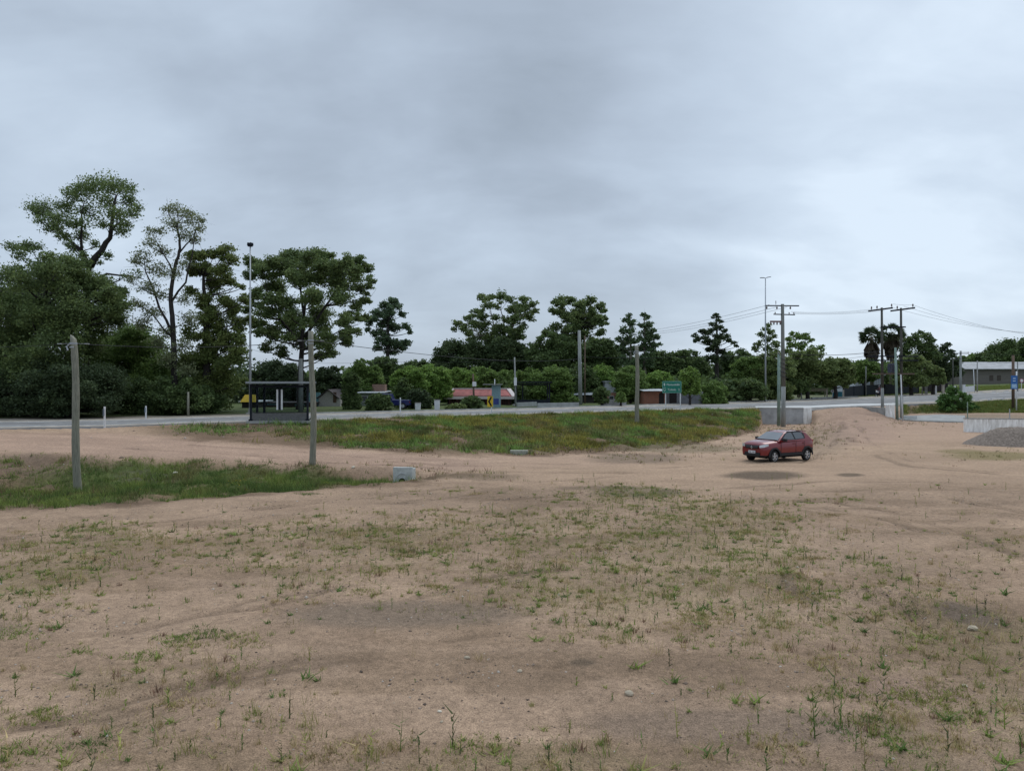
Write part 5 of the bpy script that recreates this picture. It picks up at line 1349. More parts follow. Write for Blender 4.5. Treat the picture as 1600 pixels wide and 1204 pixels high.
t1 = sign_text('Montevideo', .27, (x0 + .40, -.085, zc + .22), gs, SIGNW); sign_text('26', .27, (x0 + wS - .16, -.085, zc + .22), gs, SIGNW, 'RIGHT')
sign_text('Toledo', .27, (x0 + .48, -.085, zc - .24), gs, SIGNW); sign_text('2', .27, (x0 + wS - .16, -.085, zc - .24), gs, SIGNW, 'RIGHT')
t1.scale = (.82, 1, 1)
mb = MB(); ax = x0 + .2
mb.prism([(ax - .09, -.082, zc + .22), (ax + .09, -.082, zc + .22), (ax, -.082, zc + .38)], (0, -.005, 0)); mb.box((ax, -.085, zc + .16), (.05, .006, .14)); mb.build('arrow', SIGNW, gs)
mb = MB()
az = zc - .22
for a, b in (((ax - .10, az + .12), (ax + .12, az + .12)), ((ax + .12, az + .12), (ax + .12, az)), ((ax + .12, az), (ax + .02, az - .14)), ((ax + .02, az - .14), (ax - .10, az)), ((ax - .10, az), (ax - .10, az + .12))):
    mb.beam((a[0], -.084, a[1]), (b[0], -.084, b[1]), .006, .03)
mb.build('route_shield', SIGNW, gs)

c1 = hit(768, 649); cs = empty('chevron_sign', c1, 0, 'yellow sign with a black left-pointing chevron on a white post', 'road sign'); s_ = c1.y / F
mb = MB(); mb.box((0, 0, .5), (.08, .06, 1.4)); mb.build('post', WHITE, cs)
zc = W(0, 627, c1.y).z - c1.z; mb = MB(); mb.box((-.10, -.05, zc), (.44, .03, .82)); mb.build('sign_board', YELLOW, cs)
mb = MB(); x = -.10
mb.add([(x + .16, -.07, zc + .36), (x + .02, -.07, zc + .36), (x - .17, -.07, zc), (x + .02, -.07, zc - .36), (x + .16, -.07, zc - .36), (x - .02, -.07, zc)], [(0, 1, 2, 5), (5, 2, 3, 4)]); mb.build('chevron', BLACK, cs)

def marker(px, pb_, pt, label, Y=None, r=.06):
    b = hit(px, pb_) if Y is None else W(px, pb_, Y)
    if Y: b.z = hz(b.x, Y)
    root = empty('marker_post', b, 0, label, 'marker post', 'white marker posts along the road'); h_ = W(px, pt, b.y).z - b.z
    mb = MB(); mb.box((0, 0, h_ / 2 - .05), (r * 2, .05, h_ + .1)); mb.build('shaft', WHITE, root, bevel=.01)
    mb = MB(); mb.box((-r * .9, -.02, h_ * .72), (r * 1.6, .04, h_ * .34)); mb.build('reflector', mat('reflector_grey', (.12, .15, .18), .4), root)
marker(163.5, 668, 635, 'white marker post with a grey reflector on the near verge at left', r=.05)
marker(228, 654, 634, 'white marker post on the far verge before the dark trees', r=.05)
marker(625.5, 643, 621, 'plain white post at the edge of the road beside the blue pickup', Y=62, r=.05)

bs = hit(1588, 643); bl_ = empty('information_sign', bs, 0, 'blue information sign on a slim white post at the right edge', 'road sign'); s_ = bs.y / F
h_ = W(0, 580, bs.y).z - bs.z; mb = MB(); mb.tube([(0, 0, -.2), (.03, 0, h_)], .07, 8); mb.build('post', WHITE, bl_, smooth=True)
zc = W(0, 597, bs.y).z - bs.z; hb = 21 * s_
mb = MB(); mb.box((-.32, -.12, zc), (.72, .03, hb)); mb.build('sign_board', mat('sign_blue', (.03, .12, .34), .5, var=.1), bl_)
mb = MB(); mb.box((-.32, -.138, zc - hb * .28), (.60, .005, hb * .30)); mb.build('white_panel', mat('panel_pale_blue', (.25, .42, .60), .5, var=.3), bl_)
mb = MB(); 
for k in range(3): mb.box((-.32, -.143, zc - hb * .36 + k * .12), (.44, .004, .035))
for k in range(2): mb.box((-.32, -.14, zc + hb * .10 + k * .28), (.30, .004, .09))
mb.build('marks', mat('sign_marks', (.45, .60, .72), .5), bl_)
tp = W(1583, 642, bs.y + 2); tp.z = hz(tp.x, tp.y); mb = MB(); h_ = W(0, 555, tp.y).z - tp.z; mb.tube([(0, 0, -.2), (0, 0, h_)], [.17, .14], 12)
o = mb.build('utility_pole', BROWNWOOD, smooth=True); o.location = tp; tag(o, 'brown timber pole behind the blue information sign', 'utility pole', 'utility poles')
rs = W(1300.5, 620, 111); rs.z = hz(rs.x, 111); rd = empty('round_sign', rs, 0, 'small round white sign with dark mark beside the turquoise gate', 'road sign')
mb = MB(); mb.tube([(0, 0, -.1), (0, 0, .95)], .04, 6); mb.build('post', WHITE, rd)
mb = MB(); mb.tube([(0, -.05, 1.22), (0, -.08, 1.22)], .25, 18); mb.build('sign_board', WHITE, rd)
mb = MB(); mb.tube([(0, -.082, 1.22), (0, -.09, 1.22)], .09, 12); mb.build('mark', BLACK, rd)
rs = W(1596, 606, 135); rs.z = hz(rs.x, 135); rd = empty('round_sign', rs, 0, 'small round sign on a white post at the right edge beyond the road', 'road sign')
mb = MB(); mb.tube([(0, 0, -.1), (0, 0, 1.3)], .06, 6); mb.build('post', WHITE, rd)
mb = MB(); mb.tube([(0, -.05, 1.6), (0, -.08, 1.6)], .35, 18); mb.build('sign_board', mat('sign_pink_rim', (.45, .2, .25), .5), rd)
mb = MB(); mb.tube([(0, -.082, 1.6), (0, -.09, 1.6)], .24, 16); mb.build('mark', WHITE, rd)

# ------------------------------------------------------------------ concrete structures
def wall_thing(name, label, pts, z0, z1, th, m, parent=None, cat='wall', grp=None):
    mb = MB()
    for (ax, ay), (bx, by) in zip(pts[:-1], pts[1:]):
        a, b = Vector((ax, ay, 0)), Vector((bx, by, 0)); d = (b - a).normalized(); n = Vector((-d.y, d.x, 0)) * th
        za1, zb1 = (z1 if not hasattr(z1, '__len__') else z1[0]), (z1 if not hasattr(z1, '__len__') else z1[1])
        P = [a, b, b + n, a + n]
        vs = [p + Vector((0, 0, z0)) for p in P] + [P[0] + Vector((0, 0, za1)), P[1] + Vector((0, 0, zb1)), P[2] + Vector((0, 0, zb1)), P[3] + Vector((0, 0, za1))]
        mb.add(vs, [(3, 2, 1, 0), (4, 5, 6, 7), (0, 1, 5, 4), (1, 2, 6, 5), (2, 3, 7, 6), (3, 0, 4, 7)])
    o = mb.build(name, m, parent)
    if not parent: tag(o, label, cat, grp)
    return o
Yw = 71.0
wl = W(1190, 638, Yw); wr = W(1268, 637, Yw); gb = -.5
hd = empty('headwall', (wl.x, Yw, -.2), 0, 'grey concrete retaining headwall with a white end pillar below the driveway', 'wall')
def rel(m_, base): pass
h1 = wall_thing('wall', None, [(0.0, .6), (wr.x - wl.x - .6, 0.0)], -.4, wl.z + .2, .3, CONCD, hd)
h2 = wall_thing('pillar', None, [(wr.x - wl.x - .78, -.05), (wr.x - wl.x + .02, -.02)], -.4, wl.z + .27, .55, WHITEW, hd)
h3 = wall_thing('coping', None, [(-.05, .57), (wr.x - wl.x - .8, -.03)], wl.z + .205, wl.z + .30, .45, PALEC, hd)
a = W(1332, 637, 79); b = W(1387, 640, 68.5)
ww = empty('wing_wall', (a.x, a.y, 0), 0, 'grey wing wall with a white end pillar along the right side of the dirt ramp', 'wall')
wall_thing('wall', None, [(b.x - a.x, b.y - a.y), (0, 0)], -.3, (1.50, 1.36), .3, CONC, ww)
pw = W(1389, 632, 68.2); mb = MB(); mb.box((pw.x - a.x + .05, pw.y - a.y - .1, .7), (.68, .35, 2.2)); mb.build('pillar', WHITEW, ww)
Yr = 55.5; a = W(1507, 654, Yr); b = W(1700, 654, 53.5)
rw = empty('boundary_wall', (a.x, a.y, 0), 0, 'low whitewashed wall with rusty streaks behind the gravel heap at right', 'wall')
wall_thing('wall', None, [(0, 0), (b.x - a.x, b.y - a.y)], -.4, a.z, .22, WHITEW, rw)
wall_thing('coping', None, [(-.03, -.02), (b.x - a.x, b.y - a.y - .02)], a.z + .003, a.z + .06, .26, CONC, rw)
for px, lb, pt in ((1511, 'green steel post rising from the left end of the low whitewashed wall', 628), (1567, 'thin grey post rising from the middle of the low whitewashed wall', 638)):
    q = W(px, 654, Yr - .3 + .4); mb = MB(); mb.tube([(0, 0, .06), (0, 0, W(0, pt, Yr).z - a.z)], .035, 8); mb.box((0, 0, .07), (.14, .14, .02))
    o = mb.build('steel_post', GREENP if px < 1520 else STEEL); o.location = (q.x, Yr + .1 - (q.x - a.x) * 0.22, a.z); tag(o, lb, 'post', 'steel posts on the whitewashed wall')
    o.location.y = a.y + (q.x - a.x) * (b.y - a.y) / (b.x - a.x) + .11
# low kerb pieces right of the twin poles
q = hit(1421, 656); mb = MB(); mb.box((0, 0, .2), (1.3, .25, .5), -.1); o = mb.build('concrete_block', PALEC, bevel=.02); o.location = q; tag(o, 'pale low concrete block right of the twin power poles', 'block')
# pipe headwall in the ditch
q = hit(629, 753.5); ph = empty('pipe_headwall', q, -.12, 'small pale concrete pipe headwall at the end of the grassy ditch', 'headwall')
s_ = q.y / F; w_ = 31 * s_; h_ = 20.5 * s_
mb = MB(); mb.box((0, .09, h_ / 2), (w_, .16, h_ + .1)); mb.box((-w_ / 2 + .05, .35, h_ / 2 - .02), (.08, .45, h_)); mb.box((w_ / 2 - .05, .35, h_ / 2 - .02), (.08, .45, h_)); mb.build('wall', mat('blue_grey_concrete', (.44, .46, .44), .9, var=.25, scale=6, bump=.3), ph, bevel=.01)
mb = MB(); mb.tube([(-.02, .0, .02), (-.02, -.02, .02)], .13, 18); mb.build('pipe_opening', BLACK, ph)
mb = MB(); q_ = []
for k in range(13):
    a_ = math.pi * k / 12; q_.append((-.02 + .20 * math.cos(a_), .004, .16 + .16 * math.sin(a_)))
mb.tube(q_, .014, 6); mb.build('pipe_rim', CONCD, ph)
q = hit(811, 707); mb = MB(); mb.box((0, 0, .1), (.95, .4, .32), -.03); o = mb.build('concrete_block', mat('mossy_concrete', (.30, .30, .24), .9, var=.3), bevel=.02); o.location = q; tag(o, 'mossy concrete block at the foot of the embankment beside the track', 'block')
# gravel heap
def heap():
    c = W(1590, 690, 46); c.z = hz(c.x, 46); n = 60; V = []; rx, ry, h0 = 3.3, 2.2, 1.15
    g = np.linspace(-1.15, 1.15, n); X, Y = np.meshgrid(g, g)
    d = np.sqrt(X ** 2 + Y ** 2); z = h0 * np.clip(1 - d ** 1.6, -.15, 1) * (.8 + .4 * fbm(X * 2 + 5, Y * 2 + 5, 3)) + (fbm(X * 14 + 3, Y * 14, 3) - .5) * .16
    V = np.stack([X * rx, Y * ry, z - .03], -1).reshape(-1, 3); idx = np.arange(n * n).reshape(n, n)
    fc = np.stack([idx[:-1, :-1], idx[:-1, 1:], idx[1:, 1:], idx[1:, :-1]], -1).reshape(-1, 4)
    o = arr_mesh('gravel_heap', V, 4, mat('heap_gravel', (.20, .16, .13), .95, var=.5, scale=9, bump=.8), faces=fc); o.location = c
    tag(o, 'rounded heap of grey-brown gravel in front of the low whitewashed wall', 'gravel heap')
heap()

# ------------------------------------------------------------------ buildings
BRICK = bpy.data.materials.new('orange_brick'); BRICK.use_nodes = True
_nt = BRICK.node_tree; _b = _nt.nodes.new('ShaderNodeTexBrick'); _b.inputs['Color1'].default_value = (.26, .09, .045, 1); _b.inputs['Color2'].default_value = (.20, .07, .04, 1); _b.inputs['Mortar'].default_value = (.2, .14, .11, 1); _b.inputs['Scale'].default_value = 1.0
_b.inputs['Brick Width'].default_value = .25; _b.inputs['Row Height'].default_value = .1; _b.inputs['Mortar Size'].default_value = .01
_tc = _nt.nodes.new('ShaderNodeTexCoord'); _mp = _nt.nodes.new('ShaderNodeMapping'); _mp.inputs[2].default_value = (math.radians(90), 0, 0); _nt.links.new(_tc.outputs['Object'], _mp.inputs[0]); _nt.links.new(_mp.outputs[0], _b.inputs[0]); _nt.links.new(_b.outputs[0], _nt.nodes['Principled BSDF'].inputs[0]); _nt.nodes['Principled BSDF'].inputs['Roughness'].default_value = .9
REDR = mat('red_roof', (.27, .085, .075), .8, var=.35, scale=1.5, streak=(1, .3, 1))
DARKIN = mat('dark_interior', (.018, .014, .014), .8)
CREAM = mat('cream_wall', (.42, .38, .33), .9, var=.2, scale=1)
WINDOWM = mat('window_dark', (.03, .035, .04), .15, spec=.5)
def bldg(name, label, px0, px1, ptop, pbot, Y, D, m_, cat='house', roof=None, rz=0.0, roofm=None, over=.25, slope=.0):
    a = W(px0, pbot, Y); b = W(px1, pbot, Y); zb = hz((a.x + b.x) / 2, Y) ; zt = W(0, ptop, Y).z
    root = empty(name, ((a.x + b.x) / 2, Y, zb), rz, label, cat, 'houses beyond the road'); w = b.x - a.x; h = zt - zb
    mb = MB(); mb.box((0, D / 2, h / 2 - .15), (w, D, h + .3)); mb.build('wall', m_, root)
    if roof == 'flat':
        mb = MB(); mb.box((0, D / 2 - .1, h + .06), (w + over * 2, D + over * 2, .10)); mb.build('roof', roofm or CONC, root)
    if roof == 'shed':
        mb = MB(); y0, y1 = -.6, D + .3; x0, x1 = -w / 2 - over, w / 2 + over
        vs = [(x0, y0, h + .01), (x1, y0, h + .01), (x1, y1, h + slope), (x0, y1, h + slope)]; vs += [(v[0], v[1], v[2] + .07) for v in vs]
        mb.add(vs, [(3, 2, 1, 0), (4, 5, 6, 7), (0, 1, 5, 4), (1, 2, 6, 5), (2, 3, 7, 6), (3, 0, 4, 7)]); mb.build('roof', roofm or METR, root)
    return root, w, h
def win(root, x, z, w, h, m_=None, name='window', y=-.02, frame=True):
    mb = MB(); mb.box((x, y, z), (w, .05, h)); f = mb.build(name, m_ or WINDOWM, root)
    if frame:
        mb = MB()
        for dx in (-w / 2, w / 2): mb.box((x + dx, y - .02, z), (.06, .05, h + .06))
        mb.box((x, y - .02, z + h / 2), (w, .045, .06)); mb.box((x, y - .03, z - h / 2), (w + .1, .07, .06)); mb.build('frame', WHITE, f)
    return f
# red-roofed house
Y0 = 84; a = W(696, 638, Y0); b = W(802, 638, Y0); zb = hz(a.x, Y0); rr_ = empty('red_roofed_house', ((a.x + b.x) / 2, Y0, zb), 0, 'low house with a wide red roof, pale fascia and dark veranda', 'house', 'houses beyond the road')
w = b.x - a.x; ze = W(0, 620.5, Y0).z - zb; zr = W(0, 608.0, Y0).z - zb
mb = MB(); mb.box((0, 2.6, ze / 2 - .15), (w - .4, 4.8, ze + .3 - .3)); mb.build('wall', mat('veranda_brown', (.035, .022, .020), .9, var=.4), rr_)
mb = MB(); A_ = [(-w / 2 - .1, -.3, ze + .05), (w / 2 + .1, -.3, ze + .05), (w / 2 - .55, 3.2, zr), (-w / 2 + .55, 3.2, zr)]; B_ = [(-w / 2 - .1, 6, ze), (w / 2 + .1, 6, ze)]
mb.add(A_ + B_, [(0, 1, 2, 3), (3, 2, 5, 4), (1, 5, 2), (0, 3, 4), (0, 4, 5, 1)]); mb.build('roof', REDR, rr_)
mb = MB(); mb.box((0, -.36, ze - .05), (w + .3, .1, .30)); mb.beam((-w / 2 - .12, -.32, ze + .1), (-w / 2 + .55, 3.2, zr + .05), .5, .08); mb.beam((w / 2 + .12, -.32, ze + .1), (w / 2 - .55, 3.2, zr + .05), .5, .08); mb.beam((-w / 2 + .5, 3.15, zr + .04), (w / 2 - .5, 3.15, zr + .04), .3, .14)
mb.build('fascia', mat('pale_pink_fascia', (.50, .44, .42), .7, var=.15), rr_)
for k in range(9):
    mb = MB(); mb.box((-w / 2 + .5 + k * (w - 1) / 8, -.15, ze / 2), (.09, .09, ze)); mb.build('veranda_post', mat('reddish_post', (.09, .035, .03), .8), rr_)
mb = MB()
for k in range(34): mb.box((-w / 2 + .5 + k * (w - 1) / 33, -.1, .5), (.035, .03, 1.0))
mb.box((0, -.1, 1.02), (w - .9, .05, .05)); mb.build('veranda_railing', mat('reddish_post', (.09, .035, .03), .8), rr_)
kio = W(776, 638, 76); kio.z = hz(kio.x, 76); kk = empty('kiosk', kio, 0, 'small pale blue kiosk behind the chevron sign', 'kiosk')
mb = MB(); mb.box((-.05, .5, 1.15), (.9, 1.0, 2.3)); mb.build('wall', mat('pale_blue_wall', (.20, .30, .33), .8, var=.25), kk)
mb = MB(); mb.box((-.4, .35, 2.36), (2.0, 1.6, .07)); mb.build('roof', CONC, kk)
mb = MB(); mb.box((-.05, -.02, .6), (.55, .03, .6)); mb.build('poster', mat('deep_blue', (.04, .06, .22), .6), kk)

r_, w, h = bldg('gabled_cottage', 'white gabled cottage partly hidden behind the dark round trees', 498, 532, 622, 644, 78, 5, mat('cottage_white', (.40, .38, .35), .9, var=.2), roof=None)
mb = MB(); mb.prism([(-w / 2, -.01, h), (w / 2 - .4, -.01, h), (-.1, -.01, h + .85)], (0, 5, 0)); mb.build('gable', mat('cottage_white', (.4, .38, .35), .9), r_)
mb = MB(); mb.beam((-w / 2 - .2, 2.4, h - .02), (-.1, 2.4, h + .92), 5.4, .08); mb.beam((-.1, 2.4, h + .92), (w / 2 - .1, 2.4, h - .02), 5.4, .08); mb.build('roof', mat('dark_roof', (.06, .05, .05), .9), r_)
win(r_, .55, .95, .35, 1.1, mat('brown_door', (.10, .06, .04), .8), 'door', frame=False)
mb = MB(); mb.box((-w / 2 - .5, .2, .7), (1.2, .3, 1.5)); mb.build('side_wall', mat('turquoise_wall', (.12, .25, .26), .8, var=.3), r_)
r_, w, h = bldg('turquoise_house', 'low turquoise and brown house seen through the near bus shelter', 412, 488, 630, 646, 76, 4, mat('brown_wall', (.09, .06, .05), .9), roof='flat', roofm=mat('dark_roof', (.06, .05, .05), .9))
mb = MB(); mb.box((-w * .28, -.05, h * .75), (w * .30, .06, h * .4)); mb.build('awning_panel', mat('light_blue_panel', (.18, .33, .40), .7), r_); mb = MB(); mb.box((w * .25, -.05, h * .6), (w * .22, .06, h * .5)); mb.build('wall_panel', mat('turquoise_wall', (.12, .25, .26), .8), r_)
r_, w, h = bldg('yellow_shop', 'small shop with a bright yellow awning left of the near bus shelter mast', 378, 402, 628, 646, 74, 4, mat('shop_dark', (.05, .045, .04), .9), 'shop', roof='flat', roofm=WHITE)
mb = MB(); mb.add([(-w / 2, -.5, h + .02), (w / 2, -.5, h + .02), (w / 2 - .2, 0, h + .75), (-w / 2 + .3, 0, h + .75), (-w / 2, .4, h + .02), (w / 2, .4, h + .02)], [(0, 1, 2, 3), (3, 2, 5, 4), (0, 3, 4), (1, 5, 2)]); mb.build('awning', YELLOW, r_)
# stepped roof cottage
r_, w, h = bldg('stepped_roof_cottage', 'pale cottage with thin stepped white roofs behind the bushes', 560, 600, 614, 642, 80, 5, mat('grey_green_wall', (.22, .25, .22), .9, var=.3), roof='shed', slope=.15, roofm=METR)
mb = MB(); mb.box((w * .75, 1.5, h - .55), (w * .9, 3, .07)); mb.build('porch_roof', METR, r_)
mb = MB(); mb.box((w * .85, 3, h * .5 - .1), (w * .6, 2.5, h - .25)); mb.build('side_wall', mat('veranda_brown', (.035, .022, .02), .9), r_)
mb = MB(); mb.box((w * .75, 2.5, h + .15), (w * .5, 2.0, .10)); mb.build('upper_roof', WHITE, r_)
mb = MB(); mb.box((w * .1, 3.5, h + .5), (1.4, 1.5, .9)); mb.build('water_tank_house', mat('clay_wall', (.25, .16, .12), .9, var=.3), r_)
win(r_, -w * .25, h * .55, .6, .6)
# tin roof houses
r_, w, h = bldg('tin_roofed_house', 'salmon walled house with a shiny tin upper storey behind small trees', 946, 972, 613, 636, 92, 6, mat('salmon_wall', (.36, .19, .14), .9, var=.3), roof=None)
mb = MB(); mb.box((.1, 3, h + .65), (w + .2, 6, 1.35)); mb.build('upper_storey', METR, r_)
mb = MB(); mb.box((.1, 2.9, h + 1.37), (w + .6, 6.4, .08)); mb.build('roof', METR, r_)
win(r_, -.3, h * .45, .6, .6)
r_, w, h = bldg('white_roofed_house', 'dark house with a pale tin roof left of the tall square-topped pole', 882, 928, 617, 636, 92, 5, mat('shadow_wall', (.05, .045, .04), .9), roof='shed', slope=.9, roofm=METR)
r_, w, h = bldg('small_white_house', 'small white and pink house seen through the far bus shelter', 812, 822, 610, 636, 96, 4, mat('white_wall', (.50, .47, .46), .9, var=.15), roof='flat')
mb = MB(); 
for k in range(4): mb.box((.3, -.06, h - .2 - k * .25), (w * 1.3, .04, .08))
mb.build('louvre', mat('pink_louvre', (.4, .25, .25), .8), r_)
r_, w, h = bldg('brick_building', 'orange brick building with an arched dark doorway left of the green sign', 1007, 1040, 611, 634, 86, 6, BRICK, 'building', roof='shed', slope=.25, roofm=METR)
mb = MB(); q_ = [(.45, -.02, 0)] + [(.75 + .3 * math.cos(a_), -.02, 1.1 + .3 * math.sin(a_)) for a_ in np.linspace(math.pi, 0, 9)] + [(1.05, -.02, 0)]
mb.prism(q_, (0, .03, 0)); mb.build('doorway', DARKIN, r_)

r_, w, h = bldg('block_building', 'long low grey block building right of the orange brick building', 1041, 1098, 613.5, 633, 87, 5, mat('grey_block', (.155, .16, .175), .9, var=.3, scale=2), 'building', roof=None)
mb = MB(); mb.box((0, 2.5, h + .05), (w + .1, 5.1, .1)); mb.build('parapet', CONCD, r_); win(r_, -1.35, .95, .85, 1.6, DARKIN, 'door', frame=False)
mb = MB()
for a_, b_ in ((808, 838), (840, 904)):
    p_, q_ = W(a_, 640, 76), W(b_, 640, 79); z_ = hz(p_.x, 77); mb.beam((p_.x, p_.y, z_ + .22), (q_.x, q_.y, z_ + .22),   .15, .45)
o = mb.build('low_garden_wall', mat('pale_wall', (.33, .34, .33), .9, var=.25, scale=1.5)); tag(o, 'long low pale garden wall beyond the road below the far bus shelter', 'wall')
mb = MB(); p_, q_ = W(943, 638, 80), W(978, 638, 82); z_ = hz(p_.x, 81); mb.beam((p_.x, p_.y, z_ + .3), (q_.x, q_.y, z_ + .3), .15, .8)
o = mb.build('low_garden_wall', mat('pale_wall2', (.30, .30, .30), .9, var=.3)); tag(o, 'short low grey wall before the salmon walled house', 'wall')
# right hand side
r_, w, h = bldg('white_warehouse', 'white ribbed shed behind the dark fence below the palms', 1336, 1380, 586.5, 606, 132, 8, mat('white_ribbed', (.50, .53, .58), .7, var=.12), 'building', roof='flat', roofm=METR)
mb = MB()
for k in range(14): mb.box((-w / 2 + .2 + k * (w - .4) / 13, -.05, h * .42), (.08, .06, h * .8))
mb.build('ribs', mat('rib_grey', (.33, .35, .38), .7), r_)
mb = MB(); mb.box((0, -.08, h * .86), (w, .06, .12)); mb.build('trim', DARKM, r_)
def fence(name, label, pts, h, m_, cat='fence'):
    root = empty(name, pts[0], 0, label, cat); P = [Vector(p) - Vector(pts[0]) for p in pts]
    mb = MB()
    for a_, b_ in zip(P[:-1], P[1:]): mb.beam(a_ + Vector((0, 0, h / 2)), b_ + Vector((0, 0, h / 2)), .06, h)
    mb.build('panel', m_, root)
    for a_, b_ in zip(P[:-1], P[1:]):
        n = max(1, int((b_ - a_).length / 3))
        for k in range(n + 1):
            q = a_.lerp(b_, k / n); mb = MB(); mb.box((q.x, q.y - .06, q.z + h / 2), (.12, .08, h + .1)); mb.build('post', DARKM, root)
    return root
def gp_(px, py, Y):
    p = W(px, py, Y); p.z = hz(p.x, Y); return p
fence('screen_fence', 'dark slatted fence along the far side of the junction, behind the palms', [gp_(1317, 612, 114), gp_(1350, 610, 119), gp_(1382, 608, 122), gp_(1435, 606, 126)], 1.75, mat('dark_fence', (.018, .022, .026), .8, var=.3))
r_, w, h = bldg('long_warehouse', 'long grey block warehouse with a pale tin roof at the right', 1508, 1700, 577, 602, 175, 14, mat('warehouse_block', (.155, .14, .125), .95, var=.2, scale=.8, streak=(.2, 1, 3)), 'warehouse', roof=None)
mb = MB(); mb.add([(-w / 2 - .6, -.8, h), (w / 2, -.8, h), (w / 2, 8, h + 1.9), (-w / 2 + 2, 8, h + 1.9), (-w / 2 - .6, -.8, h + .15), (w / 2, -.8, h + .15), (w / 2, 8, h + 2.0), (-w / 2 + 2, 8, h + 2.0)], [(0, 1, 2, 3), (4, 5, 6, 7), (0, 1, 5, 4), (0, 3, 7, 4), (1, 2, 6, 5), (2, 3, 7, 6)]); mb.build('roof', mat('dull_tin_roof', (.30, .31, .32), .7, var=.35, scale=.8), r_)
for x in (-w / 2 + 6.2, -w / 2 + 8.0): win(r_, x, 1.3, .9, 1.3, mat('brown_shutter', (.08, .065, .055), .9), 'window', frame=False)
win(r_, -w / 2 + 17.5, .9, 3.0, 1.6, mat('rusty_gate', (.07, .055, .045), .9), 'gate', frame=False)
fence('white_boundary_wall', 'low white wall stepping along the verge left of the warehouse', [gp_(1481, 603, 124), gp_(1494, 603, 126)], 1.3, WHITE, 'wall')
fence('white_boundary_wall', 'low white wall between the crossarm pole and the warehouse', [gp_(1506, 603, 128), gp_(1523, 602, 132)], 1.1, WHITE, 'wall')
fence('dark_shed_front', 'dark open shed front between the domed trees and the white wall', [gp_(1448, 604, 130), gp_(1480, 604, 132)], 2.2, DARKIN, 'shed')
for px, lb in ((1447, 'leftmost grey gate pillar below the pale olive dome'), (1461.5, 'white-globed gate pillar in front of the dark shed'), (1473.5, 'ochre gate pillar in front of the dark shed'), (1506, 'short white gate pillar beside the crossarm pole')):
    p_ = gp_(px, 606, 122); mb = MB(); mb.box((0, 0, .75), (.32, .32, 1.6)); mb.box((0, 0, 1.58), (.42, .42, .08))
    if 'globed' in lb: mb.ball((0, 0, 1.85), .22, 10)
    o = mb.build('gate_pillar', CREAM if 'ochre' in lb else (WHITE if 'white' in lb else CONC)); o.location = p_; tag(o, lb, 'gate pillar', 'gate pillars across the junction')
# turquoise gate, pale boards
tg = gp_(1309, 616, 112); r_ = empty('turquoise_gate', tg, 0, 'turquoise board gate between two pale pillars under the olive tree', 'gate')
s_ = 112 / F; mb = MB(); 
for k in range(6): mb.box((-.75 + k * .26, 0, .55), (.24, .05, 1.1))
mb.build('boards', mat('turquoise_paint', (.03, .17, .22), .7, var=.3), r_)
for x, nm in ((-1.65, 'pillar'), (.85, 'pillar')):
    mb = MB(); mb.box((x, 0, .65), (.18, .18, 1.5)); mb.build('pillar', CREAM, r_)
mb = MB(); mb.box((-2.9, 1.5, 1.35), (4.8, .12, .5)); mb.box((-5.0, 1.5, .7), (.12, .1, 1.4)); mb.box((-1.0, 1.5, .7), (.12, .1, 1.4))
o = mb.build('board_fence', mat('olive_board', (.16, .15, .10), .9, var=.3)); o.location = tg + Vector((0, .8, 0)); tag(o, 'weathered olive board fence left of the turquoise gate', 'fence')
mb = MB(); p_, q_ = gp_(1268, 618, 108), gp_(1340, 613, 113); mb.beam(p_ + Vector((0, 0, .12)), q_ + Vector((0, 0, .12)), .3, .35)
# stone edging
o = mb.build('stone_kerb', CONC); tag(o, 'pale stone edging below the turquoise gate', 'kerb')

# bins, small yard things far away
for px, lb, hh in ((653, 'white box bin beside the road left of the dark bush', .6), (683, 'taller white box bin left of the red-roofed house', .85)):
    p_ = gp_(px, 640, 70); r_ = empty('waste_box', p_, 0, lb, 'bin', 'white bins by the road'); mb = MB(); mb.box((0, 0, hh / 2), (.45, .4, hh), 0, 1.1); mb.build('body', WHITE, r_); mb = MB(); mb.box((0, 0, hh + .04), (.55, .48, .07)); mb.build('lid', CONC, r_)

# blue pickup parked by the cottage
p_ = gp_(612, 642, 70)
pk = empty('pickup_truck', p_, 0, 'blue pickup truck parked in the shade before the stepped-roof cottage', 'pickup truck')
BLUE = mat('blue_paint', (.008, .014, .09), .4, var=.2, coat=.5)
mb = MB(); mb.prism([(-1.7, -.75, .35), (1.75, -.75, .35), (1.75, -.75, .85), (.2, -.75, .9), (-.0, -.75, 1.45), (-.75, -.75, 1.45), (-1.05, -.75, .95), (-1.7, -.75, .85)], (0, 1.5, 0)); mb.build('body', BLUE, pk, bevel=.05)
mb = MB(); mb.prism([(-.12, -.76, .92), (-.08, -.76, 1.36), (-.68, -.76, 1.36), (-.9, -.76, .92)], (0, 1.52, 0)); mb.build('side_window', WINDOWM, pk)
for x in (-1.1, 1.15):
    for y in (-.78, .62):
        mb = MB(); mb.tube([(x, y, .3), (x, y + .16, .3)], .3, 16); wv = mb.build('wheel', BLACK, pk); mb = MB(); mb.tube([(x, y - .01, .3), (x, y - .005, .3)], .17, 12); mb.build('rim', STEEL, wv)
mb = MB(); mb.box((1.77, -.5, .65), (.04, .2, .12)); mb.build('tail_light', mat('tail_red', (.3, .02, .02), .3), pk)

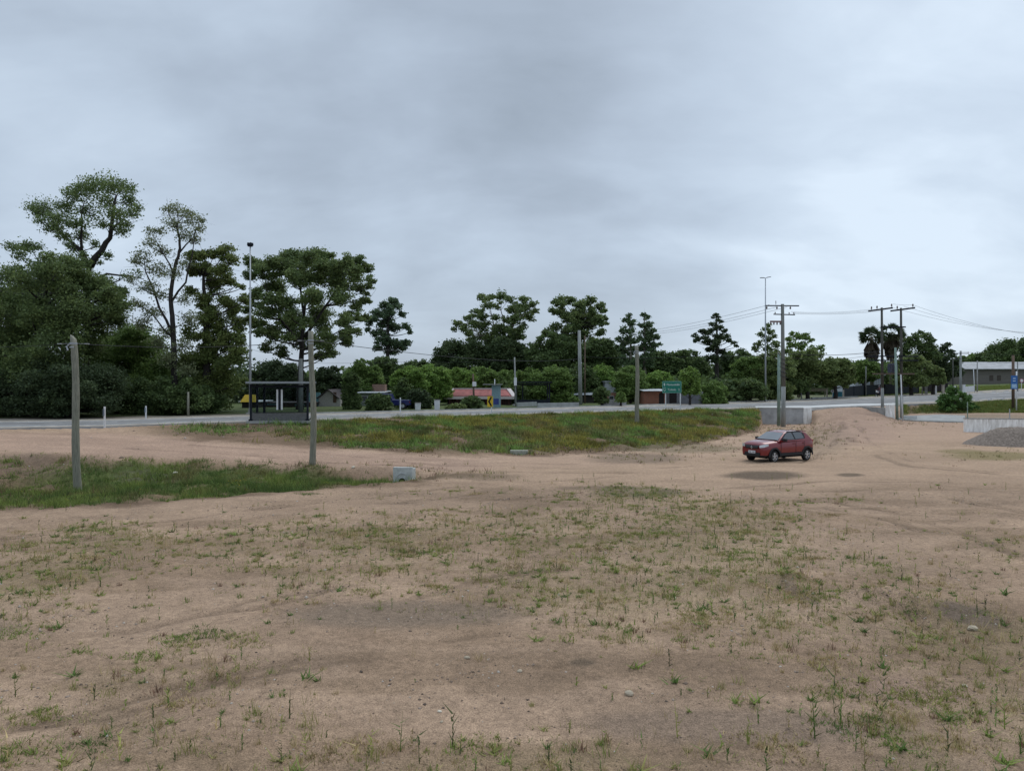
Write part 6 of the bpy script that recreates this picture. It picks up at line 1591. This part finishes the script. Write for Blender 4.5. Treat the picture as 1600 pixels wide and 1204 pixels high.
# ------------------------------------------------------------------ red hatchback
def car():
    c = hit(1215, 718); Y = c.y; ray = math.atan2(c.x, c.y)
    # heading: forward vector, 48 degrees towards the viewer from the line across the view
    th = math.radians(49); rt = Vector((math.cos(ray), -math.sin(ray), 0)); tw_ = Vector((-math.sin(ray), -math.cos(ray), 0))
    fw = (-rt * math.cos(th) + tw_ * math.sin(th)).normalized(); rz = math.atan2(fw.y, fw.x)
    ctr = c + Vector((rt.x, rt.y, 0)) * 0.0
    root = empty('parked_car', ctr, rz, 'dark red compact hatchback parked on the sandy yard before the headwall', 'car')
    RED_ = mat('car_red', (.17, .005, .009), .32, .15, var=.06, scale=30, spec=.45, coat=.8)
    PLA = mat('car_plastic', (.018, .018, .02), .55, var=.1)
    GL = mat('car_glass', (.02, .026, .032), .04, var=.0, spec=1.0, coat=1.0)
    CH = mat('car_silver', (.55, .56, .58), .3, .6, var=.05)
    LG = mat('headlight_lens', (.55, .57, .60), .12, .2, var=.3, scale=25, spec=.8, coat=1.0)
    # lower body loft: x, z bottom, z top, half width
    S = [(1.845, .36, .66, .47), (1.835, .30, .76, .62), (1.80, .27, .87, .70), (1.70, .26, .945, .755), (1.50, .26, .99, .78), (1.14, .26, 1.02, .79), (.85, .26, 1.04, .79), (.4, .26, 1.03, .79),
         (-.1, .26, 1.04, .79), (-.6, .26, 1.06, .79), (-1.0, .26, 1.08, .795), (-1.28, .26, 1.10, .795), (-1.5, .27, 1.11, .785), (-1.70, .30, 1.10, .765), (-1.80, .34, 1.04, .73), (-1.84, .40, .94, .66)]
    V = []; NP = 10
    for x, zb_, zt, w in S:
        h = zt - zb_
        half = [(0, zt), (.50 * w, zt - .004), (.80 * w, zt - .03), (.93 * w, zt - .09), (.985 * w, zt - .20 * min(1, h / .7)), (w, zb_ + .45 * h), (.985 * w, zb_ + .25 * h), (.96 * w, zb_ + .1 * h), (.86 * w, zb_), (0, zb_)]
        ring = [(x, y, z) for y, z in half] + [(x, -y, z) for y, z in half[-2:0:-1]]
        V += ring
    n = 18; fs = []
    for i in range(len(S) - 1):
        for k in range(n): fs.append((i * n + k, i * n + (k + 1) % n, (i + 1) * n + (k + 1) % n, (i + 1) * n + k))
    fs.append(tuple(reversed(range(n)))); fs.append(tuple(range((len(S) - 1) * n, len(S) * n)))
    mb = MB(); mb.add(V, fs); o = mb.build('body', RED_, None, smooth=True)
    bm = bmesh.new(); bm.from_mesh(o.data); bmesh.ops.recalc_face_normals(bm, faces=bm.faces); bm.to_mesh(o.data); bm.free()
    sub = o.modifiers.new('s', 'SUBSURF'); sub.levels = 2; sub.render_levels = 2
    cutters = []
    for x in (1.14, -1.28):
        m2 = MB(); m2.tube([(x, -1.2, .29), (x, 1.2, .29)], .355, 28); cu = m2.build('cutter', BLACK); cutters.append(cu)
        bo = o.modifiers.new('b', 'BOOLEAN'); bo.operation = 'DIFFERENCE'; bo.object = cu; bo.solver = 'EXACT'
    bpy.context.view_layer.update()
    dg = bpy.context.evaluated_depsgraph_get(); me = bpy.data.meshes.new_from_object(o.evaluated_get(dg))
    for cu in cutters: bpy.data.objects.remove(cu)
    bpy.data.objects.remove(o)
    # split painted body from dark lower cladding
    def part(name, cond, m_):
        b = bmesh.new(); b.from_mesh(me)
        dl = [f for f in b.faces if not cond(f.calc_center_median(), f.normal)]
        bmesh.ops.delete(b, geom=dl, context='FACES'); m3 = bpy.data.meshes.new(name); b.to_mesh(m3); b.free(); m3.materials.clear(); m3.materials.append(m_)
        q = bpy.data.objects.new(name, m3); COL.objects.link(q); q.parent = root; return q
    def dark(cn, nn):
        if cn.z < .36: return True
        for x in (1.14, -1.28):
            d = math.hypot(cn.x - x, cn.z - .29)
            if d < .43 and (abs(cn.y) > .6 or d < .37): return True
        return (cn.x < -1.35 and cn.z < .62) or (cn.x > 1.55 and cn.z < .36)
    part('body', lambda a_, b_: not dark(a_, b_), RED_); part('lower_cladding', dark, PLA)
    # greenhouse
    T = [(.84, 1.02), (.52, 1.20), (.20, 1.375), (.02, 1.425), (-.35, 1.462), (-.8, 1.462), (-1.15, 1.435), (-1.38, 1.38), (-1.52, 1.26), (-1.68, 1.06)]
    ys = lambda z: .745 - .50 * (z - 1.0)
    V = []
    for x, zt in T:
        zr_ = max(1.0, zt - .045); wt = ys(zr_)
        V += [(x, 0, zt), (x, wt * .6, zt - .008), (x, wt * .9, zt - .022), (x, wt, zr_), (x, ys(.97), .97), (x, -ys(.97), .97), (x, -wt, zr_), (x, -wt * .9, zt - .022), (x, -wt * .6, zt - .008)]
    n = 9; fs = []
    for i in range(len(T) - 1):
        for k in range(n): fs.append((i * n + k, i * n + (k + 1) % n, (i + 1) * n + (k + 1) % n, (i + 1) * n + k))
    fs += [tuple(reversed(range(n))), tuple(range((len(T) - 1) * n, len(T) * n))]
    mb = MB(); mb.add(V, fs); cb = mb.build('cabin', RED_, root)
    bm = bmesh.new(); bm.from_mesh(cb.data); bmesh.ops.recalc_face_normals(bm, faces=bm.faces); bm.to_mesh(cb.data); bm.free()
    cb.modifiers.new('b', 'BEVEL').width = .02
    ztop = lambda x: float(np.interp(-x, [-t[0] for t in T], [t[1] for t in T]))
    # windscreen and rear window
    for nm, xs, wk in (('windscreen', np.linspace(.79, .20, 6), .97), ('rear_window', np.linspace(-1.40, -1.60, 4), .9)):
        V = []; 
        for x in xs:
            zt = ztop(x); w_ = ys(zt - .045) * (.90 if nm == 'windscreen' else .84)
            for t in np.linspace(-1, 1, 9):
                V.append((x + (.008 if nm == 'windscreen' else -.02), t * w_, zt + .012 - .020 * abs(t) ** 2.5))
        k_ = len(xs); idx = np.arange(k_ * 9).reshape(k_, 9); fs = [tuple(int(q) for q in f) for f in np.stack([idx[:-1, :-1], idx[:-1, 1:], idx[1:, 1:], idx[1:, :-1]], -1).reshape(-1, 4)]
        mb = MB(); mb.add(V, fs); mb.build(nm, GL, root, smooth=True)
    for sd_ in (1, -1):
        f = lambda x, z, o_=.012: (x, sd_ * (ys(z) + o_), z)
        # dark window surround
        mb = MB(); mb.add([f(.68, 1.045), f(.14, 1.365), f(-.1, 1.40), f(-.75, 1.405), f(-1.10, 1.375), f(-1.22, 1.30), f(-1.20, 1.085), f(-.4, 1.045)], [(0, 1, 2, 3, 4, 5, 6, 7)]); mb.build('window_surround', PLA, root)
        mb = MB(); mb.add([f(.52, 1.065, .018), f(.12, 1.335, .018), f(-.1, 1.375, .018), f(-.30, 1.38, .018), f(-.36, 1.065, .018)], [(0, 1, 2, 3, 4)]); mb.build('front_side_window', GL, root)
        mb = MB(); mb.add([f(-.46, 1.068, .018), f(-.40, 1.38, .018), f(-.78, 1.382, .018), f(-1.05, 1.355, .018), f(-1.10, 1.09, .018)], [(0, 1, 2, 3, 4)]); mb.build('rear_side_window', GL, root)
        # mirror
        mb = MB(); mb.box((.50, sd_ * .86, 1.06), (.13, .20, .13)); mb.beam((.50, sd_ * .74, 1.03), (.50, sd_ * .80, 1.05), .05, .04); mb.build('wing_mirror', PLA, root, bevel=.02)
        # door handles, seams, side strip
        for x in (-.28, -1.0):
            mb = MB(); mb.box((x, sd_ * .800, .86), (.16, .03, .03)); mb.build('door_handle', RED_, root)
        mb = MB()
        for x in (.70, -.40, -1.02): mb.beam((x, sd_ * .790, .34), (x - .02, sd_ * .792, .97), .010, .012)
        mb.build('door_seam', PLA, root)
        mb = MB(); mb.beam((.72, sd_ * .795, .38), (-.86, sd_ * .795, .38), .035, .13); mb.build('side_skirt', PLA, root)
        # head lamp, fog lamp, tail lamp
        mb = MB(); q = [(1.825, sd_ * .43, .71), (1.74, sd_ * .67, .745), (1.56, sd_ * .765, .80), (1.56, sd_ * .762, .90), (1.73, sd_ * .66, .885), (1.82, sd_ * .42, .82)]
        mb.add([(a_ + .045, b_ + sd_ * .03, c_) for a_, b_, c_ in q], [(0, 1, 4, 5), (1, 2, 3, 4)]); mb.build('headlight', LG, root)
        mb = MB(); mb.ball((1.76, sd_ * .60, .42), .055, 10); mb.build('fog_lamp', PLA, root)
        mb = MB(); mb.box((-1.77, sd_ * .64, .90), (.10, .14, .22)); mb.build('tail_light', mat('tail_red', (.3, .02, .02), .3), root, bevel=.02)
        # wheel arch lips
        for x in (1.14, -1.28):
            V = []; m_ = 18
            for i in range(m_ + 1):
                a_ = math.radians(-2 + 184 * i / m_)
                for r_, yy in ((.352, .76), (.352, .812), (.425, .806), (.43, .77)): V.append((x + r_ * math.cos(a_), sd_ * yy, .29 + r_ * math.sin(a_)))
            fs = [(i * 4 + k, i * 4 + k + 1, i * 4 + k + 5, i * 4 + k + 4) for i in range(m_) for k in range(3)]
            mb = MB(); mb.add(V, fs); mb.build('wheel_arch', PLA, root)
            # wheel
            mb = MB(); y0, y1 = .60, .785
            prof_ = [(.17, y0), (.26, y0), (.285, y0 + .02), (.292, y0 + .06), (.292, y1 - .06), (.285, y1 - .02), (.262, y1), (.19, y1), (.185, y1 - .03)]
            V = []; m_ = 32
            for i in range(m_):
                a_ = 2 * math.pi * i / m_
                V += [(x + r_ * math.cos(a_), sd_ * yy, .285 + r_ * math.sin(a_)) for r_, yy in prof_]
            L_ = len(prof_); fs = [(i * L_ + k, i * L_ + (k + 1), ((i + 1) % m_) * L_ + k + 1, ((i + 1) % m_) * L_ + k) for i in range(m_) for k in range(L_ - 1)]
            mb.add(V, fs); wh = mb.build('wheel', BLACK, root, smooth=True)
            mb = MB(); mb.tube([(x, sd_ * .70, .285), (x, sd_ * .745, .285)], .188, 24); mb.build('wheel_well_disc', PLA, wh)
            mb = MB()
            for k in range(5):
                for da in (-.16, .16):
                    a_ = 2 * math.pi * k / 5 + .3; mb.beam((x + .03 * math.cos(a_), sd_ * .768, .285 + .03 * math.sin(a_)), (x + .185 * math.cos(a_ + da), sd_ * .765, .285 + .185 * math.sin(a_ + da)), .05, .022)
            mb.tube([(x, sd_ * .75, .285), (x, sd_ * .785, .285)], .05, 14)
            q_ = [(x + .185 * math.cos(a_), sd_ * .768, .285 + .185 * math.sin(a_)) for a_ in np.linspace(0, 2 * math.pi, 25)]
            mb.tube(q_, .012, 6); mb.build('rim', CH, wh)
    # grille, emblem, bumper intake, plate
    mb = MB(); mb.add([(1.862, -.36, .70), (1.862, .36, .70), (1.80, .47, .80), (1.80, -.47, .80), (1.845, -.42, .63), (1.845, .42, .63)], [(0, 1, 2, 3), (4, 5, 1, 0)])
    mb.v = [(x + .045, y, z + .02) for x, y, z in mb.v]; gr = mb.build('grille', PLA, root)
    mb = MB(); x = 1.915; mb.add([(x, 0, .80), (x, .055, .715), (x, 0, .63), (x, -.055, .715), (x + .002, 0, .765), (x + .002, .028, .715), (x + .002, 0, .665), (x + .002, -.028, .715)], [(0, 1, 5, 4), (1, 2, 6, 5), (2, 3, 7, 6), (3, 0, 4, 7)]); mb.build('emblem', CH, gr)
    mb = MB(); mb.box((1.862, 0, .40), (.03, .95, .16)); mb.build('lower_intake', PLA, root)
    mb = MB(); mb.box((1.885, 0, .50), (.015, .42, .12)); pl = mb.build('number_plate', mat('plate_white', (.62, .63, .66), .5, var=.05), root)
    mb = MB()
    for k in range(7):
        if k != 3: mb.box((1.894, -.15 + k * .05, .495), (.003, .028, .055))
    mb.build('plate_marks', BLACK, pl)
    mb = MB(); mb.beam((.84, -.62, 1.045), (.84, .62, 1.045), .06, .03); mb.build('windscreen_cowl', PLA, root)
    mb = MB(); mb.tube([(-.95, 0, 1.455), (-1.25, 0, 1.62)], [.012, .006], 6); mb.build('aerial', PLA, root)
    for y in (-.55, .55):
        mb = MB(); mb.beam((.0, y * .98, 1.415), (-1.1, y, 1.43), .03, .03); mb.build('roof_rail', PLA, root)
    mb = MB(); mb.box((-1.42, 0, 1.41), (.22, 1.0, .035)); mb.build('spoiler', RED_, root, bevel=.012)
    mb = MB(); mb.box((0, 0, .3), (3.0, 1.1, .2)); mb.build('underbody', BLACK, root)
    root.location.z = hz(root.location.x, root.location.y) - .0
    root.scale = (.95, 1.0, 1.02)
car()

# ------------------------------------------------------------------ motorcycle and rider across the junction
def skin_body(name, joints, edges, radii, m_, parent=None, sub=1):
    me = bpy.data.meshes.new(name); me.from_pydata(joints, edges, []); o = bpy.data.objects.new(name, me); COL.objects.link(o)
    sk = o.modifiers.new('skin', 'SKIN'); sk.use_smooth_shade = True
    ly = me.skin_vertices[0] if me.skin_vertices else None
    if ly is None:
        bm = bmesh.new(); bm.from_mesh(me); bm.verts.layers.skin.verify(); bm.to_mesh(me); bm.free(); ly = me.skin_vertices[0]
    for i, r in enumerate(radii): ly.data[i].radius = (r, r)
    ly.data[0].use_root = True
    s = o.modifiers.new('sub', 'SUBSURF'); s.levels = sub; s.render_levels = sub
    me.materials.append(m_)
    bpy.context.view_layer.update(); dg = bpy.context.evaluated_depsgraph_get(); m2 = bpy.data.meshes.new_from_object(o.evaluated_get(dg)); bpy.data.objects.remove(o)
    o = bpy.data.objects.new(name, m2); COL.objects.link(o)
    if not m2.materials: m2.materials.append(m_)
    if parent: o.parent = parent
    return o
def moto():
    p = gp_(1374, 616, 114); 
    root = empty('motorcycle', p, math.radians(200), 'small motorcycle with pale fairing ridden along the far verge', 'motorcycle')
    mb_ = None
    for x, nm in ((.62, 'wheel'), (-.62, 'wheel')):
        q = [(x + .28 * math.cos(a), 0, .32 + .28 * math.sin(a)) for a in np.linspace(0, 2 * math.pi, 25)]
        mb = MB(); mb.tube(q, .045, 8); w_ = mb.build('wheel', BLACK, root)
        mb = MB()
        for k in range(6): a = k * math.pi / 3; mb.beam((x, 0, .32), (x + .26 * math.cos(a), 0, .32 + .26 * math.sin(a)), .015, .02)
        mb.tube([(x, -.06, .32), (x, .06, .32)], .05, 10); mb.build('spokes', STEEL, w_)
    mb = MB(); mb.tube([(.62, 0, .32), (.48, 0, .85), (.42, 0, 1.02)], .03, 8); mb.tube([(-.62, 0, .32), (-.1, 0, .40), (.35, 0, .75)], .035, 8); mb.build('frame', DARKM, root)
    mb = MB(); mb.ball((.18, 0, .78), .22, 12, (1.2, .6, .7)); mb.build('fuel_tank', mat('pale_fairing', (.5, .42, .42), .4), root, smooth=True)
    mb = MB(); mb.ball((.55, 0, .88), .14, 12, (.8, .9, 1.1)); mb.build('headlight', WHITE, root, smooth=True)
    mb = MB(); mb.ball((-.3, 0, .80), .3, 12, (1.1, .45, .25)); mb.build('seat', BLACK, root, smooth=True)
    mb = MB(); mb.ball((.0, 0, .45), .2, 10, (1.1, .7, .8)); mb.build('engine', DARKM, root, smooth=True)
    mb = MB(); mb.tube([(.38, -.34, 1.08), (.42, 0, 1.03), (.38, .34, 1.08)], .018, 6); mb.build('handlebar', STEEL, root)
    mb = MB(); mb.tube([(.05, -.14, .35), (-.7, -.16, .38)], .04, 8); mb.build('exhaust', STEEL, root)
    pr = empty('person', p, math.radians(200), 'person in a dark maroon jacket and helmet riding the small motorcycle', 'person')
    SK = mat('skin', (.33, .20, .14), .6); JK = mat('maroon_cloth', (.075, .022, .035), .85); TR = mat('dark_trousers', (.03, .032, .045), .9)
    J = [(-.18, 0, .92), (-.12, 0, 1.12), (-.05, 0, 1.34), (-.01, 0, 1.46), (.02, 0, 1.54), (.04, 0, 1.66)]
    R = [.14, .13, .15, .07, .06, .095]; E = [(0, 1), (1, 2), (2, 3), (3, 4), (4, 5)]
    for s_ in (-1, 1):
        b = len(J); J += [(-.04, s_ * .17, 1.38), (.12, s_ * .26, 1.20), (.34, s_ * .32, 1.12), (.39, s_ * .33, 1.11)]; R += [.065, .05, .038, .036]; E += [(2, b), (b, b + 1), (b + 1, b + 2), (b + 2, b + 3)]
        b = len(J); J += [(-.14, s_ * .12, .90), (.26, s_ * .20, .78), (.05, s_ * .20, .40), (.06, s_ * .20, .32), (.20, s_ * .20, .29)]; R += [.095, .07, .05, .045, .04]; E += [(0, b), (b, b + 1), (b + 1, b + 2), (b + 2, b + 3), (b + 3, b + 4)]
    skin_body('body', J, E, R, SK, pr)
    J2 = J[:4] + [J[i] for i in range(6, 9)] + [J[i] for i in range(15, 18)]
    skin_body('jacket', J2, [(0, 1), (1, 2), (2, 3), (2, 4), (4, 5), (5, 6), (2, 7), (7, 8), (8, 9)], [.155, .15, .17, .08, .08, .065, .05, .08, .065, .05], JK, pr)
    J3 = [J[0]] + [J[i] for i in range(10, 13)] + [J[i] for i in range(19, 22)]
    skin_body('trousers', J3, [(0, 1), (1, 2), (2, 3), (0, 4), (4, 5), (5, 6)], [.15, .11, .085, .065, .11, .085, .065], TR, pr)
    for s_ in (-1, 1):
        for k in range(4):
            mb = MB(); x0 = .37 + k * .022; mb.tube([(x0 - .02, s_ * (.34 + .004 * k), 1.125), (x0 + .035, s_ * .345, 1.13), (x0 + .055, s_ * .34, 1.10), (x0 + .03, s_ * .335, 1.075)], .009, 5); mb.build('finger', SK, pr)
        mb = MB(); mb.tube([(.38, s_ * .31, 1.11), (.41, s_ * .29, 1.08), (.40, s_ * .30, 1.06)], .010, 5); mb.build('thumb', SK, pr)
        mb = MB(); mb.ball((.14, s_ * .20, .29), .07, 8, (1.9, .7, .7)); mb.build('shoe', BLACK, pr)
    mb = MB(); mb.ball((.03, 0, 1.70), .145, 14, (1.08, .95, 1.0)); mb.build('helmet', mat('helmet_dark', (.05, .03, .06), .25, coat=1), pr, smooth=True)
    mb = MB(); mb.ball((.10, 0, 1.69), .11, 12, (.9, .95, .55)); mb.build('visor', WINDOWM, pr, smooth=True)
moto()
bpy.context.view_layer.update()
